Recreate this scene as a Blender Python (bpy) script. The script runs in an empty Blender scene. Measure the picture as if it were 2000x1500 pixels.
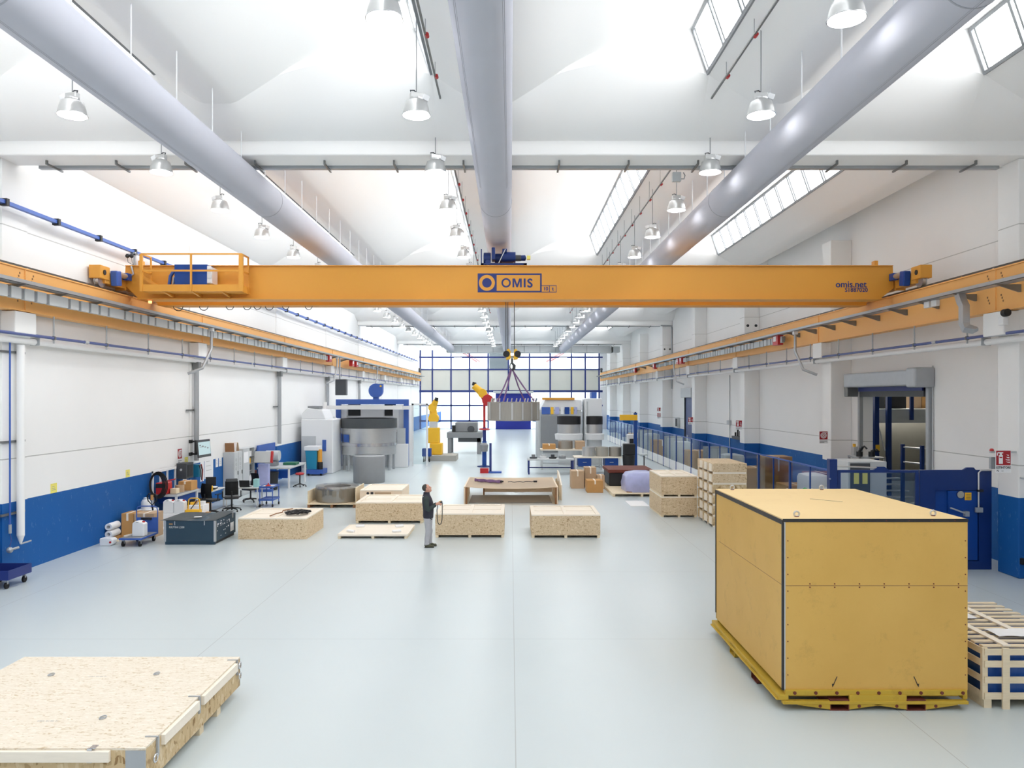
import bpy, bmesh, math, random
from mathutils import Vector, Matrix
random.seed(11)
SC = bpy.context.scene
COL = SC.collection
PI = math.pi
F, CX, HY, CAMZ = 1500.0, 997.0, 775.0, 4.1


def gp(px, py):
    """floor point seen at a photo pixel"""
    d = CAMZ * F / (py - HY)
    return ((px - CX) * d / F, d)


def at(px, py, d):
    return Vector(((px - CX) * d / F, d, CAMZ - (py - HY) * d / F))


# ------------------------------------------------------------------ materials
def nodes(name):
    m = bpy.data.materials.new(name)
    m.use_nodes = True
    nt = m.node_tree
    nt.nodes.clear()
    out = nt.nodes.new('ShaderNodeOutputMaterial')
    b = nt.nodes.new('ShaderNodeBsdfPrincipled')
    nt.links.new(b.outputs[0], out.inputs[0])
    return m, nt, b, out


def srgb(r, g, b):
    f = lambda c: (c / 255 / 12.92) if c / 255 <= 0.04045 else ((c / 255 + 0.055) / 1.055) ** 2.4
    return (f(r), f(g), f(b), 1)


def N(nt, t, **kw):
    n = nt.nodes.new('ShaderNode' + t)
    for k, v in kw.items():
        if k.startswith('i_'):
            n.inputs[k[2:]].default_value = v
        else:
            setattr(n, k, v)
    return n


def coords(nt, scale=(1, 1, 1)):
    tc = N(nt, 'TexCoord')
    mp = N(nt, 'Mapping')
    mp.inputs['Scale'].default_value = scale
    nt.links.new(tc.outputs['Object'], mp.inputs[0])
    return mp.outputs[0]


def mixc(nt, fac, a, b):
    n = nt.nodes.new('ShaderNodeMix')
    n.data_type = 'RGBA'
    for sock, v in ((n.inputs[0], fac), (n.inputs[6], a), (n.inputs[7], b)):
        if isinstance(v, (float, int, tuple)):
            sock.default_value = v
        else:
            nt.links.new(v, sock)
    return n.outputs[2]


def ramp(nt, src, stops):
    r = nt.nodes.new('ShaderNodeValToRGB')
    e = r.color_ramp.elements
    while len(e) < len(stops):
        e.new(0.5)
    for k, (p, c) in enumerate(stops):
        e[k].position = p
        e[k].color = c if isinstance(c, tuple) else (c, c, c, 1)
    nt.links.new(src, r.inputs[0])
    return r.outputs[0]


def mat(name, col, rough=0.5, metal=0.0, var=0.0, vscale=3.0, stretch=(1, 1, 1), spec=0.5, bump=0.0, dark=None):
    m, nt, b, out = nodes(name)
    b.inputs['Roughness'].default_value = rough
    b.inputs['Metallic'].default_value = metal
    b.inputs['Specular IOR Level'].default_value = spec
    b.inputs['Base Color'].default_value = col
    if var > 0 or bump > 0:
        v = coords(nt, stretch)
        n = N(nt, 'TexNoise', i_Scale=vscale, i_Detail=4.0)
        nt.links.new(v, n.inputs['Vector'])
        if var > 0:
            d = dark or tuple(c * (1 - var) for c in col[:3]) + (1,)
            l = tuple(min(1, c * (1 + var * 0.6)) for c in col[:3]) + (1,)
            nt.links.new(mixc(nt, n.outputs[0], d, l), b.inputs['Base Color'])
        if bump > 0:
            bp = N(nt, 'Bump', i_Strength=bump, i_Distance=0.02)
            nt.links.new(n.outputs[0], bp.inputs['Height'])
            nt.links.new(bp.outputs[0], b.inputs['Normal'])
    return m


def emit(name, col, strength):
    m = bpy.data.materials.new(name)
    m.use_nodes = True
    nt = m.node_tree
    nt.nodes.clear()
    out = nt.nodes.new('ShaderNodeOutputMaterial')
    e = N(nt, 'Emission', i_Color=col, i_Strength=strength)
    nt.links.new(e.outputs[0], out.inputs[0])
    return m


def clear(name, tint=(0.9, 0.95, 0.96, 1), gloss=0.08):
    m = bpy.data.materials.new(name)
    m.use_nodes = True
    nt = m.node_tree
    nt.nodes.clear()
    out = nt.nodes.new('ShaderNodeOutputMaterial')
    t = N(nt, 'BsdfTransparent', i_Color=tint)
    g = N(nt, 'BsdfGlossy', i_Roughness=0.08)
    x = N(nt, 'MixShader', i_Fac=gloss)
    nt.links.new(t.outputs[0], x.inputs[1])
    nt.links.new(g.outputs[0], x.inputs[2])
    nt.links.new(x.outputs[0], out.inputs[0])
    return m


def osb(name, base, dark, light, scale=16.0, stretch=(1, 1, 1), contrast=1.0, axis=None):
    m, nt, b, out = nodes(name)
    b.inputs['Roughness'].default_value = 0.75
    b.inputs['Specular IOR Level'].default_value = 0.25
    v = coords(nt, stretch)
    nz = N(nt, 'TexNoise', i_Scale=9.0, i_Detail=3.0)
    nt.links.new(v, nz.inputs['Vector'])
    add = N(nt, 'VectorMath', operation='MULTIPLY_ADD')
    nt.links.new(nz.outputs['Color'], add.inputs[0])
    add.inputs[1].default_value = (0.09, 0.09, 0.09)
    nt.links.new(v, add.inputs[2])
    cols = []
    for k, (sc, st) in enumerate(((scale * 1.25, (0.8, 1.6, 2.4)), (scale * 1.45, (2.2, 1.4, 0.8)))):
        mp = N(nt, 'Mapping')
        mp.inputs['Scale'].default_value = st
        mp.inputs['Rotation'].default_value = (0.3, 0.5 * k - 0.3, 0.9 * k)
        nt.links.new(add.outputs[0], mp.inputs[0])
        vo = N(nt, 'TexVoronoi', i_Scale=sc)
        nt.links.new(mp.outputs[0], vo.inputs['Vector'])
        sp = N(nt, 'SeparateColor')
        nt.links.new(vo.outputs['Color'], sp.inputs[0])
        cols.append(sp.outputs[0])
    mx = N(nt, 'Math', operation='MULTIPLY_ADD')
    nt.links.new(cols[0], mx.inputs[0])
    mx.inputs[1].default_value = 0.55
    sc2 = N(nt, 'Math', operation='MULTIPLY')
    nt.links.new(cols[1], sc2.inputs[0])
    sc2.inputs[1].default_value = 0.45
    nt.links.new(sc2.outputs[0], mx.inputs[2])
    nt.links.new(ramp(nt, mx.outputs[0], [(0.08, dark), (0.30, base), (0.62, base), (0.9, light)]), b.inputs['Base Color'])
    return m


M = {}
M['white'] = mat('white_paint', srgb(244, 244, 243), 0.7, var=0.03, vscale=0.6, spec=0.3)
M['ceil'] = mat('white_ceiling_paint', srgb(249, 249, 248), 0.8, var=0.015, vscale=0.4, spec=0.2)
M['duct'] = mat('grey_textile_duct', srgb(200, 202, 212), 1.0, var=0.04, vscale=1.5, spec=0.0)
M['stitch'] = mat('duct_stitching', srgb(176, 177, 186), 0.7)
M['seam'] = mat('grey_seam', srgb(168, 170, 180), 0.7)
M['orange'] = mat('orange_crane_paint', srgb(226, 160, 64), 0.42, var=0.05, vscale=0.7, spec=0.4)
M['runway'] = mat('lit_orange_runway_paint', srgb(247, 186, 112), 0.5, var=0.05, vscale=0.6, spec=0.35)  # crane orange, lightened to carry the stronger light on the runways
M['rail'] = mat('dark_steel_rail', srgb(92, 92, 90), 0.45, 0.6, var=0.1)
M['galv'] = mat('galvanised_steel', srgb(178, 182, 186), 0.42, 0.45, var=0.1, vscale=5)
M['galv_dark'] = mat('dark_galvanised_steel', srgb(128, 130, 130), 0.45, 0.5, var=0.1, vscale=5)
M['alu'] = mat('brushed_aluminium', srgb(205, 206, 206), 0.3, 0.75, var=0.06, vscale=6)
M['chrome'] = mat('bright_steel', srgb(215, 215, 218), 0.22, 0.9)
M['blue'] = mat('blue_machine_paint', srgb(8, 66, 148), 0.4, var=0.1, vscale=2)
M['hoist'] = mat('hoist_blue_paint', srgb(14, 46, 112), 0.4, var=0.1, vscale=3)
M['navy'] = mat('navy_frame_paint', srgb(34, 52, 122), 0.45, var=0.08)
M['deepblue'] = mat('deep_blue_paint', srgb(6, 46, 112), 0.42, var=0.12, vscale=1.2)
M['midblue'] = mat('mid_blue_paint', srgb(60, 98, 178), 0.45, var=0.08)
M['railblue'] = mat('festoon_blue', srgb(64, 104, 190), 0.4, var=0.05)
M['pipeblue'] = mat('pipe_grey_blue', srgb(84, 98, 152), 0.45, var=0.05)
M['black'] = mat('black_plastic', srgb(32, 33, 36), 0.5, var=0.1)
M['rubber'] = mat('black_rubber', srgb(24, 24, 26), 0.8)
M['dgrey'] = mat('dark_grey', srgb(72, 76, 80), 0.55, var=0.1)
M['mgrey'] = mat('mid_grey', srgb(140, 143, 146), 0.55, var=0.08)
M['lgrey'] = mat('light_grey', srgb(196, 200, 202), 0.5, var=0.06)
M['red'] = mat('red_plastic', srgb(188, 36, 40), 0.4, var=0.1)
M['crimson'] = mat('sign_red', srgb(168, 28, 40), 0.5)
M['yellow'] = mat('yellow_paint', srgb(244, 190, 44), 0.45, var=0.06)
M['palegold'] = mat('pale_yellow_paper', srgb(240, 230, 120), 0.7)
M['paper'] = mat('white_paper', srgb(240, 241, 243), 0.8)
M['ink'] = mat('black_ink', srgb(52, 52, 56), 0.7)
M['whitep'] = mat('white_plastic', srgb(232, 234, 236), 0.4)
M['card'] = mat('brown_cardboard', srgb(200, 152, 96), 0.8, var=0.1, vscale=4, spec=0.2)
M['card2'] = mat('pale_cardboard', srgb(196, 168, 138), 0.8, var=0.1, vscale=4, spec=0.2)
M['pine'] = mat('pale_pine', srgb(244, 235, 220), 0.7, var=0.08, vscale=5, stretch=(1, 9, 9), spec=0.25)
M['pinef'] = mat('pale_pine_front', srgb(234, 218, 188), 0.7, var=0.14, vscale=5, stretch=(1, 9, 9), spec=0.25)
M['ply'] = mat('plywood_sheet', srgb(244, 226, 202), 0.7, var=0.09, vscale=2.5, stretch=(1, 4, 4), spec=0.25)
M['pedge'] = mat('brown_board_edge', srgb(150, 108, 72), 0.8, var=0.15, vscale=8)
M['osb'] = osb('strand_board', srgb(216, 194, 160), srgb(164, 134, 98), srgb(230, 212, 184), 17)
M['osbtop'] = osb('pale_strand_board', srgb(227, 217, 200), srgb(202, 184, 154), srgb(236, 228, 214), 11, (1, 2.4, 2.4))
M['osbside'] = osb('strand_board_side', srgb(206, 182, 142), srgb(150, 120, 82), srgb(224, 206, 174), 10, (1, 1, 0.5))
M['glass'] = clear('clear_pane')
M['plexi'] = clear('clear_acrylic_panel', (0.86, 0.9, 0.92, 1), 0.10)
M['film'] = clear('clear_plastic_film', (0.86, 0.87, 0.88, 1), 0.22)
M['steel'] = mat('rolled_steel', srgb(168, 164, 156), 0.4, 0.55, var=0.16, vscale=9, stretch=(6, 6, 0.4))
M['bluefilm'] = mat('blue_wrapping_film', srgb(48, 96, 176), 0.25, var=0.35, vscale=3, stretch=(5, 5, 0.8))
M['lilac'] = mat('lilac_film', srgb(176, 182, 226), 0.3, var=0.2, vscale=5)
M['skin'] = mat('skin', srgb(212, 158, 136), 0.55, var=0.05)
M['vest'] = mat('charcoal_vest_cloth', srgb(54, 54, 66), 0.85, var=0.15, vscale=9)
M['jacket'] = mat('dark_green_grey_cloth', srgb(56, 66, 66), 0.85, var=0.15, vscale=9)
M['trouser'] = mat('light_grey_cloth', srgb(178, 178, 184), 0.85, var=0.14, vscale=8)
M['shoe'] = mat('olive_shoe', srgb(78, 80, 62), 0.7, var=0.15, vscale=12)
M['hair'] = mat('grey_hair', srgb(112, 110, 106), 0.8, var=0.3, vscale=40)
M['sling'] = mat('violet_sling', srgb(128, 96, 138), 0.8, var=0.2, vscale=12)
M['concrete'] = mat('grey_concrete_board', srgb(172, 170, 162), 0.8, var=0.08)
M['partpanel'] = mat('grey_partition_board', srgb(214, 214, 206), 0.6, var=0.03, vscale=0.6)
M['slate'] = mat('dark_teal_crate_paint', srgb(40, 66, 84), 0.5, var=0.12, vscale=3)
M['slatetop'] = mat('grey_lid_paint', srgb(118, 126, 130), 0.55, var=0.08, vscale=3)
M['teal'] = mat('teal_paint', srgb(32, 134, 168), 0.45)
M['white_lamp'] = emit('lamp_light', (1.0, 0.99, 0.985, 1), 26.0)
M['skylight'] = emit('skylight_daylight', (0.97, 0.985, 1.0, 1), 9.0)
M['screen'] = emit('screen_light', (0.62, 0.80, 0.84, 1), 0.8)
M['beacon'] = emit('beacon_light', (1.0, 0.30, 0.10, 1), 4.0)


# ------------------------------------------------------------------ mesh builder
class MB:
    def __init__(s):
        s.bm = bmesh.new()
        s.mi = 0

    def _f(s, vs):
        try:
            f = s.bm.faces.new(vs)
            f.material_index = s.mi
            return f
        except ValueError:
            return None

    def box(s, x0, x1, y0, y1, z0, z1, M4=None):
        if x0 > x1: x0, x1 = x1, x0
        if y0 > y1: y0, y1 = y1, y0
        if z0 > z1: z0, z1 = z1, z0
        p = [Vector(c) for c in ((x0, y0, z0), (x1, y0, z0), (x1, y1, z0), (x0, y1, z0), (x0, y0, z1), (x1, y0, z1), (x1, y1, z1), (x0, y1, z1))]
        if M4 is not None:
            p = [M4 @ c for c in p]
        v = [s.bm.verts.new(c) for c in p]
        for q in ((3, 2, 1, 0), (4, 5, 6, 7), (0, 1, 5, 4), (1, 2, 6, 5), (2, 3, 7, 6), (3, 0, 4, 7)):
            s._f([v[i] for i in q])
        return s

    def obox(s, c, size, rz=0.0, rx=0.0, ry=0.0):
        m = Matrix.Translation(Vector(c)) @ Matrix.Rotation(rz, 4, 'Z') @ Matrix.Rotation(ry, 4, 'Y') @ Matrix.Rotation(rx, 4, 'X')
        a, b, d = (k / 2 for k in size)
        return s.box(-a, a, -b, b, -d, d, m)

    def ring(s, c, u, w, r, seg):
        return [s.bm.verts.new(c + (u * math.cos(2 * PI * k / seg) + w * math.sin(2 * PI * k / seg)) * r) for k in range(seg)]

    def skinrings(s, rings, caps=True, closed=False):
        n = len(rings[0])
        pairs = list(zip(rings, rings[1:])) + ([(rings[-1], rings[0])] if closed else [])
        for a, b in pairs:
            for k in range(n):
                s._f([a[k], a[(k + 1) % n], b[(k + 1) % n], b[k]])
        if caps and not closed:
            s._f(list(reversed(rings[0])))
            s._f(rings[-1])

    def cyl(s, p0, p1, r, seg=16, r2=None, caps=True):
        p0, p1 = Vector(p0), Vector(p1)
        t = (p1 - p0).normalized()
        u = t.orthogonal().normalized()
        w = t.cross(u)
        s.skinrings([s.ring(p0, u, w, r, seg), s.ring(p1, u, w, r if r2 is None else r2, seg)], caps)
        return s

    def tube(s, pts, r, seg=8, closed=False):
        pts = [Vector(p) for p in pts]
        n = len(pts)
        tang = []
        for k in range(n):
            a = pts[(k - 1) % n] if closed or k > 0 else pts[k]
            b = pts[(k + 1) % n] if closed or k < n - 1 else pts[k]
            tang.append((b - a).normalized())
        u = tang[0].orthogonal().normalized()
        rings = []
        for k in range(n):
            u = u - tang[k] * u.dot(tang[k])
            if u.length < 1e-6:
                u = tang[k].orthogonal()
            u.normalize()
            rr = r[k] if isinstance(r, (list, tuple)) else r
            rings.append(s.ring(pts[k], u, tang[k].cross(u), rr, seg))
        s.skinrings(rings, True, closed)
        return s

    def lathe(s, prof, c=(0, 0, 0), seg=24, axis='Z', caps=True):
        c = Vector(c)
        rings = []
        for r, h in prof:
            row = []
            for k in range(seg):
                a = 2 * PI * k / seg
                x, y = r * math.cos(a), r * math.sin(a)
                p = (x, y, h) if axis == 'Z' else ((h, x, y) if axis == 'X' else (y, h, x))
                row.append(s.bm.verts.new(c + Vector(p)))
            rings.append(row)
        s.skinrings(rings, caps)
        return s

    def prism(s, pts, plane, a, b):
        def P(q, t):
            return {'XZ': (q[0], t, q[1]), 'YZ': (t, q[0], q[1]), 'XY': (q[0], q[1], t)}[plane]
        A = [s.bm.verts.new(P(q, a)) for q in pts]
        B = [s.bm.verts.new(P(q, b)) for q in pts]
        n = len(pts)
        for k in range(n):
            s._f([A[k], A[(k + 1) % n], B[(k + 1) % n], B[k]])
        s._f(list(reversed(A)))
        s._f(B)
        return s

    def ball(s, c, r, sc=(1, 1, 1), seg=16, rings=10):
        c = Vector(c)
        rows = []
        for j in range(1, rings):
            ph = PI * j / rings
            rows.append([s.bm.verts.new(c + Vector((r * sc[0] * math.sin(ph) * math.cos(2 * PI * k / seg), r * sc[1] * math.sin(ph) * math.sin(2 * PI * k / seg), r * sc[2] * math.cos(ph)))) for k in range(seg)])
        top = s.bm.verts.new(c + Vector((0, 0, r * sc[2])))
        bot = s.bm.verts.new(c - Vector((0, 0, r * sc[2])))
        s.skinrings(rows, False)
        for k in range(seg):
            s._f([top, rows[0][k], rows[0][(k + 1) % seg]])
            s._f([bot, rows[-1][(k + 1) % seg], rows[-1][k]])
        return s

    def sheet(s, rows):
        v = [[s.bm.verts.new(Vector(p)) for p in r] for r in rows]
        for a, b in zip(v, v[1:]):
            for k in range(len(a) - 1):
                s._f([a[k], a[k + 1], b[k + 1], b[k]])
        return s

    def build(s, name, m, parent=None, bevel=0.0, smooth=None, keep=False):
        bmesh.ops.recalc_face_normals(s.bm, faces=s.bm.faces[:])
        me = bpy.data.meshes.new(name)
        loc = Vector((0, 0, 0))
        if parent is not None:
            s.bm.transform(world(parent).inverted())
        elif not keep:
            xs = [v.co for v in s.bm.verts]
            lo = Vector([min(c[i] for c in xs) for i in range(3)])
            hi = Vector([max(c[i] for c in xs) for i in range(3)])
            loc = Vector(((lo.x + hi.x) / 2, (lo.y + hi.y) / 2, lo.z))
            s.bm.transform(Matrix.Translation(-loc))
        s.bm.to_mesh(me)
        s.bm.free()
        for k in (m if isinstance(m, (list, tuple)) else [m]):
            me.materials.append(M[k] if isinstance(k, str) else k)
        if smooth is not None:
            me.polygons.foreach_set('use_smooth', [True] * len(me.polygons))
            me.set_sharp_from_angle(angle=math.radians(smooth))
        o = bpy.data.objects.new(name, me)
        COL.objects.link(o)
        o.location = loc
        if parent is not None:
            o.parent = parent
        if bevel > 0:
            b = o.modifiers.new('edge', 'BEVEL')
            b.width = bevel
            b.segments = 2
            b.limit_method = 'ANGLE'
        return o


def world(o):
    m = Matrix.LocRotScale(o.location, o.rotation_euler, o.scale)
    return world(o.parent) @ m if o.parent else m


def tag(o, label=None, cat=None, group=None, kind=None):
    for k, v in (('label', label), ('category', cat), ('group', group), ('kind', kind)):
        if v:
            o[k] = v
    return o


def thing(name, label, cat, loc=(0, 0, 0), rz=0.0, group=None):
    o = bpy.data.objects.new(name, None)
    COL.objects.link(o)
    o.location = loc
    o.rotation_euler = (0, 0, rz)
    o.empty_display_size = 0.2
    return tag(o, label, cat, group)


def struct(o, label=None):
    o['kind'] = 'structure'
    if label:
        o['label'] = label
    return o


def dup(root, loc=None, rz=None, label=None, group=None):
    kids = {}
    for o in COL.objects:
        if o.parent is not None:
            kids.setdefault(o.parent.name, []).append(o)

    def rec(o, p):
        c = o.copy()
        COL.objects.link(c)
        if p is not None:
            c.parent = p
        for ch in kids.get(o.name, []):
            rec(ch, c)
        return c
    r = rec(root, None)
    if loc is not None:
        r.location = loc
    if rz is not None:
        r.rotation_euler = (0, 0, rz)
    if label:
        r['label'] = label
    if group:
        r['group'] = group
    return r


def text(name, s, size, m, parent, loc, rot=(PI / 2, 0, 0), bold=0.0, depth=0.002, align='LEFT', sx=1.0):
    """raised lettering: LOC is the world place of its baseline start"""
    cu = bpy.data.curves.new(name, 'FONT')
    cu.body = s
    cu.size = size
    cu.extrude = depth
    cu.align_x = align
    cu.resolution_u = 6
    t = bpy.data.objects.new(name, cu)
    COL.objects.link(t)
    me = bpy.data.meshes.new_from_object(t.evaluated_get(bpy.context.evaluated_depsgraph_get()))
    bpy.data.objects.remove(t)
    bpy.data.curves.remove(cu)
    mm = Matrix.Translation(Vector(loc)) @ Matrix.Rotation(rot[2], 4, 'Z') @ Matrix.Rotation(rot[1], 4, 'Y') @ Matrix.Rotation(rot[0], 4, 'X') @ Matrix.Diagonal((sx, 1, 1, 1))
    if parent is not None:
        mm = world(parent).inverted() @ mm
    if bold > 0:                                     # thicken the strokes
        b0 = bmesh.new()
        for q, (dx, dy) in enumerate(((0, 0), (bold, 0), (-bold, 0), (0, bold), (0, -bold))):
            c = me.copy()
            c.transform(Matrix.Translation((dx, dy, 0.0008 * q)))
            b0.from_mesh(c)
            bpy.data.meshes.remove(c)
        b0.to_mesh(me)
        b0.free()
    me.transform(mm)
    me.name = name
    me.materials.clear()
    me.materials.append(M[m])
    o = bpy.data.objects.new(name, me)
    COL.objects.link(o)
    if parent is not None:
        o.parent = parent
    return o


ORD = 'first second third fourth fifth sixth seventh eighth ninth tenth eleventh twelfth thirteenth fourteenth fifteenth sixteenth seventeenth eighteenth nineteenth twentieth'.split() + ['twenty-' + w for w in 'first second third fourth fifth sixth seventh eighth ninth'.split()]
# ------------------------------------------------------------------ the hall
XL, XR, YE = -11.5, 12.2, 97.5
Y0 = -3.0
PIL = [17.3 + 10.15 * k for k in range(8)]          # near faces of the pillars
BEAM = [PIL[k] - 0.2 for k in (0, 2, 4, 6)]          # near faces of the roof beams


def wall_mat(name, top, zone, seam):
    m, nt, b, out = nodes(name)
    b.inputs['Roughness'].default_value = 0.6
    b.inputs['Specular IOR Level'].default_value = 0.35
    tc = N(nt, 'TexCoord')
    sp = N(nt, 'SeparateXYZ')
    nt.links.new(tc.outputs['Object'], sp.inputs[0])
    n = N(nt, 'TexNoise', i_Scale=0.5, i_Detail=3.0)
    nt.links.new(tc.outputs['Object'], n.inputs['Vector'])
    wcol = mixc(nt, n.outputs[0], srgb(240, 240, 239), srgb(246, 246, 245))
    s1 = N(nt, 'Math', operation='COMPARE', i_Value_001=0) if False else N(nt, 'Math', operation='COMPARE')
    nt.links.new(sp.outputs[2], s1.inputs[0])
    s1.inputs[1].default_value = seam
    s1.inputs[2].default_value = 0.012
    wcol = mixc(nt, s1.outputs[0], wcol, srgb(186, 186, 184))
    s2 = N(nt, 'Math', operation='COMPARE')
    nt.links.new(sp.outputs[2], s2.inputs[0])
    s2.inputs[1].default_value = 8.0
    s2.inputs[2].default_value = 0.012
    wcol = mixc(nt, s2.outputs[0], wcol, srgb(198, 198, 196))
    sc = N(nt, 'TexNoise', i_Scale=7.0, i_Detail=6.0, i_Roughness=0.72)
    mp = N(nt, 'Mapping')
    mp.inputs['Scale'].default_value = (1, 1.0, 0.55)
    nt.links.new(tc.outputs['Object'], mp.inputs[0])
    nt.links.new(mp.outputs[0], sc.inputs['Vector'])
    scr = ramp(nt, sc.outputs[0], [(0.60, 0.0), (0.70, 0.5)])
    bcol = mixc(nt, n.outputs[0], srgb(10, 84, 154), srgb(20, 98, 172))
    bcol = mixc(nt, scr, bcol, srgb(120, 150, 200))
    lt = N(nt, 'Math', operation='LESS_THAN')
    nt.links.new(sp.outputs[2], lt.inputs[0])
    lt.inputs[1].default_value = zone
    nt.links.new(mixc(nt, lt.outputs[0], wcol, bcol), b.inputs['Base Color'])
    return m


M['wall_l'] = wall_mat('wall_paint_blue_dado_low', None, 1.68, 2.68)
M['wall_r'] = wall_mat('wall_paint_blue_dado_high', None, 1.82, 2.55)


def floor_mat():
    m, nt, b, out = nodes('pale_blue_grey_resin_floor')
    tc = N(nt, 'TexCoord')
    n = N(nt, 'TexNoise', i_Scale=0.35, i_Detail=5.0)
    nt.links.new(tc.outputs['Object'], n.inputs['Vector'])
    c = mixc(nt, n.outputs[0], srgb(195, 206, 209), srgb(204, 213, 215))
    n2 = N(nt, 'TexNoise', i_Scale=9.0, i_Detail=6.0, i_Roughness=0.8)
    mp = N(nt, 'Mapping')
    mp.inputs['Scale'].default_value = (1.6, 0.7, 1)
    nt.links.new(tc.outputs['Object'], mp.inputs[0])
    nt.links.new(mp.outputs[0], n2.inputs['Vector'])
    sp = N(nt, 'SeparateXYZ')
    nt.links.new(tc.outputs['Object'], sp.inputs[0])
    fac = None
    for ax, per, off in ((0, 5.0, 0.06), (1, 5.0, 3.0)):
        a = N(nt, 'Math', operation='ADD')
        nt.links.new(sp.outputs[ax], a.inputs[0])
        a.inputs[1].default_value = 100.0 + per / 2 - off
        k = N(nt, 'Math', operation='MODULO')
        nt.links.new(a.outputs[0], k.inputs[0])
        k.inputs[1].default_value = per
        q = N(nt, 'Math', operation='COMPARE')
        nt.links.new(k.outputs[0], q.inputs[0])
        q.inputs[1].default_value = per / 2
        q.inputs[2].default_value = 0.006
        if fac is None:
            fac = q.outputs[0]
        else:
            mx = N(nt, 'Math', operation='MAXIMUM')
            nt.links.new(fac, mx.inputs[0])
            nt.links.new(q.outputs[0], mx.inputs[1])
            fac = mx.outputs[0]
    nt.links.new(mixc(nt, fac, c, srgb(172, 179, 180)), b.inputs['Base Color'])
    b.inputs['Roughness'].default_value = 0.28
    b.inputs['Specular IOR Level'].default_value = 0.5
    return m


M['floor'] = floor_mat()
struct(MB().box(-11.8, 21, Y0, 128, -0.2, 0).build('floor', 'floor', keep=True), 'pale blue-grey resin floor')
struct(MB().box(XL - 0.3, XL, Y0, 128, 0, 12.2).build('wall_left', 'wall_l', keep=True))
b = MB()                                             # the wall with the roller door opening and the blue door
DY0, DY1, DZ = 22.3, 26.6, 4.4
b.box(XR, XR + 0.35, Y0, DY0, 0, 12.2).box(XR, XR + 0.35, DY1, 128, 0, 12.2).box(XR, XR + 0.35, DY0, DY1, DZ, 12.2)
struct(b.build('wall_right', 'wall_r', keep=True))
# roof: ribs and vaulted shells, bay by bay
WIN = [-13.05 + 5.72 * k for k in range(6)]
HA = CAMZ + 6.66


def rib(w):
    return [(w, HA), (w + 0.5, HA - 0.32), (w + 0.85, HA - 0.54), (w + 1.0, HA - 0.59), (w + 1.53, HA - 0.59), (w + 1.68, HA - 0.54), (w + 2.03, HA - 0.32), (w + 2.52, HA)]


def shell(w):
    n = 12
    return [(w + 2.52 + 2.87 * t / n, HA + 0.95 * math.sin(PI / 2 * t / n) ** 0.85) for t in range(1, n + 1)]


def arch(w):
    n = 12
    return [(w + 2.52 + 3.2 * t / n, HA + 0.28 * (1 - (2 * t / n - 1) ** 2)) for t in range(1, n + 1)]


prof, aprof = [], []
for k in range(5):
    prof.append(rib(WIN[k]) + shell(WIN[k]))
    aprof.append(rib(WIN[k]) + arch(WIN[k]))
starts = [Y0] + [y + 0.8 for y in BEAM]
cb = MB()
ARC = [y - 1.2 for y in BEAM] + [YE + 0.2]
for i, (ya, yb) in enumerate(zip(starts, ARC)):
    if i == 4 and yb - ya < 1:
        continue
    for k in range(5):
        if k == 4:
            p = rib(WIN[4])
        else:
            p = prof[k]
        cb.sheet([[(x, ya, z) for x, z in p], [(x, yb, z) for x, z in p]])
        if i < 4:
            q = rib(WIN[4]) if k == 4 else aprof[k]
            zt = CAMZ + 5.7
            rows = []
            for u in (0, 0.12, 0.3, 0.55, 0.8, 1.0):
                rows.append([(x, yb + 1.2 * u, zt + (z - zt) * (1 - u) ** 1.5) for x, z in q])
            cb.sheet(rows)
            if k < 4:                                # wall above the arch
                a = [(WIN[k] + 2.52, HA)] + arch(WIN[k])
                s_ = [(WIN[k] + 2.52, HA)] + shell(WIN[k])
                cb.sheet([[(x, yb, z) for x, z in a], [(x, yb + 0.0, z) for x, z in s_]])
struct(cb.build('ceiling', 'ceil', smooth=25, keep=True), 'white vaulted concrete roof')
for i, y in enumerate(BEAM):
    struct(MB().box(XL, XR, y, y + 0.8, CAMZ + 5.38, 12.1).build('ceiling_beam', 'ceil', keep=True, bevel=0.03), 'white concrete roof beam across the hall')
# skylights: sloping strips of panes on the lit side of each shell
wn = 0
for i, (ya, yb) in enumerate(zip(starts[:5], ARC[:5])):
    for k in range(1, 5):
        xw = WIN[k]
        a, c = Vector((xw, 0, HA)), Vector((xw - 0.33, 0, HA + 0.95))
        wn += 1
        y1 = yb - 0.02
        nrm = Vector((-0.945, 0, -0.328))
        fr = MB()
        y = y1
        step = 1.22
        dirz = (c - a).normalized()

        def slab(ya_, yb_, t0, t1, th, off):
            pts = []
            for n_ in (off, off + th):
                for tt, yy in ((t0, ya_), (t0, yb_), (t1, yb_), (t1, ya_)):
                    p = a + (c - a) * tt + nrm * n_
                    pts.append(Vector((p.x, yy, p.z)))
            v = [fr.bm.verts.new(p) for p in pts]
            for q in ((0, 1, 2, 3), (7, 6, 5, 4), (0, 4, 5, 1), (1, 5, 6, 2), (2, 6, 7, 3), (3, 7, 4, 0)):
                fr._f([v[j] for j in q])
        y00 = max(ya, 4.0 if i == 0 else ya)
        slab(y00, y1, 0.0, 0.07, 0.05, 0.0)
        slab(y00, y1, 0.93, 1.0, 0.05, 0.0)
        while y > y00 + 0.5:
            slab(y - 0.07, y, 0.05, 0.95, 0.05, 0.0)
            slab(y - 0.19, y - 0.14, 0.05, 0.95, 0.035, 0.0)
            y -= step
        w = struct(fr.build('window_%d' % wn, 'mgrey', keep=True))
        pn = MB()
        pn.sheet([[(a.x, ya, a.z), (a.x, y1, a.z)], [(c.x, ya, c.z), (c.x, y1, c.z)]])
        struct(pn.build('window_pane', 'skylight', w))
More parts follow.
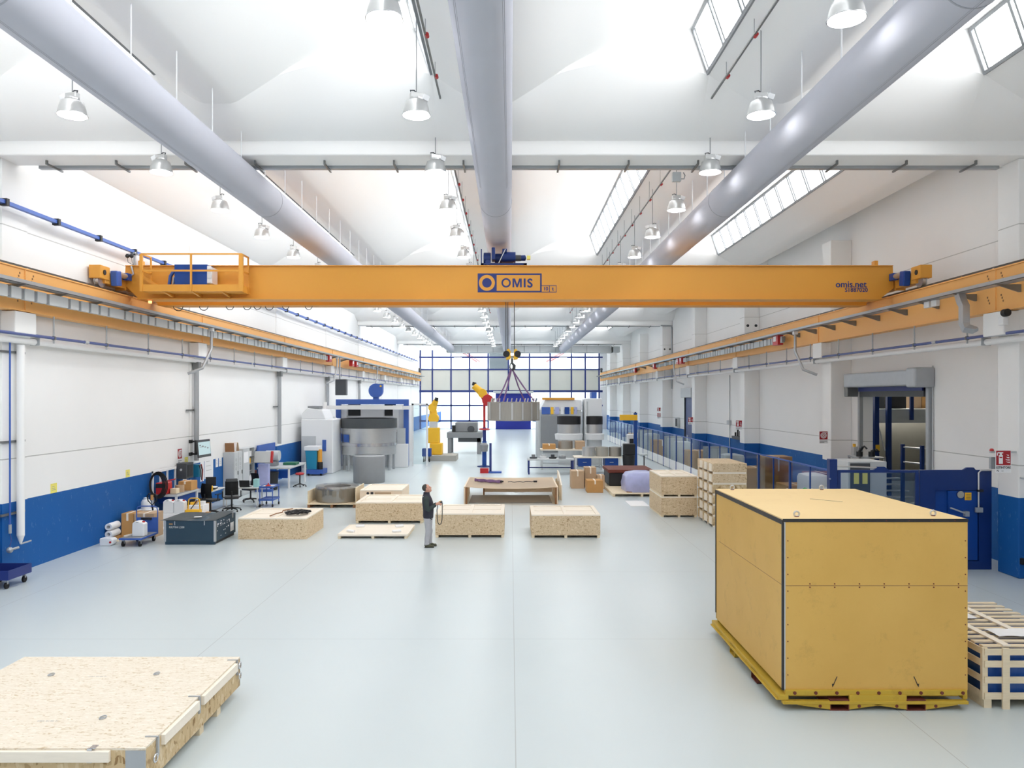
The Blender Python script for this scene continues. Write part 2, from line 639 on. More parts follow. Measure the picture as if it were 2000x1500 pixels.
# pillars and corbels
for k, y in enumerate(PIL):
    ztop = CAMZ + 5.38 if k % 2 == 0 else CAMZ + 5.6
    struct(MB().box(11.45, XR, y, y + 0.75, 0, ztop).build('pillar', 'wall_r', keep=True, bevel=0.02), 'white pillar with blue base')
    struct(MB().box(XL, XL + 0.05, y, y + 0.9, 0, CAMZ + 5.38).build('pillar', 'wall_l', keep=True), 'flat white pillar in the long wall')
    struct(MB().box(11.08, 11.45, y - 0.05, y + 0.72, 5.5, 6.04).build('pillar_corbel', 'white', keep=True, bevel=0.02))
    cbm = MB()
    cbm.prism([(-11.46, 5.38), (-11.12, 5.55), (-11.12, 6.04), (-11.46, 6.04)], 'XZ', y - 0.05, y + 0.72)
    struct(cbm.build('pillar_corbel', 'white', keep=True, bevel=0.02))
for k, dz in ((2, 2.05), (4, 3.35)):
    for x in (11.62, 12.02):
        struct(MB().cyl((x, PIL[k] - 0.002, at(0, 636 if k == 2 else 682, PIL[k]).z), (x, PIL[k] + 0.02, at(0, 636 if k == 2 else 682, PIL[k]).z), 0.07, 16).build('pillar_hole', 'black', keep=True))
# hall beyond the glazed partition
struct(MB().box(-11.8, 12.5, 127, 127.3, 0, 12).build('wall_back', 'white', keep=True))
struct(MB().box(-11.8, 12.5, YE, 128, 10.4, 10.6).build('ceiling_slab', 'ceil', keep=True))
b = MB()
for x in (-8.5, 0.2, 8.5):
    b.box(x - 0.6, x + 0.6, 99.5, 126, 10.34, 10.4)
fx = thing('ceiling_light_strip', 'long bright roof light strip seen through the upper partition panes', 'roof light', (0.2, 112, 10.34))
M['strip'] = emit('far_strip_light', (1, 1, 1, 1), 26.0)
b.bm.free()
for x in (-8.5, 0.2, 8.5):
    MB().box(x - 0.6, x + 0.6, 99.5, 126, 10.35, 10.395).build('diffuser', 'strip', fx)
# camera
cam = bpy.data.cameras.new('camera')
cam.sensor_width = 36
cam.lens = 27.0
cam.shift_x, cam.shift_y = 0.0015, 0.0125
cam.clip_end = 400
co = bpy.data.objects.new('camera', cam)
co.location = (0, 0, CAMZ)
co.rotation_euler = (PI / 2, 0, 0)
COL.objects.link(co)
SC.camera = co
# daylight behind the photographer's end of the hall, open there
wd = bpy.data.worlds.new('daylight')
wd.use_nodes = True
bg = wd.node_tree.nodes['Background']
bg.inputs[0].default_value = (0.96, 0.98, 1.0, 1)
bg.inputs[1].default_value = 0.62
SC.world = wd
SC.view_settings.view_transform = 'Standard'
SC.view_settings.look = 'None'
SC.view_settings.gamma = 1.0
SC.view_settings.use_curve_mapping = False
SC.cycles.diffuse_bounces = 5
SC.cycles.max_bounces = 8
SC.cycles.transparent_max_bounces = 16
SC.cycles.use_adaptive_sampling = True
SC.cycles.adaptive_threshold = 0.04
SC.view_settings.exposure = 0.16
# ------------------------------------------------------------------ air ducts
DUCT = [(-6.1, 'slanting along the roof above the workbench side'), (-0.37, 'running down the middle of the roof above the bridge crane'), (5.35, 'running along the roof above the yellow container side')]
DH, DR, DEND = CAMZ + 4.9, 0.40, 78.5
for i, (x, how) in enumerate(DUCT):
    t = thing('ceiling_duct', 'round grey fabric air duct ' + how, 'air duct', (x, 30, DH - DR), group='fabric air ducts under the roof')
    b = MB()
    b.lathe([(DR * 0.6, 2.0), (DR, 2.0), (DR, DEND - 0.12), (DR * 0.92, DEND - 0.03), (DR * 0.6, DEND)], (x, 0, DH), 40, 'Y')
    b.build('duct_tube', 'duct', t, smooth=40)
    for y in (3.4, 19.2, 38.0, 57.0) if i == 1 else (8.9, 19.2, 38.0, 57.0):
        MB().lathe([(DR + 0.001, y - 0.012), (DR + 0.006, y - 0.012), (DR + 0.006, y + 0.012), (DR + 0.001, y + 0.012)], (x, 0, DH), 40, 'Y', False).build('seam_band', 'seam', t, smooth=40)
    for s in (-1, 1) if i == 1 else ((1,) if i == 0 else (-1,)):
        for a in (0.42, 0.50):                       # two fine rows of stitching
            ang = -PI / 2 + (s * (a + 0.35) if i == 1 else s * -0.05 + (a - 0.46))
            p = Vector((x + (DR + 0.0005) * math.cos(ang), 10.5, DH + (DR + 0.0005) * math.sin(ang)))
            MB().obox(p, (0.007, 13.0, 0.004), ry=-(ang + PI / 2)).build('stitching', 'stitch', t)
    if i > 0:
        pz = at(936, 19, 7.4) if i == 1 else at(1888, 30, 7.5)
        yy = 7.4
        ang = -PI / 2 + (-0.06 if i == 1 else 0.25)
        lb = MB()
        rows = []
        for yq in (yy, yy + 0.28 if i == 1 else yy + 0.2):
            rows.append([(x + (DR + 0.004) * math.cos(ang + d), yq, DH + (DR + 0.004) * math.sin(ang + d)) for d in (-0.22, -0.1, 0, 0.1, 0.22)])
        lb.sheet(rows).build('care_label', 'paper', t)
        tb = MB()
        rows = []
        for yq in (yy + 0.05, yy + 0.075):
            rows.append([(x + (DR + 0.006) * math.cos(ang + d), yq, DH + (DR + 0.006) * math.sin(ang + d)) for d in (-0.17, -0.06, 0.06, 0.17)])
        tb.sheet(rows).build('label_print', 'mgrey', t)
    bl, hr = [], (0.3 if i == 1 else 0.05)
    y, top = 7.0, HA - 0.6
    while y < 76:
        if not any(bm - 0.3 < y < bm + 1.1 for bm in BEAM):
            s = 1 if i == 0 else -1
            if i == 1:
                MB().cyl((x, y, DH + DR - 0.02), (x, y, top + 0.02), 0.012, 6).build('hanger_rod', 'whitep', t)
            else:
                xx = x + s * 0.24
                MB().cyl((xx, y, DH + 0.24), (xx, y, top + 0.02), 0.012, 6).build('hanger_rod', 'whitep', t)
        y += 1.62 if y < 37 else 3.24
# rounded cross duct at the far end
t = thing('ceiling_cross_duct', 'pale sheet metal cross duct spanning the far end of the roof', 'air duct', (1, 80, CAMZ + 4.4))
b = MB()
pts = [(-6.6, 78.6), (9.0, 78.6), (10.3, 79.0), (10.6, 79.9), (10.6, 80.6), (-6.6, 80.6)]
b.prism(pts, 'XY', CAMZ + 4.55, CAMZ + 5.25).build('duct_body', 'lgrey', t, smooth=40)
for x in [-5 + 1.6 * k for k in range(9)]:
    MB().box(x, x + 0.04, 78.56, 78.62, CAMZ + 4.55, CAMZ + 5.25).build('duct_joint', 'mgrey', t)
MB().box(10.6, 11.3, 79.2, 80.4, CAMZ + 4.6, CAMZ + 5.2).build('duct_outlet', 'lgrey', t)
# ------------------------------------------------------------------ lamps
def make_lamp():
    t = thing('pendant_lamp', 'x', 'pendant lamp')
    b = MB()                                         # origin at the mouth
    b.lathe([(0.245, 0.0), (0.238, 0.03), (0.222, 0.12), (0.185, 0.235), (0.12, 0.27), (0.02, 0.275)], (0, 0, 0), 28, caps=False).build('lamp_shade', 'alu', t, smooth=50)
    MB().lathe([(0.24, 0.0), (0.25, 0.0), (0.25, 0.014), (0.24, 0.014)], (0, 0, 0), 28, caps=False).build('shade_rim', 'chrome', t, smooth=40)
    MB().lathe([(0.0, 0.028), (0.228, 0.024)], (0, 0, 0), 28, caps=False).build('lit_diffuser', 'white_lamp', t)
    b = MB()
    b.cyl((0, 0, 0.27), (0, 0, 0.31), 0.12, 16).obox((0, 0, 0.35), (0.22, 0.11, 0.09))
    b.build('ballast_box', 'alu', t, bevel=0.008)
    MB().obox((0.16, 0, 0.325), (0.12, 0.12, 0.10), ry=0.35).build('junction_box', 'whitep', t, bevel=0.008)
    MB().tube([(-0.09, 0, 0.38), (-0.11, 0, 0.43), (-0.04, 0, 0.44), (0, 0, 0.40)], 0.012, 6).build('hook_loop', 'dgrey', t, smooth=40)
    MB().cyl((0, 0, 0.39), (0, 0, 1.695), 0.009, 6).build('suspension_chain', 'mgrey', t)
    return t


LZ = CAMZ + 4.96
ROWS = [(-7.73, 'beside the workbench-side duct', 'lamps in the workbench-side row'), (-1.66, 'beside the middle duct', 'lamps in the middle row'), (4.42, 'beside the container-side duct', 'lamps in the container-side row')]
lamp0 = make_lamp()
first = True
for x, how, grp in ROWS:
    for k in range(20):
        y = 10.1 + 3.45 * k
        lab = 'aluminium bell pendant lamp, %s from the near end of the row %s' % (ORD[k], how)
        if k >= 9:
            lab = 'small distant aluminium pendant lamp in the far receding row ' + how
        if first:
            lamp0['label'], lamp0['group'] = lab, grp
            lamp0.location = (x, y, LZ)
            first = False
        else:
            dup(lamp0, (x, y, LZ), random.choice((0.0, 0.4, -0.3, 2.9)), lab, grp)
# conduits that feed the lamps: thin bars with red clips, hung on wires
for x, how in ((-1.48, 'above the middle lamp row'), (4.24, 'above the container-side lamp row'), (-7.5, 'above the workbench-side lamp row')):
    for i, (ya, yb, ht) in enumerate(((6.0, 16.9, CAMZ + 6.28), (18.2, 35.6, CAMZ + 6.0), (38.4, 55, CAMZ + 6.0))):
        t = thing('hanging_conduit', 'thin grey hanging conduit bar %s, %s roof bay' % (how, ('nearest', 'second', 'third')[i]), 'conduit', (x, ya, ht), group='hanging lamp conduits')
        b = MB()
        b.box(x - 0.018, x + 0.018, ya, yb, ht, ht + 0.03).build('conduit_bar', 'galv_dark', t)
        y = yb - 0.1
        n = 0
        while y > ya and n < 9:
            MB().cyl((x, y, ht + 0.02), (x, y, HA + (0.02 if i == 0 else 0.02)), 0.006, 5).build('hanger_wire', 'mgrey', t)
            MB().cyl((x + 0.03, y - 0.05, ht + 0.01), (x + 0.03, y + 0.05, ht + 0.01), 0.035, 10).build('red_clip', 'red', t)
            y -= 1.72
            n += 1
# cable tray under each beam
for i, y in enumerate(BEAM):
    z = CAMZ + 5.38
    t = thing('ceiling_cable_tray', 'grey cable tray hung under the %s roof beam' % ('nearest', 'second', 'third', 'fourth')[i], 'cable tray', (0, y + 1.0, z - 0.1), group='beam cable trays')
    MB().box(XL + 0.5, 11.4, y + 0.805, y + 0.93, z - 0.06, z + 0.04).build('tray_channel', 'galv', t)
    for k in range(14):
        x = -10.55 + 1.58 * k + (0.6 if k > 6 else 0)
        if x < 11.3:
            MB().box(x - 0.02, x + 0.02, y + 0.35, y + 1.0, z - 0.1, z - 0.061).box(x - 0.02, x + 0.02, y + 0.35, y + 0.4, z - 0.061, z - 0.001).build('support_strut', 'galv_dark', t)
# ------------------------------------------------------------------ crane runways
RZ0, RZ1 = CAMZ + 1.955, CAMZ + 2.955
for s, how in ((-1, 'along the plain white wall'), (1, 'along the pillared wall')):
    xc = 11.29 * s
    t = thing('crane_runway_girder', 'long orange crane runway girder on corbels ' + how, 'crane runway', (xc, 50, RZ0), group='orange crane runways')
    b = MB()
    hw = 0.15
    xw = abs(xc)
    wb = 0.125
    prof_ = [(-hw, 0), (hw, 0), (hw, 0.03), (wb, 0.035), (wb, 0.965), (hw, 0.97), (hw, 1.0), (-hw, 1.0), (-hw, 0.97), (-wb, 0.965), (-wb, 0.035), (-hw, 0.03)]
    b = MB().prism([(xc + p * 1.0, RZ0 + q) for p, q in prof_], 'XZ', Y0 + 4, 95.6)
    b.build('girder_beam', 'runway', t)
    MB().box(xc - 0.035, xc + 0.035, Y0 + 4, 95.6, RZ1, RZ1 + 0.075).build('crane_rail', 'rail', t)
    y = 14.0
    for k in range(28):
        MB().box(xc - 0.07 * 1.6, xc + 0.07 * 1.6, y, y + 0.07, RZ1, RZ1 + 0.03).build('rail_clip', 'chrome', t)
        y += 1.25
    for k in range(8):
        yj = PIL[k] + 0.35
        MB().box(xc - 0.152, xc + 0.152, yj - 0.006, yj + 0.006, RZ0 - 0.003, RZ1 - 0.002).build('splice_plate', 'runway', t)
        if k == 0:
            for dy in (-0.25, 0.25):
                for zz in (0.2, 0.7):
                    for q in (0, 0.07, 0.14):
                        MB().box(xc - s * 0.13, xc - s * 0.125, yj + dy + q * 0.5 - 0.02, yj + dy + q * 0.5 + 0.02, RZ0 + zz + q, RZ0 + zz + q + 0.045).build('stencil_mark', 'pedge', t)
    MB().box(xc - 0.12, xc + 0.12, 95.3, 95.6, RZ1 + 0.075, RZ1 + 0.6).build('end_stop', 'dgrey', t)
# cable trays with brackets along both runways
TZ = CAMZ + 2.56
for s, how in ((-1, 'below the rail on the plain white wall'), (1, 'below the rail on the pillared wall')):
    xi, xo = 10.62 * s, 10.92 * s
    t = thing('wall_cable_tray', 'long galvanised cable tray on brackets ' + how, 'cable tray', ((xi + xo) / 2, 50, TZ - 0.1), group='runway cable trays')
    b = MB()
    b.box(xi, xo, 9, 95, TZ - 0.09, TZ - 0.08).box(xi, xi + 0.012 * s, 9, 95, TZ - 0.09, TZ).box(xo - 0.012 * s, xo, 9, 95, TZ - 0.09, TZ)
    b.build('tray_channel', 'galv', t)
    y = 13.6
    while y < 94:
        b = MB()
        b.prism([(xi - 0.02 * s, TZ - 0.10), (11.16 * s, TZ - 0.10), (11.16 * s, TZ - 0.27), (11.12 * s, TZ - 0.27)], 'XZ', y - 0.022, y + 0.022)
        b.build('tray_bracket', 'galv_dark', t)
        y += 1.6 if y < 40 else 3.2
# busbar trunking: pale boxes between grey joints
BZ = CAMZ + 2.28


def busbar(s, ya, yb, label, ends, group='busbar runs under the runway rails'):
    x0, x1 = 10.78 * s, 10.9 * s
    t = thing('wall_mounted_busbar', label, 'busbar', (x0, ya, BZ - 0.15), group=group)
    MB().box(x0 + 0.02 * s, x1, ya, yb, BZ - 0.1, BZ + 0.1).build('busbar_core', 'mgrey', t)
    y, k = ya + 0.05, 0
    while y < yb - 0.3:
        L = 0.34 if k % 5 else 0.75
        L = min(L, yb - 0.05 - y)
        if y < 46 or k % 2 == 0:
            MB().box(x0, x1 - 0.02 * s, y, y + L, BZ - 0.125, BZ + 0.125).build('busbar_cover', 'lgrey', t)
        y += L + (0.12 if y < 46 else 0.5)
        k += 1
    for ye in ends:
        e = MB().box(x0 - 0.10 * s, x1, ye - 0.3, ye + 0.3, BZ - 0.2, BZ + 0.26).build('feed_box', 'red', t)
        MB().box(x0 - 0.105 * s, x0 - 0.1 * s, ye - 0.1, ye + 0.2, BZ - 0.05, BZ + 0.15).build('feed_box_plate', 'paper', e)
    MB().box(x1 - 0.02 * s, 11.162 * s, ya + 1, ya + 1.05, BZ - 0.05, BZ + 0.05).build('wall_bracket', 'galv_dark', t)
    return t


busbar(-1, 12.5, 45.5, 'row of pale busbar boxes on the plain wall, long run nearest the camera', (45.6,))
busbar(-1, 54.5, 93, 'row of pale busbar boxes on the plain wall, distant run past the red boxes', (52.2, 53.6))
busbar(1, 30.5, 48.5, 'row of pale busbar boxes on the pillared wall, run with the red end box', (31.0, 48.3))
busbar(1, 49.6, 57.5, 'short row of pale busbar boxes on the pillared wall between red boxes', (49.2, 57.4))
busbar(1, 66, 92, 'row of pale busbar boxes on the pillared wall, run at the far end', (66.3,))
# compressed air pipe and white pipe slung under each runway
for s, how in ((-1, 'plain white'), (1, 'pillared')):
    t = thing('hanging_air_pipe', 'long grey-blue compressed air pipe hung under the runway on the %s wall' % how, 'pipe', (11.15 * s, 50, CAMZ + 1.40), group='compressed air pipes')
    MB().cyl((11.15 * s, 9, CAMZ + 1.43), (11.15 * s, 95, CAMZ + 1.43), 0.036, 10).build('pipe_run', 'pipeblue', t, smooth=50)
    y, k = 18.75 - 4.9, 0
    while y < 94:
        if not any(p - 0.15 < y < p + 0.85 for p in PIL):
            MB().cyl((11.15 * s, y, CAMZ + 1.3), (11.15 * s, y, RZ0 - 0.001), 0.02, 6).build('hanger_rod', 'galv', t)
            MB().cyl((11.15 * s, y - 0.025, CAMZ + 1.43), (11.15 * s, y + 0.025, CAMZ + 1.43), 0.055, 10).build('pipe_clamp', 'galv_dark', t)
        y += 2.45
    for y in (20.1, 33.0, 46):
        MB().cyl((11.15 * s, y, CAMZ + 1.43), (11.15 * s, y + 0.16, CAMZ + 1.43), 0.05, 10).build('pipe_coupling', 'lgrey', t, smooth=40)
    t = thing('wall_mounted_white_pipe', 'long white pipe beside the air pipe on the %s wall' % how, 'pipe', (11.3 * s, 50, CAMZ + 1.2), group='white wall pipes')
    MB().cyl((11.32 * s, 9, CAMZ + 1.30), (11.32 * s, 95, CAMZ + 1.30), 0.075, 14).build('pipe_run', 'white', t, smooth=50)
    for k in range(8):
        for y in (PIL[k] + 0.95,):
            MB().box(11.2 * s, 11.42 * s, y, y + 0.03, CAMZ + 1.22, CAMZ + 1.41).build('pipe_bracket', 'galv', t)
# drop pipes on the plain wall
for k in range(5):
    y = 17.75 + 9.95 * k
    lab = ['white drop pipe with pointed end on the plain wall near the blue cart', 'grey drop pipe beside the wall mounted monitor', 'grey drop pipe on the plain wall behind the tall white machine', 'grey drop pipe on the plain wall beside the speaker cabinet', 'grey drop pipe on the plain wall above the blue portal'][k]
    t = thing('wall_drop_pipe', lab, 'pipe', (-11.3, y, 1), group='drop pipes on the plain wall')
    z0 = 0.9 if k == 0 else 1.8
    MB().cyl((-11.32, y, z0), (-11.32, y, CAMZ + 1.2), 0.085, 14).build('pipe_run', 'white' if k == 0 else 'galv', t, smooth=50)
    if k == 0:
        MB().cyl((-11.32, y, z0), (-11.32, y, z0 - 0.2), 0.085, 14, 0.02).build('pipe_tip', 'white', t, smooth=50)
        MB().cyl((-11.32, y, z0 - 0.2), (-11.2, y + 0.2, z0 - 0.16), 0.02, 8).build('drain_valve', 'galv', t)
    else:
        MB().box(-11.42, -11.2, y - 0.12, y + 0.12, CAMZ + 1.0, CAMZ + 1.25).build('pipe_head', 'galv_dark', t)
    for z in ((1.4, 3.05, 5.1) if k == 0 else (3.6,)):
        MB().box(-11.47, -11.4, y - 0.55, y + 0.3, z, z + 0.05).build('pipe_bracket', 'galv_dark', t)
    if k == 0:
        t2 = thing('wall_air_line', 'thin blue air line with brass valve beside the white drop pipe', 'air line', (-11.3, y - 0.35, 1))
        MB().cyl((-11.36, y - 0.32, 1.2), (-11.36, y - 0.32, CAMZ + 1.43), 0.02, 8).build('air_tube', 'midblue', t2, smooth=50)
        MB().cyl((-11.36, y - 0.32, 1.0), (-11.36, y - 0.32, 1.2), 0.035, 10).build('valve_body', 'galv', t2, smooth=50)
        MB().tube([(-11.36, y - 0.32, 1.0), (-11.3, y - 0.36, 0.85), (-11.3, y - 0.42, 0.72)], 0.01, 6).build('hose_tail', 'navy', t2)
        b = MB().ball((-11.3, y - 0.42, 0.64), 0.07).cyl((-11.3, y - 0.36, 0.64), (-11.24, y - 0.2, 0.66), 0.03, 8)
        b.build('water_trap', 'galv', t2, smooth=50)
# elbowed conduits from the trays
def elbow(s, y, label):
    x = 10.75 * s
    t = thing('wall_conduit_elbow', label, 'conduit', (x, y, CAMZ + 1.3), group='elbowed tray conduits')
    MB().obox((x, y, TZ - 0.14), (0.16, 0.16, 0.14)).build('conduit_box', 'whitep', t, bevel=0.01)
    MB().tube([(x, y, TZ - 0.2), (x, y, CAMZ + 1.75), (x, y - 0.06, CAMZ + 1.66), (x + 0.02 * s, y - 0.75, CAMZ + 1.0), (11.2 * s, y - 0.95, CAMZ + 0.8)], 0.05, 10).build('conduit_tube', 'galv', t, smooth=50)


elbow(-1, 27.6, 'bent grey conduit dropping from the tray above the wall monitor')
elbow(-1, 47.6, 'bent grey conduit dropping from the tray beside the red feed box')
elbow(-1, 62.0, 'bent grey conduit dropping from the tray above the blue hose reel')
elbow(1, 29.0, 'bent grey conduit dropping from the tray near the roller door pillar')
elbow(1, 50.5, 'bent grey conduit dropping from the tray by the blue side door')
# flat duct elbow at the near corbel on the pillared wall
t = thing('wall_cable_chute', 'flat galvanised cable chute bending down to the near corbel', 'cable chute', (10.7, 18.2, CAMZ + 1.4))
b = MB()
b.tube([(10.76, 18.4, TZ - 0.1), (10.76, 18.3, TZ - 0.3), (10.78, 18.25, TZ - 0.4), (10.78, 18.25, CAMZ + 1.75), (10.8, 18.2, CAMZ + 1.62), (10.9, 18.1, CAMZ + 1.58), (11.0, 18.08, CAMZ + 1.6)], [0.12, 0.12, 0.12, 0.12, 0.12, 0.1, 0.05], 4)
b.build('chute_body', 'galv', t)
t = thing('ceiling_junction_box', 'small grey box under the nearest beam tray before the container-side duct', 'junction box', (3.9, 18.0, CAMZ + 5.1))
MB().box(3.8, 4.0, 17.98, 18.1, CAMZ + 5.05, CAMZ + 5.27).build('box_case', 'lgrey', t, bevel=0.01)
MB().tube([(4.0, 18.04, CAMZ + 5.12), (4.08, 18.04, CAMZ + 5.12), (4.1, 18.04, CAMZ + 5.2), (4.06, 18.04, CAMZ + 5.27)], 0.012, 6).build('box_cable', 'mgrey', t)
t = thing('wall_riser_conduit', 'tall grey conduit rising beside the fifth pillar to the roof', 'conduit', (12.1, 57.6, 5))
MB().tube([(12.13, 57.75, CAMZ + 0.6), (12.13, 57.75, CAMZ + 5.2), (12.05, 57.75, CAMZ + 5.35), (11.3, 57.75, CAMZ + 5.37)], 0.06, 10).build('conduit_tube', 'galv', t, smooth=50)
t = thing('wall_mounted_siren', 'round black siren on white box beside the near corbel', 'siren', (10.95, 17.5, CAMZ + 1.55))
MB().cyl((11.02, 17.15, CAMZ + 1.87), (11.02, 17.02, CAMZ + 1.87), 0.085, 20).build('siren_horn', 'black', t, smooth=50)
MB().box(10.94, 11.07, 17.06, 17.24, CAMZ + 1.6, CAMZ + 1.78).build('siren_box', 'whitep', t, bevel=0.01)
t = thing('wall_mounted_junction_box', 'pair of small pale junction boxes under the tray on the pillared wall', 'junction box', (10.8, 19.6, TZ - 0.2))
for y in (19.4, 19.75):
    MB().box(10.75, 10.85, y, y + 0.24, TZ - 0.26, TZ - 0.1).build('box_cover', 'whitep', t, bevel=0.01)
# blue festoon rail high on the plain wall
FZ = CAMZ + 4.28
t = thing('wall_festoon_rail', 'thin bright blue conductor rail high on the plain wall above the runway', 'conductor rail', (-11.2, 50, FZ), group='conductor rail')
MB().box(-11.28, -11.18, 9, 93, FZ, FZ + 0.08).build('rail_profile', 'railblue', t)
y, k = 17.0, 0
while y < 92:
    MB().box(-11.31, -11.15, y, y + 0.10, FZ - 0.04, FZ + 0.12).build('rail_joint', 'black', t)
    MB().box(-11.49, -11.28, y + 0.3, y + 0.33, FZ + 0.08, FZ + 0.12).build('rail_bracket', 'galv_dark', t)
    y += 1.95
# ------------------------------------------------------------------ bridge crane
GY, RY = 22.3, 23.75
cr = thing('bridge_crane', 'wide orange double girder bridge crane spanning the hall on both runways', 'bridge crane', (0, 23.2, RZ1 + 0.075))


def P(px, py, d):
    v = at(px, py, d)
    return (v.x, v.z)


fr = [P(x, y, GY) for x, y in ((245, 520), (243, 556), (271, 584), (1719, 584), (1746, 562), (1744, 520))]
g = MB().prism(fr, 'XZ', GY, GY + 0.42).build('front_girder', 'orange', cr, bevel=0.006)
MB().box(P(271, 584, GY)[0], P(1719, 584, GY)[0], GY - 0.09, GY + 0.5, fr[2][1] - 0.022, fr[2][1] + 0.02).build('bottom_flange', 'orange', g)
MB().box(P(246, 520, GY)[0], P(1743, 520, GY)[0], GY - 0.05, GY + 0.47, fr[0][1], fr[0][1] + 0.02).build('top_flange', 'orange', g)
z0 = fr[2][1]
rr = [P(x, y, RY) for x, y in ((285, 533), (285, 575), (310, 595), (1690, 595), (1706, 577), (1706, 533))]
rr[0], rr[5] = (rr[0][0], fr[0][1] - 0.001), (rr[5][0], fr[0][1] - 0.001)
rr[2], rr[3] = (rr[2][0], z0), (rr[3][0], z0)
g2 = MB().prism(rr, 'XZ', RY, RY + 0.42).build('rear_girder', 'orange', cr, bevel=0.006)
MB().box(rr[2][0], rr[3][0], RY - 0.09, RY + 0.5, z0 - 0.022, z0 + 0.02).build('bottom_flange', 'orange', g2)
for s in (-1, 1):
    xc = 11.29 * s
    zr = RZ1 + 0.075
    e = MB()
    e.box(xc - 0.13, xc + 0.13, 21.15, 25.9, zr + 0.1, zr + 0.42)
    e.box(xc - 0.16, xc + 0.16, 20.85, 21.35, zr + 0.2, zr + 0.56).box(xc - 0.16, xc + 0.16, 25.6, 26.1, zr + 0.2, zr + 0.56)
    et = e.build('end_truck', 'orange', cr, bevel=0.015)
    for y in (21.1, 25.8):
        MB().lathe([(0.12, -0.06), (0.2, -0.06), (0.2, -0.045), (0.17, -0.04), (0.17, 0.04), (0.2, 0.045), (0.2, 0.06), (0.12, 0.06)], (xc, y, zr + 0.173), 24, 'X').build('truck_wheel', 'alu', et, smooth=40)
    MB().cyl((xc - s * 0.16, 21.05, zr + 0.38), (xc - s * 0.18, 21.05, zr + 0.38), 0.07, 16).build('axle_cap', 'black', et)
    xi = xc - s * 0.13
    m = MB().obox((xi - s * 0.12, 21.5, zr + 0.28), (0.2, 0.26, 0.42), rx=0.12).build('travel_gearbox', 'blue' if s > 0 else 'midblue', et, bevel=0.03)
    MB().cyl((xi - s * 0.12, 21.5, zr + 0.42), (xi - s * 0.12, 22.2, zr + 0.42), 0.08, 16).build('travel_motor', 'alu', et, smooth=40)
    MB().box(xi - s * 0.04, xi - s * 0.2, 22.0, 22.24, zr + 0.32, zr + 0.52).build('motor_terminal_box', 'blue', et, bevel=0.01)
    for y in (21.75,):
        MB().cyl((xi + s * 0.001, y, zr + 0.22), (xi - s * 0.006, y, zr + 0.22), 0.05, 12).build('inspection_hole', 'black', et)
    pz = 24.9
    MB().obox((xc, 22.25, zr + 0.3), (0.3, 0.03, 0.5)).build('joint_plate', 'orange', et)
# lettering on the front girder
d = GY - 0.004


def plate(x0, y0, x1, y1, th=0.004):
    a, c = at(x0, y0, d), at(x1, y1, d)
    return (min(a.x, c.x), max(a.x, c.x), GY - th, GY + 0.001, min(a.z, c.z), max(a.z, c.z))


lg = MB()
lg.box(*plate(933, 534, 970, 571)).box(*plate(970, 534, 1058, 537)).box(*plate(970, 568, 1058, 571)).box(*plate(1055, 537, 1058, 568))
for q in ((1058, 557.2, 1087, 558.4), (1058, 569.8, 1087, 571), (1086, 558, 1087, 570), (1072.7, 558, 1073.9, 570)):
    lg.box(*plate(*q))
lgo = lg.build('logo_frame', 'navy', g)
c = at(951, 552.4, d)
sc = GY / 1500
MB().cyl((c.x, GY - 0.006, c.z), (c.x, GY + 0.001, c.z), 15.6 * sc, 40).build('logo_ring', 'orange', g)
MB().cyl((c.x, GY - 0.009, c.z), (c.x, GY + 0.001, c.z), 9.3 * sc, 36).build('logo_disc', 'navy', g)
p = at(988.5, 552.4, d)
MB().lathe([(6.0 * sc, -0.004), (9.2 * sc, -0.004), (9.2 * sc, 0.001), (6.0 * sc, 0.001)], (p.x, GY, p.z), 36, 'Y', False).build('lettering', 'navy', g)
p = at(1001.5, 561.2, d)
def lt(pts):
    return MB().prism([(at(x_, y_, GY).x, at(x_, y_, GY).z) for x_, y_ in pts], 'XZ', GY - 0.004, GY + 0.001).build('lettering', 'navy', g)


mm_ = [(1001, 561.2), (1001, 544), (1006, 544), (1010, 555.5), (1014, 544), (1019, 544), (1019, 561.2), (1015.6, 561.2), (1015.6, 549.5), (1011.4, 561.2), (1008.6, 561.2), (1004.4, 549.5), (1004.4, 561.2)]
lt(mm_)
lt([(1022.8, 561.2), (1022.8, 544), (1026.6, 544), (1026.6, 561.2)])
p = at(1029.6, 560.9, d)
text('lettering', 'S', 23.6 * sc, 'navy', g, (p.x, GY - 0.003, p.z), bold=0.011)
p = at(1061.0, 567.0, d)
text('lettering', '10', 9.6 * sc, 'navy', g, (p.x, GY - 0.003, p.z), bold=0.004)
p = at(1078, 567.0, d)
text('lettering', 't', 10 * sc, 'navy', g, (p.x, GY - 0.003, p.z), bold=0.005)
p = at(1632, 561, d)
text('lettering', 'omis.net', 17.5 * sc, 'navy', g, (p.x, GY - 0.003, p.z), bold=0.005)
p = at(1650, 570, d)
text('lettering', 'S1887020', 11.4 * sc, 'navy', g, (p.x, GY - 0.003, p.z), bold=0.003)
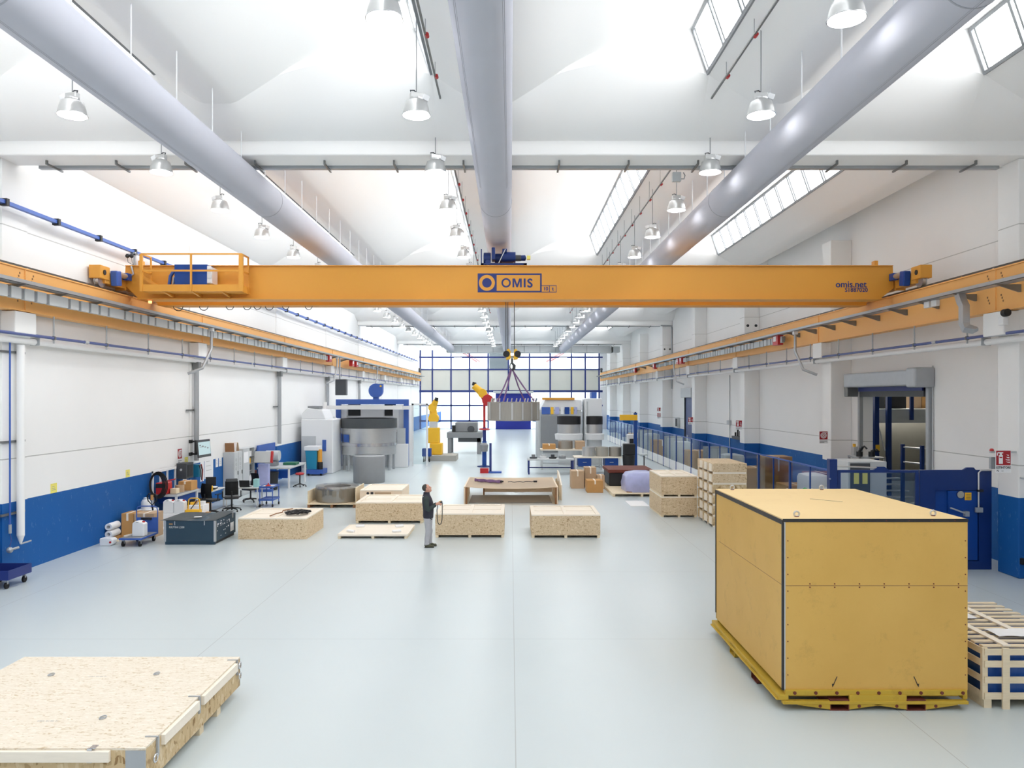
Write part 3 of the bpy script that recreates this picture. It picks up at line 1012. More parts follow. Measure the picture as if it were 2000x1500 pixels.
# service platform
PY = 21.6
pz0, pz1 = at(0, 569, PY).z, at(0, 555.5, PY).z
xa, xb = at(276, 0, PY).x, at(471, 0, PY).x
pf = MB()
pf.box(xa + 0.011, xb - 0.011, PY + 0.011, GY, pz0 + 0.002, pz0 + 0.03).box(xa, xb, PY, PY + 0.01, pz0, pz1).box(xb - 0.01, xb, PY, GY, pz0, pz1).box(xa, xa + 0.01, PY, GY, pz0, pz1)
pfo = pf.build('service_platform', 'orange', cr)
for px in (318, 374, 432):
    x = at(px, 0, PY).x
    MB().prism([(PY, pz0), (GY - 0.001, pz0), (GY - 0.001, fr[2][1] + 0.02)], 'YZ', x - 0.03, x + 0.03).build('platform_bracket', 'orange', cr)
zt, zm = at(0, 496, PY).z, at(0, 528.5, PY).z
rl = MB()
rl.box(xa, xb, PY - 0.015, PY + 0.015, zt - 0.02, zt + 0.02).box(xa, xb, PY - 0.012, PY + 0.012, zm - 0.025, zm + 0.025)
for x in (xa, xb):
    rl.box(x - 0.02, x + 0.02, PY, GY - 0.1, zt - 0.02, zt + 0.02).box(x - 0.02, x + 0.02, PY, GY - 0.1, zm - 0.02, zm + 0.02)
    rl.box(x - 0.02, x + 0.02, GY - 0.14, GY - 0.1, pz0, zt)
rl.box(xa - 0.04, xa + 0.04, PY - 0.03, PY + 0.03, pz0, zt).box(xb - 0.06, xb + 0.06, PY - 0.03, PY + 0.03, pz0, zt)
xm = at(373.5, 0, PY).x
rl.box(xm - 0.025, xm + 0.025, PY - 0.03, PY + 0.01, pz0, zt)
rl.build('guard_rail', 'orange', cr)
a, c = at(342, 517, 21.8), at(406, 557, 21.8)
cab = MB().box(a.x, c.x, 21.75, 22.2, c.z, a.z).build('control_cabinet', 'blue', cr, bevel=0.008)
vx = c.x
vg = MB()
for k in range(4):
    vg.box(vx + 0.01, vx + 0.12, 21.72, 21.74, c.z + 0.06 + k * 0.13, c.z + 0.15 + k * 0.13)
vg.box(vx, vx + 0.14, 21.74, 22.15, c.z + 0.04, a.z - 0.08).build('cabinet_resistor_grid', 'whitep', cab)
MB().tube([(a.x + 0.02, 22, a.z - 0.12), (a.x - 0.12, 22, a.z - 0.14), (a.x - 0.22, 22, a.z - 0.3), (a.x - 0.28, 22, pz0 + 0.03)], 0.05, 8).build('cabinet_cable', 'midblue', cab, smooth=50)
MB().tube([(a.x + 0.02, 21.9, a.z - 0.3), (a.x - 0.08, 21.9, a.z - 0.35), (a.x - 0.12, 21.9, pz0 + 0.03)], 0.03, 8).build('cabinet_cable', 'galv', cab, smooth=50)
# ladder, mast for the current collector, lamp, loops
lx, ly = at(262, 0, 22.0).x, 22.0
MB().obox((at(286, 545, 22.1).x, 22.1, at(0, 545, 22.1).z), (0.75, 0.05, 0.09), ry=0.62).build('access_ladder', 'orange', cr)
p = at(259, 519, GY)
MB().box(p.x - 0.03, p.x + 0.03, GY + 0.1, GY + 0.16, p.z, p.z + 0.42).build('collector_mast', 'galv', cr)
MB().box(p.x - 0.24, p.x + 0.1, GY + 0.1, GY + 0.16, p.z + 0.33, p.z + 0.37).build('collector_arm', 'galv', cr)
for k, dx in enumerate((-0.2, -0.08)):
    MB().ball((p.x + dx, GY + 0.1, p.z + 0.30), 0.06).build('collector_shoe', 'black', cr, smooth=50)
    MB().tube([(p.x + dx, GY + 0.1, p.z + 0.26), (p.x + dx + 0.02, GY + 0.1, p.z + 0.12), (p.x - 0.01, GY + 0.1, p.z + 0.02)], 0.012, 6).build('collector_cable', 'mgrey', cr)
MB().tube([(p.x - 0.02, GY - 0.03, p.z - 0.02), (p.x + 0.05, GY - 0.05, p.z - 0.25), (p.x - 0.2, GY - 0.08, p.z - 0.38), (p.x - 0.35, GY - 0.1, p.z - 0.42)], 0.03, 8).build('collector_cable', 'galv', cr, smooth=50)
for px in (270, 1715):
    p = at(px, 512, GY)
    MB().box(p.x - 0.05, p.x + 0.05, GY + 0.1, GY + 0.3, fr[0][1], fr[0][1] + 0.18).build('buffer_stop', 'orange', cr)
p = at(290, 588, GY)
MB().cyl((p.x, GY + 0.1, p.z + 0.02), (p.x, GY + 0.1, p.z - 0.05), 0.05, 14).build('warning_beacon', 'beacon', cr)
MB().cyl((p.x, GY + 0.1, p.z + 0.02), (p.x, GY + 0.1, fr[2][1] + 0.05), 0.055, 14).build('beacon_base', 'red', cr)
for px in (348, 398, 449, 483, 503, 526, 558, 603):
    p = at(px, 596, RY + 0.2)
    rr_ = random.uniform(0.1, 0.17)
    MB().tube([(p.x + rr_ * math.cos(a_), RY + 0.2, p.z - 0.02 - 1.1 * rr_ * abs(math.sin(a_)) * random.uniform(0.9, 1.0)) for a_ in [PI * k / 10 for k in range(11)]], 0.012, 6).build('cable_loop', 'dgrey', cr, smooth=50)
# hoist trolley, riding on the girders
ht = thing('hoist_trolley', 'dark blue motor hoist trolley on top of the orange crane girders', 'hoist trolley', (at(985, 0, 22.9).x, 22.9, fr[0][1] + 0.02))
S = 22.3 / 1500


def hx(px):
    return (px - CX) * S


zb = fr[0][1] + 0.021
hz = lambda py: zb + (520 - py) * S
b = MB()
b.box(hx(939), hx(1029), 22.32, 22.42, zb, hz(515)).box(hx(939), hx(1029), 23.8, 23.9, zb, hz(515)).box(hx(939), hx(945), 22.32, 23.9, zb, hz(515)).box(hx(1022), hx(1029), 22.32, 23.9, zb, hz(515))
b.build('trolley_frame', 'hoist', ht, bevel=0.01)
MB().box(hx(939), hx(941), 22.34, 22.40, hz(516), hz(487)).build('frame_post', 'hoist', ht)
MB().cyl((hx(944), 22.62, hz(504)), (hx(958), 22.62, hz(504)), 13 * S, 18).build('hoist_gearbox', 'hoist', ht, smooth=30, bevel=0.01)
MB().box(hx(960), hx(967), 22.35, 22.75, hz(508), hz(483.5)).build('brake_column', 'hoist', ht, bevel=0.02)
MB().cyl((hx(966), 22.7, hz(501.5)), (hx(1002), 22.7, hz(501.5)), 9.5 * S, 20).build('hoist_drum', 'deepblue', ht, smooth=30)
MB().cyl((hx(980), 22.55, hz(501)), (hx(1007), 22.55, hz(501)), 10.5 * S, 24).build('hoist_motor', 'hoist', ht, smooth=30, bevel=0.008)
MB().box(hx(981), hx(990), 22.4, 22.6, hz(493), hz(485.5)).build('terminal_box', 'hoist', ht, bevel=0.008)
MB().cyl((hx(1007), 22.55, hz(502.5)), (hx(1018), 22.55, hz(502.5)), 6 * S, 18).build('brake_drum', 'dgrey', ht, smooth=30)
MB().lathe([(0.4 * S, 1017 * 0), (5.5 * S, 0), (5.8 * S, 0.12), (2 * S, 0.15)], (hx(1018), 22.5, hz(503)), 16, 'X').build('cable_reel', 'hoist', ht, smooth=30)
MB().box(hx(1029.2), hx(1036), 22.35, 22.5, hz(507), hz(500)).build('limit_switch', 'palegold', ht)
MB().tube([(hx(987), 22.38, hz(487)), (hx(981), 22.34, hz(500)), (hx(974), 22.33, hz(515))], 0.014, 6).build('motor_cable', 'lgrey', ht, smooth=50)
MB().lathe([(3.4 * S, -0.03), (5.2 * S, -0.03), (5.2 * S, 0.03), (3.4 * S, 0.03)], (hx(953), 22.28, zb + 0.085), 20, 'Y').build('trolley_wheel', 'hoist', ht, smooth=30)
# ropes and hook block
HD = 23.2
hk = thing('hook_block', 'hanging yellow twin sheave hook block on thin steel ropes below the crane', 'hook block', (at(1000, 690, HD).x, HD, at(0, 716, HD).z))
for px in (988, 991.8, 1004.5):
    a = at(px, 690, HD)
    MB().cyl((a.x, HD, a.z), (a.x, HD, zb + 0.3), 0.012, 6).build('hoist_rope', 'dgrey', hk)
for px in (993, 1007):
    a = at(px, 692, HD)
    sh = MB().prism([(a.x - 0.07, a.z - 0.17), (a.x + 0.07, a.z - 0.15), (a.x + 0.07, a.z + 0.08), (a.x + 0.02, a.z + 0.17), (a.x - 0.05, a.z + 0.13)], 'XZ', HD - 0.17, HD + 0.17).build('sheave_guard', 'yellow', hk, bevel=0.02)
    MB().cyl((a.x + (0.06 if px > 1000 else -0.06), HD - 0.18, a.z), (a.x + (0.06 if px > 1000 else -0.06), HD + 0.18, a.z), 0.1, 16).build('sheave_wheel', 'black', sh)
a, c = at(996, 697, HD), at(1005, 697, HD)
MB().cyl((a.x, HD, a.z), (c.x, HD, c.z), 0.05, 12).build('hook_crosshead', 'alu', hk)
a = at(1000, 700, HD)
MB().tube([(a.x, HD + 0.0, a.z), (a.x, HD, a.z - 0.14), (a.x + 0.07, HD, a.z - 0.22), (a.x + 0.06, HD, a.z - 0.32), (a.x - 0.03, HD, a.z - 0.34), (a.x - 0.08, HD, a.z - 0.26)], [0.03, 0.035, 0.05, 0.05, 0.035, 0.015], 10).build('lifting_hook', 'dgrey', hk, smooth=50)
# slings and the load
ld = thing('hanging_metal_ring', 'thick grey metal ring hanging from the crane by slings', 'metal ring', (at(1002, 0, HD).x, HD, at(0, 821, HD).z))
lx = at(1003, 0, HD).x
zt, zb2 = at(0, 785, HD).z, at(0, 821, HD).z
R = 51 * HD / 1500
MB().lathe([(R * 0.72, zb2), (R, zb2), (R, zt), (R * 0.72, zt), (R * 0.72, zb2 + 0.01)], (lx, HD, 0), 48, caps=False).build('ring_body', 'steel', ld, smooth=40)
for k in range(16):
    a = 2 * PI * k / 16 + 0.1
    MB().cyl((lx + 0.86 * R * math.cos(a), HD + 0.86 * R * math.sin(a), zt - 0.02), (lx + 0.86 * R * math.cos(a) + 0.03, HD + 0.86 * R * math.sin(a), zt + 0.11), 0.02, 8).build('tie_bolt', 'chrome', ld)
for k in (9, 10.4, 11.6, 12.6, 13.6, 14.6):
    a = 2 * PI * k / 16 + 0.1
    MB().box(-0.025, 0.025, -0.012, 0.012, zb2 + 0.04, zt - 0.03, Matrix.Translation((lx + 1.004 * R * math.cos(a), HD + 1.004 * R * math.sin(a), 0)) @ Matrix.Rotation(a + PI / 2, 4, 'Z')).build('tie_strip', 'alu', ld)
hb = at(999, 722, HD)
for k, (px, dy, m_) in enumerate(((984, -0.3, 'sling'), (989, -0.45, 'sling'), (1031, -0.2, 'sling'), (1022, 0.5, 'sling'))):
    a = at(px, 785, HD)
    t = thing('lifting_sling', ['violet hanging sling leading steeply down to the ring, outer strand', 'violet hanging sling leading steeply down to the ring, inner strand', 'violet hanging sling slanting from the hook to the far-out end of the ring', 'violet hanging sling behind the other strands on the ring'][k], 'lifting sling', (hb.x, HD, a.z), group='lifting slings on the hook')
    r_ = Vector((a.x - lx, dy, 0))
    r_ = r_.normalized() * R * 0.86
    MB().tube([(hb.x - 0.02 + 0.02 * k, HD - 0.12 + 0.08 * k, hb.z), ((hb.x + lx + r_.x) / 2, HD + r_.y / 2, (hb.z + zt) / 2), (lx + r_.x, HD + r_.y, zt + 0.03)], 0.022, 6).build('sling_strand', m_, t, smooth=50)
    MB().tube([(hb.x + 0.05 * math.cos(q), HD - 0.12 + 0.08 * k, hb.z + 0.1 + 0.1 * math.sin(q)) for q in [2 * PI * j / 10 for j in range(10)]], 0.018, 6, True).build('sling_eye', 'dgrey', t, smooth=50)
# ------------------------------------------------------------------ wooden crates
def crate(x0, x1, y0, y1, h, label, z=0.0, foot=0.075, group=None, mid=True, body='osb', cord=True, topinset=0.03):
    t = thing('wooden_crate', label, 'wooden crate', ((x0 + x1) / 2, (y0 + y1) / 2, z), group=group)
    zb, zt = z + foot, z + h
    MB().box(x0, x1, y0, y0 + 0.02, zb, zt - 0.0405).build('front_panel', body, t)
    MB().box(x0, x1, y1 - 0.02, y1, zb, zt - 0.0405).build('rear_panel', body, t)
    for xa in (x0, x1 - 0.02):
        MB().box(xa, xa + 0.02, y0 + 0.02, y1 - 0.02, zb, zt - 0.0405).build('side_panel', body, t)
    b = MB()
    n = 4
    dy = (y1 - y0 - 0.2) / n
    for k in range(n):
        b.box(x0 + 0.1, x1 - 0.1, y0 + 0.1 + k * dy + 0.004, y0 + 0.1 + (k + 1) * dy - 0.004, zt - 0.05, zt - topinset)
    b.build('lid_plank', 'pine', t)
    f = MB()
    w = 0.11
    f.box(x0, x1, y0, y0 + w, zt - 0.04, zt).box(x0, x1, y1 - w, y1, zt - 0.04, zt).box(x0, x0 + w, y0 + w, y1 - w, zt - 0.04, zt).box(x1 - w, x1, y0 + w, y1 - w, zt - 0.04, zt)
    xm = (x0 + x1) / 2
    if mid:
        f.box(xm - 0.05, xm + 0.05, y0 + w, y1 - w, zt - 0.04, zt + 0.002)
        ym = (y0 + y1) / 2
        f.box(x0 + w, xm - 0.05, ym - 0.02, ym + 0.03, zt - 0.04, zt - 0.012).box(xm + 0.05, x1 - w, ym - 0.02, ym + 0.03, zt - 0.04, zt - 0.012)
    f.build('lid_frame', 'pine', t, bevel=0.004)
    if foot > 0.03:
        for xa in (x0 + 0.01, xm - 0.04, x1 - 0.09):
            MB().box(xa, xa + 0.08, y0 + 0.005, y1 - 0.005, z, zb).build('foot_runner', 'pinef', t)
    MB().box(x0 + 0.02, x1 - 0.02, y0 + 0.02, y1 - 0.02, zb, zb + 0.02).build('base_board', 'pinef', t)
    return t


crate(-2.19, -0.18, 22.36, 24.3, 0.70, 'strand board crate with pine lid frame just beside the standing man')
crate(0.61, 2.61, 22.3, 24.2, 0.68, 'strand board crate with pine lid frame standing alone in mid floor')
crate(-5.02, -2.84, 24.9, 26.9, 0.68, 'strand board crate behind the flat white lid pallet')
crate(-7.84, -5.87, 22.1, 24.1, 0.61, 'strand board crate with a dark heap of cable on its lid', foot=0.0)
t = crate(-5.49, -3.96, 28, 30, 0.70, 'plywood crate with printed side behind the strand board crates', body='ply', mid=False)
b = MB()
b.cyl((-5.2, 27.998, 0.58), (-5.2, 27.993, 0.58), 0.05, 12).box(-5.1, -5.0, 27.993, 27.999, 0.53, 0.63).build('printed_symbol', 'ink', t)
MB().box(-4.95, -4.35, 27.993, 27.999, 0.5, 0.62).build('printed_line', 'card2', t)
# things on the crates
t = thing('cable_heap', 'tangled dark cable heap on the crate lid near the navy case', 'cable', (-6.4, 23.1, 0.6))
b = MB()
for k in range(5):
    pts = []
    for j in range(22):
        a = j * 0.62 + k
        rr = 0.16 + 0.1 * math.sin(1.7 * j + k)
        pts.append((-6.35 + rr * 1.5 * math.cos(a), 22.95 + rr * math.sin(a) * 1.6, 0.622 + 0.012 * (j % 5) + 0.008 * k))
    b.tube(pts, 0.012, 5)
b.build('cable_loop', 'black', t, smooth=60)
t = thing('loose_sling', 'brown strap trailing across the middle of the crate lid', 'strap', (-6.8, 22.9, 0.6))
MB().tube([(-7.0, 22.35, 0.632), (-6.95, 22.8, 0.635), (-6.86, 23.1, 0.63), (-6.93, 23.4, 0.635), (-6.75, 23.8, 0.632)], 0.016, 6).build('strap_band', 'pedge', t, smooth=60)
# flat lid pallet with fittings
t = thing('lid_pallet', 'flat white-topped lid pallet lying in front of a crate', 'pallet', (-4, 23, 0))
b = MB()
for k in range(6):
    b.box(-5.0, -2.98, 22.2 + k * 0.285, 22.2 + k * 0.285 + 0.28, 0.085, 0.115)
b.build('deck_plank', 'pine', t)
f = MB()
f.box(-5.0, -2.98, 22.19, 22.24, 0.07, 0.125).box(-5.0, -2.98, 23.86, 23.91, 0.07, 0.125).box(-5.01, -4.95, 22.2, 23.9, 0.07, 0.125).box(-3.03, -2.97, 22.2, 23.9, 0.07, 0.125).build('edge_frame', 'pine', t)
for x in (-4.99, -4.02, -3.07):
    MB().box(x, x + 0.08, 22.2, 23.9, 0, 0.085).build('foot_runner', 'pinef', t)
for x, y in ((-4.7, 22.6), (-3.35, 22.6), (-4.6, 23.5), (-3.4, 23.5)):
    b = MB()
    b.obox((x, y, 0.15), (0.26, 0.1, 0.06), rz=random.uniform(-0.6, 0.6), rx=0.1).build('foam_block', 'paper', t, bevel=0.015)
# wooden stand with sagging plywood top
t = thing('plywood_stand', 'low open plywood stand with sagging top, violet slings lying on it', 'wooden stand', (0, 31, 0))
rows, rows2 = [], []
for y in (29.3, 31, 32.9):
    rows.append([(-1.78 + 3.6 * k / 12, y, 0.66 - 0.075 * (1 - (2 * k / 12 - 1) ** 2) * (1.0 if y < 32 else 0.4)) for k in range(13)])
b = MB().sheet(rows)
bmesh.ops.solidify(b.bm, geom=b.bm.faces[:], thickness=0.045)
b.build('top_sheet', 'ply', t, smooth=40)
MB().box(-1.78, -1.73, 29.32, 32.8, 0, 0.66).build('side_panel', 'ply', t)
MB().box(1.77, 1.82, 29.32, 32.8, 0, 0.66).build('side_panel', 'ply', t)
for x in (-1.72, 1.70):
    MB().box(x, x + 0.07, 29.3, 29.4, 0, 0.63).build('edge_post', 'pedge', t)
MB().box(-1.1, 1.73, 32.1, 32.2, 0.12, 0.46).build('rear_rail', 'pine', t)
MB().box(-1.14, -1.08, 32.0, 32.1, 0, 0.6).build('rear_post', 'pedge', t)
t = thing('clear_plastic_sheet', 'crumpled clear plastic sheet hanging under the plywood stand', 'plastic sheet', (0.3, 30, 0.3))
rows = []
for j, y in enumerate((31.6, 31.3, 31.1)):
    rows.append([(-0.6 + 1.9 * k / 14, y, 0.47 - 0.13 * j * math.sin(PI * k / 14) - 0.02 * math.sin(3 * k + j)) for k in range(15)])
MB().sheet(rows).build('film_sheet', 'film', t, smooth=60)
t = thing('rough_floor_board', 'rough grey board lying on the floor under the plywood stand', 'board', (0.2, 30.4, 0))
MB().box(-1.6, 1.6, 29.6, 31.9, 0.002, 0.02).build('board_sheet', 'mgrey', t)
for k, (xa, xb, lab) in enumerate(((-1.45, -0.35, 'bunched violet sling on the plywood stand'), (-0.1, 1.0, 'thin stretched sling with end hooks on the plywood stand'))):
    t = thing('loose_sling', lab, 'lifting sling', (xa, 31, 0.6))
    for q in range(3 if k == 0 else 1):
        MB().tube([(xa + (xb - xa) * j / 9, 31.2 + 0.12 * math.sin(2.2 * j + q) + 0.1 * q - (0.25 if k == 0 else 0) * j / 9, 0.66 - 0.075 * (1 - (2 * (xa + (xb - xa) * j / 9 + 1.78) / 3.6 - 1) ** 2) + 0.06 + 0.02 * q) for j in range(10)], 0.03 if k == 0 else 0.012, 6).build('sling_strand', 'sling' if k == 0 else 'vest', t, smooth=60)
    MB().obox((xb, 30.95, 0.6 + 0.09), (0.14, 0.1, 0.06)).build('sling_hook', 'black', t)
t = thing('leaning_crate_side', 'pale wooden crate side standing on edge beyond the plywood stand', 'wooden panel', (2.2, 32, 0))
MB().prism([(30.4, 0.0), (33.0, 0.0), (33.0, 0.95), (32.3, 0.95), (30.4, 0.6)], 'YZ', 2.0, 2.05).build('panel_sheet', 'pine', t)
for y in (30.5, 31.7, 32.9):
    MB().box(1.93, 2.0, y, y + 0.08, 0, 0.6).build('panel_batten', 'pinef', t)
# wrapped ring on pallet
t = thing('wrapped_metal_ring', 'film-wrapped grey metal ring with wooden boards on a pallet', 'wrapped ring', (-6.6, 29.2, 0.14))
MB().lathe([(0.5, 0.16), (0.78, 0.16), (0.80, 0.2), (0.80, 0.66), (0.76, 0.70), (0.5, 0.70), (0.5, 0.17)], (-6.6, 29.3, 0), 40, caps=False).build('ring_body', 'steel', t, smooth=40)
MB().lathe([(0.81, 0.15), (0.82, 0.6), (0.8, 0.74), (0.3, 0.76), (0.0, 0.76)], (-6.6, 29.3, 0), 26, caps=False).build('film_wrap', 'film', t, smooth=40)
t = thing('wooden_pallet', 'pale pallet with end boards carrying the film-wrapped ring', 'pallet', (-6.6, 29.2, 0))
b = MB()
for k in range(6):
    b.box(-7.52, -5.72, 28.35 + k * 0.31, 28.35 + k * 0.31 + 0.28, 0.12, 0.145)
b.build('deck_plank', 'pinef', t)
for x in (-7.5, -6.65, -5.82):
    MB().box(x, x + 0.09, 28.36, 30.15, 0, 0.12).build('foot_runner', 'pedge', t)
MB().box(-7.53, -7.49, 28.5, 30.0, 0.145, 0.6).build('end_board', 'pinef', t)
MB().box(-5.76, -5.72, 28.5, 30.0, 0.145, 0.72).build('end_board', 'pinef', t)
# navy flight case
t = thing('navy_crate', 'dark teal crate with grey lifted lid and aluminium corners', 'crate', (-8.9, 22, 0))
x0, x1, y0, y1 = -9.6, -8.18, 21.3, 22.85
MB().box(x0, x1, y0, y1, 0.08, 0.66).build('crate_body', 'slate', t, bevel=0.004)
for x in (x0 + 0.04, x1 - 0.12):
    MB().box(x, x + 0.08, y0 + 0.01, y1 - 0.01, 0, 0.08).build('foot_runner', 'black', t)
MB().box(x0 + 0.02, x1 - 0.02, y0 + 0.005, y0 + 0.09, 0, 0.08).build('foot_runner', 'slate', t)
for x, w in ((x0, -1), (x1, 1)):
    b = MB()
    b.box(x - 0.006 * (w < 0), x - w * 0.05, y0 - 0.006, y0, 0.08, 0.66).box(x, x + w * 0.006, y0, y0 + 0.05, 0.08, 0.66).build('corner_strip', 'alu', t)
rows = []
lid = MB()
for z in (0.0, 0.028):
    pass
rows = [[(x0 - 0.12 + (x1 - x0 + 0.12) * k / 8, y, 0.668 + 0.012 * math.sin(k * 0.9) + (0.05 if y > 22 and k > 5 else 0)) for k in range(9)] for y in (y0 - 0.03, 22.0, y1 - 0.05)]
lid.sheet(rows)
bmesh.ops.solidify(lid.bm, geom=lid.bm.faces[:], thickness=-0.025)
lid.build('crate_lid', 'slatetop', t, smooth=30)
MB().obox((-8.85, 21.75, 0.702), (0.2, 0.16, 0.004), rz=0.3).build('lid_note', 'paper', t)
for x in (x0 + 0.28, x1 - 0.32):
    MB().box(x, x + 0.025, y0 - 0.012, y0, 0.54, 0.65).build('lid_latch', 'chrome', t)
MB().box(x0 + 0.13, x0 + 0.23, y0 - 0.003, y0, 0.555, 0.585).build('sticker', 'card', t)
text('lettering', 'RR7704 L208', 0.078, 'lgrey', t, (x0 + 0.13, y0 - 0.002, 0.455), bold=0.001)
s = MB()
random.seed(4)
for k in range(26):
    yy, zz = random.uniform(y0 + 0.1, y1 - 0.5), random.choice((0.52, 0.47, 0.35, 0.3, 0.18, 0.58))
    s.box(x1, x1 + 0.003, yy, yy + random.uniform(0.02, 0.07), zz, zz + random.uniform(0.015, 0.04))
s.build('worn_print_mark', 'paper', t)
MB().box(x1, x1 + 0.004, y1 - 0.42, y1 - 0.16, 0.17, 0.42).build('shipping_label', 'paper', t)
MB().box(x1, x1 + 0.02, y1 - 0.3, y1 - 0.24, 0.55, 0.68).build('side_latch', 'alu', t)
# near floor panel crate, lower corner of the frame
t = thing('panel_crate', 'large flat strand board crate with pine edge battens and clips on low feet', 'flat crate', (-5.2, 9.2, 0))
x0, x1, y0, y1, zb, zt = -6.72, -3.74, 7.86, 10.62, 0.11, 0.505
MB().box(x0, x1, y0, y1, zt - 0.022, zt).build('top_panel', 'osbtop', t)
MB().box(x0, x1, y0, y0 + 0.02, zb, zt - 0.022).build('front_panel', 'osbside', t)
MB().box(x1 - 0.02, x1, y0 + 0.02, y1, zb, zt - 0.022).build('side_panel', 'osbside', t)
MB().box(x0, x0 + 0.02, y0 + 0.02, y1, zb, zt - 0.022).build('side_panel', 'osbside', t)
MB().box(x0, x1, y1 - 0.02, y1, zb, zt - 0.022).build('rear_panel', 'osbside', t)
MB().box(x0 + 0.02, x1 - 0.02, y0 + 0.02, y1 - 0.02, zb, zb + 0.02).build('base_board', 'pinef', t)
for y0_, y1_ in ((8.22, 9.14), (9.28, 10.42)):
    MB().box(x1, x1 + 0.045, y0_, y1_, zt - 0.13, zt - 0.02).build('edge_batten', 'pine', t, bevel=0.004)
MB().box(x0 + 0.3, x1 - 0.35, y0 - 0.045, y0, zt - 0.13, zt - 0.02).build('edge_batten', 'pine', t, bevel=0.004)
for yy in (8.05, 9.9, 9.35):
    MB().box(x1 - 0.14, x1 - 0.02, yy - 0.06, yy + 0.06, 0, zb).build('foot_block', 'pinef', t)
for yy in (8.4, 10.0):
    MB().box(x0 + 0.05, x0 + 0.17, yy, yy + 0.12, 0, zb).build('foot_block', 'pinef', t)
MB().box(x1 - 0.2, x1 + 0.004, y0 - 0.004, y0 + 0.012, zb, zt - 0.024).build('corner_plate', 'galv', t)
for yy in (8.12, 9.21, 10.48):
    c = MB()
    c.box(x1 + 0.001, x1 + 0.02, yy - 0.02, yy + 0.02, zt - 0.2, zt - 0.01).box(x1 - 0.12, x1 + 0.02, yy - 0.012, yy + 0.012, zt, zt + 0.008)
    c.build('clamp_clip', 'galv', t)
for yy, zz in ((8.02, 0.33), (10.52, 0.42), (10.52, 0.28)):
    MB().tube([(x1 + 0.035, yy + 0.04 * math.cos(a), zz + 0.04 * math.sin(a)) for a in [2 * PI * k / 14 for k in range(14)]], 0.011, 6, True).build('ring_bolt', 'chrome', t, smooth=60)
c = MB().box(x1 - 0.58, x1 - 0.53, y0 - 0.03, y0, zt - 0.14, zt + 0.005).box(x1 - 0.56, x1 - 0.5, y0 - 0.02, y0 + 0.05, zt, zt + 0.01)
c.build('clamp_clip', 'chrome', t)
for px, py in ((100, 1319), (306, 1317), (201, 1403)):
    dd = (CAMZ - zt) * F / (py - HY)
    xx = (px - CX) * dd / F
    r_ = MB()
    r_.tube([(xx + 0.032 * math.cos(a), dd + 0.05 * math.sin(a), zt + 0.012) for a in [2 * PI * k / 12 for k in range(12)]], 0.006, 6, True)
    r_.box(xx - 0.03, xx + 0.03, dd - 0.008, dd + 0.008, zt, zt + 0.012)
    r_.build('lashing_ring', 'galv', t)
for px, py, w in ((195, 1322, 0.3), (98, 1409, 0.3)):
    dd = (CAMZ - zt) * F / (py - HY)
    xx = (px - CX) * dd / F
    text('board_print', 'OSB/3  EN 300  E1', 0.03, 'mgrey', t, (xx - w / 2, dd, zt + 0.0005), rot=(0, 0, 0), depth=0.0003)
# big yellow container
t = thing('yellow_container', 'big scuffed yellow box container on a steel skid', 'container', (4.8, 11.7, 0))


def yellow(name, a, b_, dirt):
    m, nt, bs, out = nodes(name)
    v = coords(nt)
    n = N(nt, 'TexNoise', i_Scale=1.1, i_Detail=7.0, i_Roughness=0.6)
    nt.links.new(v, n.inputs['Vector'])
    c = mixc(nt, n.outputs[0], a, b_)
    n2 = N(nt, 'TexNoise', i_Scale=3.4, i_Detail=9.0, i_Roughness=0.75)
    nt.links.new(v, n2.inputs['Vector'])
    c = mixc(nt, ramp(nt, n2.outputs[0], [(0.56, 0.0), (0.8, 0.4)]), c, dirt)
    nt.links.new(c, bs.inputs['Base Color'])
    bs.inputs['Roughness'].default_value = 0.5
    bs.inputs['Specular IOR Level'].default_value = 0.35
    bp = N(nt, 'Bump', i_Strength=0.06, i_Distance=0.05)
    nt.links.new(n.outputs[0], bp.inputs['Height'])
    nt.links.new(bp.outputs[0], bs.inputs['Normal'])
    return m


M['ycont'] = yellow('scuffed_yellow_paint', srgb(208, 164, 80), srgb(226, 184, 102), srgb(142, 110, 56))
M['ytop'] = yellow('pale_yellow_top', srgb(236, 204, 144), srgb(244, 214, 156), srgb(212, 172, 108))  # roof panel: lighter, less saturated yellow than the walls
M['yskid'] = yellow('worn_yellow_skid', srgb(190, 156, 50), srgb(206, 174, 66), srgb(110, 70, 40))
M['trimblk'] = mat('scuffed_black_edge_trim', srgb(44, 42, 42), 0.5, var=0.5, vscale=14)
M['rust'] = mat('rusty_red_steel', srgb(112, 52, 40), 0.7, var=0.35, vscale=9)
x0, x1, y0, y1, z0, z1 = 3.58, 6.0, 10.08, 13.38, 0.25, 2.47
MB().box(x0, x1, y0, y0 + 0.03, z0, z1).build('front_wall', 'ycont', t)
MB().box(x0, x0 + 0.03, y0 + 0.03, y1, z0, z1).build('side_wall', 'ycont', t)
MB().box(x1 - 0.03, x1, y0 + 0.03, y1, z0, z1).build('side_wall', 'ycont', t)
MB().box(x0, x1, y1 - 0.03, y1, z0, z1).build('rear_wall', 'ycont', t)
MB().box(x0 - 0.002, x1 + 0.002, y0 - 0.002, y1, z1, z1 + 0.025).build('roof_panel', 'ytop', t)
MB().box(x0 - 0.006, x1 + 0.006, y0 - 0.008, y0 + 0.004, z1 - 0.012, z1 + 0.028).build('edge_trim', 'trimblk', t)
MB().box(x0 - 0.012, x0 + 0.004, y0, y1, z1 - 0.05, z1 + 0.01).build('edge_trim', 'trimblk', t)
MB().box(x0 - 0.014, x0 + 0.01, y0 - 0.008, y0 + 0.03, z0, z1 - 0.02).build('edge_trim', 'trimblk', t)
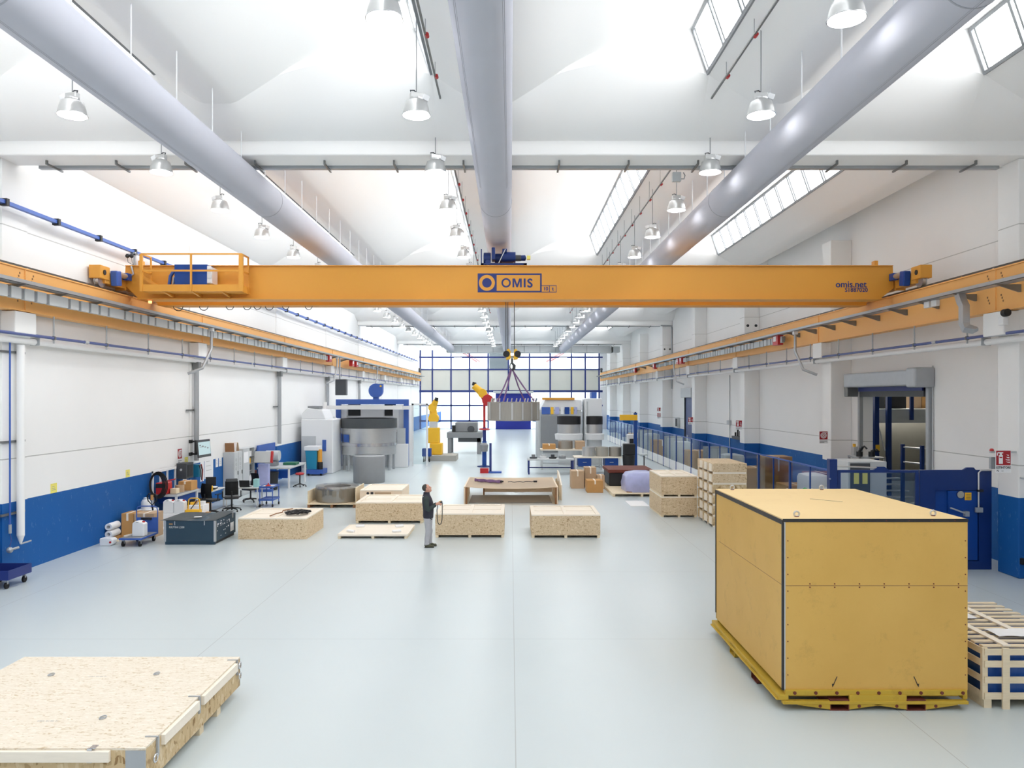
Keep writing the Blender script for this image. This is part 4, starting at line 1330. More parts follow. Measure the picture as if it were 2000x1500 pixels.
MB().box(x0 - 0.012, x0 + 0.01, y1 - 0.03, y1 + 0.006, z0 + 0.1, z1).build('edge_trim', 'trimblk', t)
MB().box(x0 + 0.012, x0 + 0.028, y0 - 0.004, y0, z0, z1 - 0.012).build('corner_strip', 'alu', t)
MB().box(x0 + 0.03, x1, y0 - 0.0015, y0, 1.618, 1.624).build('panel_joint', 'pedge', t)
MB().box(x0 - 0.0015, x0, y0 + 0.03, y1 - 0.2, 1.618, 1.624).build('panel_joint', 'pedge', t)
sb = MB()
k = x0 + 0.35
while k < x1:
    for zz in (1.60, 1.645):
        sb.cyl((k, y0 - 0.005, zz), (k, y0, zz), 0.009, 8)
    k += 0.325
zz = 0.45
while zz < 2.35:
    for xx in (x0 + 0.06, x1 - 0.03):
        sb.cyl((xx, y0 - 0.005, zz), (xx, y0, zz), 0.008, 8)
    zz += 0.22
kx = x0 + 0.45
while kx < x1:
    sb.cyl((kx, y0 - 0.012, z1 + 0.006), (kx, y0, z1 + 0.006), 0.007, 8)
    kx += 0.3
sb.build('rivet', 'rust', t)
MB().obox(((x0 + x1) / 2 + 0.1, 11.9, z1 + 0.026), (0.5, 0.012, 0.003), rz=-0.75).build('panel_joint', 'ink', t)
for x, y in ((x0 + 0.25, y0 + 0.2), (x1 - 0.3, y0 + 0.28), (x0 + 0.25, y1 - 0.12), (x1 - 0.62, y1 - 0.1)):
    MB().tube([(x + 0.035 * math.cos(a), y, z1 + 0.062 + 0.035 * math.sin(a)) for a in [2 * PI * q / 14 for q in range(14)]], 0.012, 7, True).build('lifting_eye', 'alu', t, smooth=60)
    MB().cyl((x, y, z1 + 0.02), (x, y, z1 + 0.035), 0.03, 12).build('eye_washer', 'rust', t)
# skid
sk = MB()
sk.box(x0 + 0.02, x1 - 0.02, y0 - 0.03, y0 + 0.06, 0.19, 0.26).box(x0 - 0.06, x0 + 0.06, y0 - 0.03, y1 + 0.05, 0.13, 0.2).box(x1 - 0.06, x1 - 0.0, y0, y1, 0.13, 0.2).box(x0 + 0.02, x1 - 0.02, y1 - 0.06, y1, 0.19, 0.26)
sk.box(x0 - 0.02, x1 - 0.02, y0 - 0.06, y0 + 0.02, 0.085, 0.125).box(x0 - 0.09, x0 + 0.04, y0, y1 + 0.03, 0.12, 0.14)
sk.box(x0 + 0.85, x1 - 0.82, y0 - 0.045, y0, 0.06, 0.20)
sk.build('skid_rail', 'yskid', t, bevel=0.004)
MB().box(x0 + 0.1, x1 - 0.1, y0 + 0.05, y1 - 0.05, 0.15, 0.25).build('skid_deck', 'yskid', t)
for x in (x0 + 0.72, x1 - 0.7):
    b = MB()
    w = 0.125
    b.box(x - w, x + w, y0 - 0.05, y1, 0.0, 0.012).box(x - w, x - w + 0.012, y0 - 0.05, y1, 0.012, 0.13).box(x + w - 0.012, x + w, y0 - 0.05, y1, 0.012, 0.13).box(x - w, x + w, y0 - 0.05, y1, 0.13, 0.142)
    b.build('fork_pocket', 'rust', t)
    for s in (-1, 1):
        MB().prism([(x + s * w, 0.085), (x + s * (w + 0.42), 0.085), (x + s * (w + 0.42), 0.075), (x + s * w, 0.015)], 'XZ', y0 - 0.05, y0 - 0.03).build('skid_gusset', 'yskid', t)
        MB().cyl((x + s * (w + 0.13), y0 - 0.052, 0.06), (x + s * (w + 0.13), y0 - 0.049, 0.06), 0.022, 12).build('gusset_hole', 'rust', t)
for y in (11.1, 12.2):
    b = MB()
    b.box(x0 - 0.06, x0 + 0.3, y - 0.13, y - 0.118, 0, 0.15).box(x0 - 0.06, x0 + 0.3, y + 0.118, y + 0.13, 0, 0.15).box(x0 - 0.06, x0 + 0.3, y - 0.13, y + 0.13, 0, 0.012).box(x0 - 0.06, x0 + 0.3, y - 0.13, y + 0.13, 0.15, 0.16)
    b.build('fork_pocket', 'yskid' if y > 12 else 'rust', t)
for k in range(9):
    x = x0 + 0.14 + k * 0.275
    MB().cyl((x, y0 - 0.04, 0.225), (x, y0 - 0.03, 0.225), 0.022, 12).build('skid_bolt', 'rust', t)
for x, s in ((x0 + 0.68, 1), (x1 - 0.68, -1)):
    a = MB()
    a.obox((x, y0 - 0.003, 0.37), (0.009, 0.004, 0.13), ry=0.42 * s)
    a.prism([(x - s * 0.036, 0.29), (x - s * 0.01, 0.33), (x - s * 0.042, 0.335)], 'XZ', y0 - 0.005, y0 - 0.001)
    a.build('painted_arrow', 'ink', t)
# slatted crate with blue wrap
sc_ = thing('slatted_crate', 'open slatted pine crate holding blue-wrapped goods beside the yellow container', 'slatted crate', (6.9, 11.0, 0), rz=-0.08)
x0, x1, y0, y1 = 6.24, 7.75, 10.12, 12.3
for x in (x0 + 0.22, x0 + 0.95):
    MB().box(x, x + 0.09, y0 - 0.05, y0 - 0.02, 0.0, 0.80).build('upright_batten', 'pinef', sc_)
for x in (x0 - 0.02, x1 - 0.05):
    MB().box(x, x + 0.07, y0 + 0.0005, y0 + 0.0495, 0.11, 0.789).build('corner_post', 'pinef', sc_)
for z in (0.12, 0.33, 0.54, 0.70):
    MB().box(x0, x1, y0 - 0.02, y0, z, z + 0.085).build('front_slat', 'pinef', sc_)
    MB().box(x0 - 0.02, x0, y0 + 0.05, y1, z, z + 0.085).build('side_slat', 'pinef', sc_)
y = y0 + 0.02
while y < y1:
    MB().box(x0, x1, y, y + 0.09, 0.79, 0.81).build('top_slat', 'pinef', sc_)
    y += 0.19
for x in (x0 + 0.25, x0 + 0.78):
    MB().box(x, x + 0.1, y0, y1 + 0.1, 0.81, 0.832).build('top_batten', 'pine', sc_)
for x in (x0, x0 + 0.7, x1 - 0.1):
    MB().box(x, x + 0.1, y0, y1, 0, 0.11).build('foot_runner', 'pinef', sc_)
MB().box(x0, x1, y0, y1, 0.11, 0.13).build('base_board', 'pinef', sc_)
b = thing('wrapped_goods', 'blue film wrapped goods inside the slatted crate', 'wrapped goods', (7, 11, 0.13), rz=-0.08)
rows = []
MB().box(x0 + 0.07, x1 - 0.08, y0 + 0.07, y1 - 0.05, 0.132, 0.77).build('wrap_block', 'bluefilm', b, bevel=0.03)
for k, (x, y, w, d_) in enumerate(((6.95, 10.62, 0.6, 0.34), (6.62, 11.5, 0.5, 0.4), (6.55, 11.95, 0.4, 0.3))):
    t = thing('paper_sheet', ['white paper sheet on the slatted crate top, nearest one', 'white paper sheet on the slatted crate top, middle one', 'small white paper sheet on the far end of the slatted crate'][k], 'paper sheet', (x, y, 0.835))
    rows = [[(x + w * (i / 6 - 0.5), y + d_ * (j / 3 - 0.5), 0.838 + 0.012 * abs(math.sin(i + j + k))) for i in range(7)] for j in range(4)]
    MB().sheet(rows).build('sheet_face', 'paper', t, smooth=60)
# crate stacks near the container
for k in range(2):
    crate(5.14, 6.36, 26.16, 28.4, 0.70, ['lower strand board crate of the two-high stack by the fence', 'upper strand board crate of the two-high stack by the fence'][k], z=0.702 * k, foot=0.06, mid=True)
for k in range(6):
    z = 0.335 * k
    t = thing('small_crate', 'low strand board crate, %s from the floor in the six-high stack' % ORD[k], 'wooden crate', (6.9, 25, z), group='six-high stack of low crates')
    MB().box(6.36, 7.42, 24.1, 26.1, z + 0.06, z + 0.333).build('crate_body', 'osb' if k > 3 else 'osbside', t, bevel=0.004)
    for y in (24.11, 24.75, 25.4, 26.0):
        MB().box(6.37, 7.41, y, y + 0.09, z, z + 0.06).build('foot_runner', 'pine', t)
    for y in (24.2, 24.8, 25.4):
        MB().box(6.33, 6.36, y, y + 0.3, z + 0.08, z + 0.31).build('end_batten', 'pine', t)
# ------------------------------------------------------------------ fence along the pillared wall
FX = 9.1
ys = [21.9, 23.3, 24.95, 26.55, 28.1, 29.75] + [31.6 + 1.75 * k for k in range(24)]
for k in range(0, len(ys) - 1, 2):
    ya, yb = ys[k], ys[min(k + 2, len(ys) - 1)]
    ym = ys[k + 1] if k + 2 < len(ys) else None
    lab = 'blue framed clear fence section, %s from the container end of the run' % ORD[k // 2]
    t = thing('fence_section', lab, 'fence', (FX, (ya + yb) / 2, 0), group='clear panel fence sections')
    w = 0.07
    MB().box(FX - 0.03, FX + 0.03, ya, ya + w * 1.3, 0, 2.02).build('fence_post', 'blue', t)
    if ym:
        MB().box(FX - 0.02, FX + 0.02, ym, ym + 0.04, 0.02, 1.98).build('middle_post', 'blue', t)
    MB().box(FX - 0.02, FX + 0.02, ya + w * 1.3, yb - 0.002, 1.98, 2.02).build('top_rail', 'midblue', t)
    MB().box(FX - 0.008, FX + 0.008, ya + w * 1.3, yb - 0.002, 0.55, 1.98).build('clear_panel', 'plexi', t)
    MB().box(FX - 0.012, FX + 0.012, ya + w * 1.3, yb - 0.002, 0.05, 0.55).build('lower_panel', 'white', t)
# goods between the fence and the wall
def sack(x, y, z, sx, sy, sz, m, lab, printed=False, bulge=0.06):
    t = thing('goods_sack', lab, 'sack', (x, y, z), group='goods behind the fence')
    b = MB()
    prof_ = [(0.0, 0.0), (0.96, 0.0), (1.0, 0.06), (1 + bulge, 0.35), (1.0, 0.7), (0.98, 0.9), (0.9, 0.97), (0.5, 1.0), (0, 1.0)]
    rows = []
    n = 20
    for r, h in prof_:
        row = []
        for q in range(n):
            a = 2 * PI * q / n
            cx_, cy_ = math.cos(a), math.sin(a)
            e = 0.32
            px_ = math.copysign(abs(cx_) ** e, cx_)
            py_ = math.copysign(abs(cy_) ** e, cy_)
            wob = 1 + 0.03 * math.sin(5 * a + h * 9)
            row.append(b.bm.verts.new((x + px_ * r * sx / 2 * wob, y + py_ * r * sy / 2 * wob, z + h * sz)))
        rows.append(row)
    b.skinrings(rows[1:-1], True)
    b.bm.verts.ensure_lookup_table()
    for v in [v for v in b.bm.verts if not v.link_faces]:
        b.bm.verts.remove(v)
    b.build('sack_body', m, t, smooth=45)
    if printed:
        for q in range(4):
            MB().box(x - sx * 0.25 + q * 0.12, x - sx * 0.25 + q * 0.12 + 0.09, y - sy / 2 * 1.06 - 0.008, y - sy / 2 * 1.06 - 0.004, z + sz * 0.5, z + sz * 0.57).build('printed_mark', 'ink', t)
    return t


def carton(x0, x1, y0, y1, z0, h, lab, m='card', tape=True, group=None):
    t = thing('cardboard_box', lab, 'cardboard box', ((x0 + x1) / 2, (y0 + y1) / 2, z0), group=group)
    MB().box(x0, x1, y0, y1, z0, z0 + h).build('box_body', m, t, bevel=0.006)
    if tape:
        xm = (x0 + x1) / 2
        b = MB().box(xm - 0.03, xm + 0.03, y0 - 0.002, y1 + 0.002, z0 + h, z0 + h + 0.002).box(xm - 0.03, xm + 0.03, y0 - 0.002, y0, z0 + h * 0.7, z0 + h)
        b.build('packing_tape', 'pine', t)
    return t


def pallet(x0, x1, y0, y1, lab, group=None, z=0.0):
    t = thing('wooden_pallet', lab, 'pallet', ((x0 + x1) / 2, (y0 + y1) / 2, z), group=group)
    n = max(3, int((y1 - y0) / 0.16))
    st = (y1 - y0) / n
    for k in range(n):
        MB().box(x0, x1, y0 + k * st + 0.01, y0 + (k + 1) * st - 0.01, z + 0.10, z + 0.125).build('deck_plank', 'pinef', t)
    for x in (x0, (x0 + x1) / 2 - 0.05, x1 - 0.1):
        MB().box(x, x + 0.1, y0 + 0.01, y1 - 0.01, z, z + 0.10).build('foot_runner', 'pinef', t)
    return t


pallet(9.35, 11.1, 22.3, 23.6, 'pallet under white sacks behind the fence near its big end post')
sack(9.85, 22.95, 0.127, 0.85, 1.1, 1.25, 'paper', 'white film-wrapped sack behind the fence near its end post')
sack(10.75, 22.95, 0.127, 0.7, 1.1, 1.1, 'card2', 'brown paper sack behind the fence nearest the wall')
pallet(9.35, 11.1, 24.2, 25.5, 'pallet under the tall printed sack behind the fence')
sack(9.8, 24.85, 0.127, 0.75, 1.1, 1.5, 'paper', 'tall white printed sack behind the fence', True)
carton(10.25, 11.05, 24.3, 25.4, 0.127, 1.0, 'brown carton behind the fence beside the tall printed sack')
pallet(9.35, 11.3, 26.0, 27.3, 'pallet under the cartons behind the fence', None)
carton(9.4, 10.3, 26.05, 27.2, 0.127, 0.95, 'brown carton behind the fence beside the mauve carton')
carton(10.32, 11.25, 26.05, 27.2, 0.127, 1.35, 'mauve wrapped carton behind the fence', 'sling')
pallet(9.35, 10.6, 28.3, 29.4, 'pallet under the tall film-wrapped carton behind the fence')
t = carton(9.4, 10.4, 28.35, 29.3, 0.127, 1.75, 'tall brown carton in shiny film behind the fence')
MB().box(9.39, 10.41, 28.34, 29.31, 0.128, 1.89).build('film_wrap', 'film', t)
for k in range(10):
    y = 31.2 + 3.3 * k
    if k % 3 == 0:
        carton(9.5, 10.7, y, y + 1.2, 0, 1.2, '%s brown carton standing far along behind the fence' % ORD[k // 3], 'card')
    elif k % 3 == 1:
        sack(10.1, y + 0.6, 0, 1.0, 1.1, 1.5, 'lgrey', '%s pale sack standing far along behind the fence' % ORD[k // 3])
    else:
        t = thing('storage_cabinet', '%s grey storage cabinet standing far along behind the fence' % ORD[k // 3], 'cabinet', (10, y, 0))
        MB().box(9.7, 10.7, y, y + 0.9, 0.0, 1.6).build('cabinet_body', 'mgrey', t, bevel=0.01)
        MB().box(9.72, 10.19, y - 0.02, y, 0.08, 1.57).build('cabinet_door', 'lgrey', t)
        MB().box(10.21, 10.68, y - 0.02, y, 0.08, 1.57).build('cabinet_door', 'lgrey', t)
# hose bench along the wall with small fittings on top
t = thing('wall_rack', 'grey metal shelf unit with yellow panel against the pillared wall', 'shelf unit', (11.7, 25.2, 0))
for x in (11.3, 12.1):
    MB().box(x - 0.03, x + 0.03, 24.8, 24.86, 0, 2.15).build('rack_post', 'galv', t)
    MB().box(x - 0.03, x + 0.03, 25.6, 25.66, 0, 2.15).build('rack_post', 'galv', t)
for z in (0.6, 1.3, 2.1):
    MB().box(11.27, 12.13, 24.8, 25.66, z, z + 0.04).build('rack_shelf', 'galv', t)
MB().box(11.35, 12.05, 25.5, 25.52, 1.36, 2.05).build('back_panel', 'yellow', t)
for k, (x, lab) in enumerate(((11.45, 'black machine fitting on the grey shelf unit, hooked one'), (11.85, 'small black machine fitting on the grey shelf unit'))):
    t = thing('machine_fitting', lab, 'fitting', (x, 25.2, 2.14))
    b = MB().cyl((x, 25.2, 2.141), (x, 25.2, 2.3), 0.1, 12).cyl((x, 25.2, 2.3), (x + 0.05, 25.1, 2.45 - 0.1 * k), 0.05, 10).tube([(x, 25.2, 2.4 - 0.1 * k), (x + 0.12, 25.1, 2.48 - 0.1 * k), (x + 0.18, 25.05, 2.4 - 0.1 * k)], 0.03, 8)
    b.build('fitting_body', 'black', t, smooth=50)
# aluminium steps behind the container
t = thing('step_ladder', 'aluminium step ladder with looped handrails and green knob behind the yellow container', 'step ladder', (6.9, 18.6, 0))
for x in (6.4, 7.0):
    MB().tube([(x, 17.6, 0), (x, 17.6, 1.75), (x + 0.02, 17.63, 1.82), (x + 0.08, 17.7, 1.86), (x + 0.3, 18.6, 1.86)], 0.025, 8).build('hand_rail', 'alu', t, smooth=50)
    MB().cyl((x + 0.3, 18.6, 1.86), (x - 0.2 + 0.3, 17.7, 0.0), 0.025, 8).build('side_rail', 'alu', t)
for k in range(5):
    MB().box(6.4, 7.25, 17.75 + 0.17 * k, 17.93 + 0.17 * k, 0.3 * k + 0.28, 0.3 * k + 0.31).build('step_tread', 'alu', t)
MB().ball((6.98, 18.2, 1.89), 0.06).build('green_knob', mat('green_plastic', srgb(40, 150, 96), 0.5), t, smooth=50)
# ------------------------------------------------------------------ blue test cell at the near right pillar
CY = 18.25
t = thing('tall_fence_post', 'thick deep blue square post where the fence meets the glazed screen', 'post', (7.65, CY, 0))
MB().box(7.56, 7.74, CY - 0.07, CY + 0.11, 0, 2.62).build('post_tube', 'deepblue', t, bevel=0.008)
for z in (2.16, 1.9):
    MB().cyl((7.56, CY - 0.09, z), (7.56, CY - 0.07, z), 0.02, 8).build('post_bolt', 'chrome', t)
t = thing('glazed_screen', 'deep blue framed clear screen between the thick post and the blue cell', 'screen', (8.7, CY, 0))
zt = 2.36
for q in ((7.765, 9.68, zt - 0.06, zt), (7.765, 9.68, 0.05, 0.2)):
    MB().box(q[0], q[1], CY - 0.03, CY + 0.03, q[2], q[3]).build('frame_rail', 'deepblue', t)
for x in (7.765, 9.62):
    MB().box(x, x + 0.07, CY - 0.03, CY + 0.03, 0, zt - 0.06).build('frame_post', 'deepblue', t)
MB().box(7.83, 9.62, CY - 0.006, CY + 0.006, 0.2, zt - 0.06).build('clear_panel', 'plexi', t)
MB().prism([(8.62, zt), (8.72, zt + 0.08), (8.88, zt + 0.08), (8.98, zt)], 'XZ', CY - 0.03, CY + 0.03).build('rail_guide', 'deepblue', t)
MB().cyl((7.75, CY, zt + 0.09), (8.7, CY, zt + 0.05), 0.02, 8).build('slide_rod', 'alu', t)
t = thing('blue_test_cell', 'deep blue steel cell wall with a recessed door beside the near pillar', 'machine enclosure', (10.6, CY, 0))
x0, x1 = 9.72, 11.42
dx0, dx1, dz1 = at(1826, 0, CY).x, at(1911, 0, CY).x, at(0, 957, CY).z
b = MB()
b.box(x0, dx0, CY - 0.02, CY + 0.06, 0, zt).box(dx1, x1, CY - 0.02, CY + 0.06, 0, zt).box(dx0, dx1, CY - 0.02, CY + 0.06, dz1, zt).box(dx0, dx1, CY - 0.02, CY + 0.06, 0, 0.2)
b.build('cell_wall', 'deepblue', t)
MB().box(dx0, dx1, CY + 0.06, CY + 0.08, 0.2, dz1).build('recess_panel', 'blue', t)
xd = at(1852, 0, CY).x
dr = MB().box(xd, dx1 - 0.02, CY + 0.0, CY + 0.05, 0.22, dz1 - 0.02).build('cell_door', 'blue', t)
c = at(1876, 966, CY)
MB().cyl((c.x, CY - 0.012, c.z), (c.x, CY + 0.001, c.z), 0.085, 24).build('porthole', 'concrete', dr)
MB().lathe([(0.085, -0.015), (0.10, -0.015), (0.10, 0.0), (0.085, 0.0)], (c.x, CY, c.z), 24, 'Y', False).build('porthole_ring', 'deepblue', dr)
a, c = at(1884, 962, CY), at(1897, 977, CY)
yp = MB().box(a.x, c.x, CY - 0.006, CY, c.z, a.z).build('warning_sign', 'yellow', dr)
for k in range(4):
    MB().box(a.x + 0.03, c.x - 0.02, CY - 0.008, CY - 0.006, a.z - 0.05 - k * 0.035, a.z - 0.04 - k * 0.035).build('sign_print', 'ink', yp)
a, c = at(1853, 991, CY), at(1886, 1003, CY)
MB().cyl((a.x, CY - 0.06, a.z), (c.x, CY - 0.06, c.z), 0.02, 8).build('push_bar', 'alu', dr)
MB().box(c.x - 0.06, c.x + 0.04, CY - 0.09, CY, c.z - 0.06, c.z + 0.06).build('bar_lock', 'galv', dr)
MB().prism([(10.75, zt), (10.85, zt + 0.06), (11.0, zt + 0.06), (11.05, zt)], 'XZ', CY - 0.02, CY + 0.05).build('rail_guide', 'deepblue', t)
px = at(1909, 0, CY).x
MB().tube([(11.4, CY - 0.05, zt - 0.0), (px + 0.06, CY - 0.05, zt - 0.0), (px, CY - 0.05, zt - 0.06), (px, CY - 0.05, 1.45)], 0.022, 8).build('door_conduit', 'alu', t, smooth=50)
MB().box(px - 0.08, px + 0.08, CY - 0.1, CY - 0.02, 1.36, 1.48).build('switch_box', 'galv', t, bevel=0.01)
MB().box(px - 0.03, px + 0.1, CY - 0.08, CY - 0.02, 1.85, 1.9).build('conduit_union', 'black', t)
# control cabinet behind the screen
t = thing('control_cabinet', 'tall grey control cabinet with two yellow notices behind the glazed screen', 'cabinet', (9, 20, 0))
MB().box(8.75, 9.75, 19.9, 20.9, 0.08, 2.42).build('cabinet_body', 'lgrey', t, bevel=0.012)
MB().box(8.80, 9.3, 19.86, 19.9, 0.12, 2.38).build('cabinet_door', 'dgrey', t)
MB().box(8.78, 9.72, 19.93, 20.87, 0, 0.08).build('cabinet_plinth', 'black', t)
for x in (8.88, 9.1):
    MB().box(x, x + 0.13, 19.85, 19.86, 1.85, 2.13).build('yellow_notice', 'palegold', t)
# ------------------------------------------------------------------ roller door and the annex behind it
d1 = struct(MB().box(12.08, XR - 0.001, DY1 - 0.02, DY1 + 0.12, 0, DZ + 0.05).build('door_1', 'galv', keep=True), 'galvanised roller door frame')
struct(MB().box(12.06, XR - 0.001, DY0 - 0.12, DY0 + 0.02, 0, DZ + 0.05).build('door_1_guide', 'galv', d1, bevel=0.01))
h = MB().box(11.65, XR - 0.001, DY0 - 0.1, DY1 + 0.3, DZ + 0.02, DZ + 0.5)
struct(h.build('door_1_roll_box', 'galv', d1, bevel=0.05))
struct(MB().box(11.6, XR - 0.002, DY0 - 0.25, DY0 + 0.25, DZ - 0.03, DZ + 0.55).build('door_1_motor_cover', 'galv', d1, bevel=0.05))
struct(MB().box(11.7, XR - 0.002, DY1 + 0.1, DY1 + 0.35, DZ - 0.3, DZ + 0.1).build('door_1_end_cover', 'galv_dark', d1, bevel=0.03))
struct(MB().box(12.05, 12.12, DY0 + 0.1, DY1 - 0.1, DZ - 0.3, DZ + 0.02).build('door_1_curtain', 'dgrey', d1))
struct(MB().box(12.0, 12.2, DY0 + 0.1, DY1 - 0.1, DZ - 0.12, DZ + 0.02).build('door_1_curtain_hem', 'navy', d1))
AX0, AX1, AY0, AY1 = XR + 0.35, 20.5, 19.0, 37.5
struct(MB().box(AX0, AX1, AY1, AY1 + 0.2, 0, 7).build('wall_annex_back', 'concrete', keep=True))
struct(MB().box(AX1, AX1 + 0.2, AY0, AY1 + 0.2, 0, 7).build('wall_annex_side', 'concrete', keep=True))
struct(MB().box(AX0, AX1, AY0 - 0.2, AY0, 0, 7).build('wall_annex_front', 'concrete', keep=True))
struct(MB().box(AX0, AX1 + 0.2, AY0 - 0.2, AY1 + 0.2, 7, 7.2).build('ceiling_annex', 'white', keep=True))
t = thing('annex_fill_light', 'unseen lamp panel added to brighten the annex beyond the roller door', 'lamp', (17, 33, 6.9))  # added fill lamp, out of view, to brighten the annex
MB().box(15.5, 18.5, 31.5, 35.5, 6.9, 6.98).build('fill_light_housing', 'lgrey', t)
MB().box(15.55, 18.45, 31.55, 35.45, 6.885, 6.9).build('fill_light_diffuser', emit('annex_fill_emission', (1, 0.95, 0.86, 1), 15.0), t)
mz = thing('steel_mezzanine', 'grey steel mezzanine on dark blue posts seen through the roller door', 'mezzanine', (15, 32, 0))
MB().box(AX0 + 0.1, 20, 30.0, 36.5, 3.38, 3.62).build('deck_edge', 'lgrey', mz)
MB().box(AX0 + 0.1, 20, 29.95, 30.15, 3.08, 3.38).build('deck_beam', 'lgrey', mz)
for x, y, w, zt_ in ((at(1711, 0, 28.6).x, 28.6, 0.16, 6.5), (at(1735.5, 0, 29.6).x, 29.6, 0.16, 6.5)):
    MB().box(x - w / 2, x + w / 2, y - w / 2, y + w / 2, 0, zt_).build('mezzanine_post', 'deepblue', mz)
x = at(1780.5, 0, 29.85).x
MB().box(x - 0.06, x + 0.06, 29.8, 29.9, 3.2, 5.0).build('rail_post', 'deepblue', mz)
MB().cyl((AX0 + 0.2, 29.85, 4.62), (20, 29.85, 4.62), 0.03, 8).build('guard_rail', 'alu', mz)
MB().cyl((at(1715, 0, 29.9).x, 29.95, 3.1), (at(1729, 0, 29.9).x, 29.95, 2.0), 0.03, 6).build('brace_rod', 'whitep', mz)
x = at(1711, 0, 28.5).x
MB().box(x - 0.02, x + 0.12, 28.46, 28.5, 2.1, 2.32).build('yellow_notice', 'yellow', mz)
carton(at(1739, 0, 31).x, at(1770, 0, 31).x, 31, 32.4, 3.63, 0.9, 'black lidded bin standing on the mezzanine', 'black', False)
carton(at(1785, 0, 31.3).x, at(1800, 0, 31.3).x, 31.3, 32.4, 3.63, 1.35, 'tall brown carton on the mezzanine, one next to the black bin', 'card2', False)
carton(at(1801, 0, 31.3).x, at(1818, 0, 31.3).x, 31.3, 32.4, 3.63, 1.5, 'tall brown carton on the mezzanine nearest the door jamb', 'card', False)
carton(at(1712, 0, 31).x, at(1727, 0, 31).x, 31, 32, 3.63, 1.3, 'dark box at the mezzanine corner by the inner post', 'dgrey', False)
st = thing('annex_stair', 'pale steel stair with dark blue newel posts beyond the roller door', 'stair', (14.4, 27, 0))
for px, y in ((1763, 26.0), (1801, 25.2)):
    x = at(px, 0, y).x
    MB().box(x - 0.05, x + 0.05, y - 0.05, y + 0.05, 0, 2.5).build('newel_post', 'deepblue', st)
xa, xb = at(1763, 0, 26).x, at(1801, 0, 25.2).x
for z in (2.4, 1.9):
    MB().cyl((xa, 26, z), (xb, 25.2, z), 0.025, 8).build('hand_rail', 'alu', st)
    MB().cyl((xb, 25.2, z), (xb + 1.4, 24.6, z), 0.025, 8).build('hand_rail', 'alu', st)
for k in range(7):
    MB().box(xa - 0.1, xb + 0.5, 26.2 + 0.26 * k, 26.5 + 0.26 * k, 0.19 * k + 0.2, 0.19 * k + 0.24).build('stair_tread', 'lgrey', st)
MB().prism([(26.1, 0), (26.3, 0), (28.2, 1.5), (28.0, 1.6)], 'YZ', xa - 0.16, xa - 0.1).build('stair_stringer', 'lgrey', st)
t = thing('wall_push_button', 'grey push button post with yellow top beside the roller door', 'door switch', (12.1, 27.2, 1.6))
MB().box(12.0, 12.19, 26.85, 27.0, 1.6, 2.35).build('switch_box', 'lgrey', t)
MB().cyl((12.05, 26.92, 2.35), (12.05, 26.92, 2.45), 0.05, 10).build('yellow_button', 'yellow', t)
t = thing('wall_door_conduit', 'thin vertical conduit beside the roller door on the container side', 'conduit', (12.15, 22.1, 0.1))
MB().cyl((12.16, 22.12, 1.0), (12.16, 22.12, 5.0), 0.018, 8).build('conduit_tube', 'lgrey', t)
# ------------------------------------------------------------------ blue door farther along, small wall fittings
d2 = struct(MB().box(12.08, XR - 0.001, 50.55, 52.95, 0, 4.05).build('door_2', mat('slate_blue_door', srgb(78, 92, 140), 0.5, var=0.06), keep=True), 'tall slate blue roller door')
struct(MB().box(11.8, XR - 0.001, 50.3, 53.3, 4.05, 4.7).build('door_2_roll_box', 'lgrey', d2, bevel=0.04))
for y in (50.5, 53.0):
    struct(MB().box(12.0, XR - 0.001, y - 0.06, y + 0.06, 0, 4.05).build('door_2_guide', 'dgrey', d2))
struct(MB().box(12.06, 12.08, 52.3, 52.55, 1.0, 1.5).build('door_2_vision_plate', 'lgrey', d2))


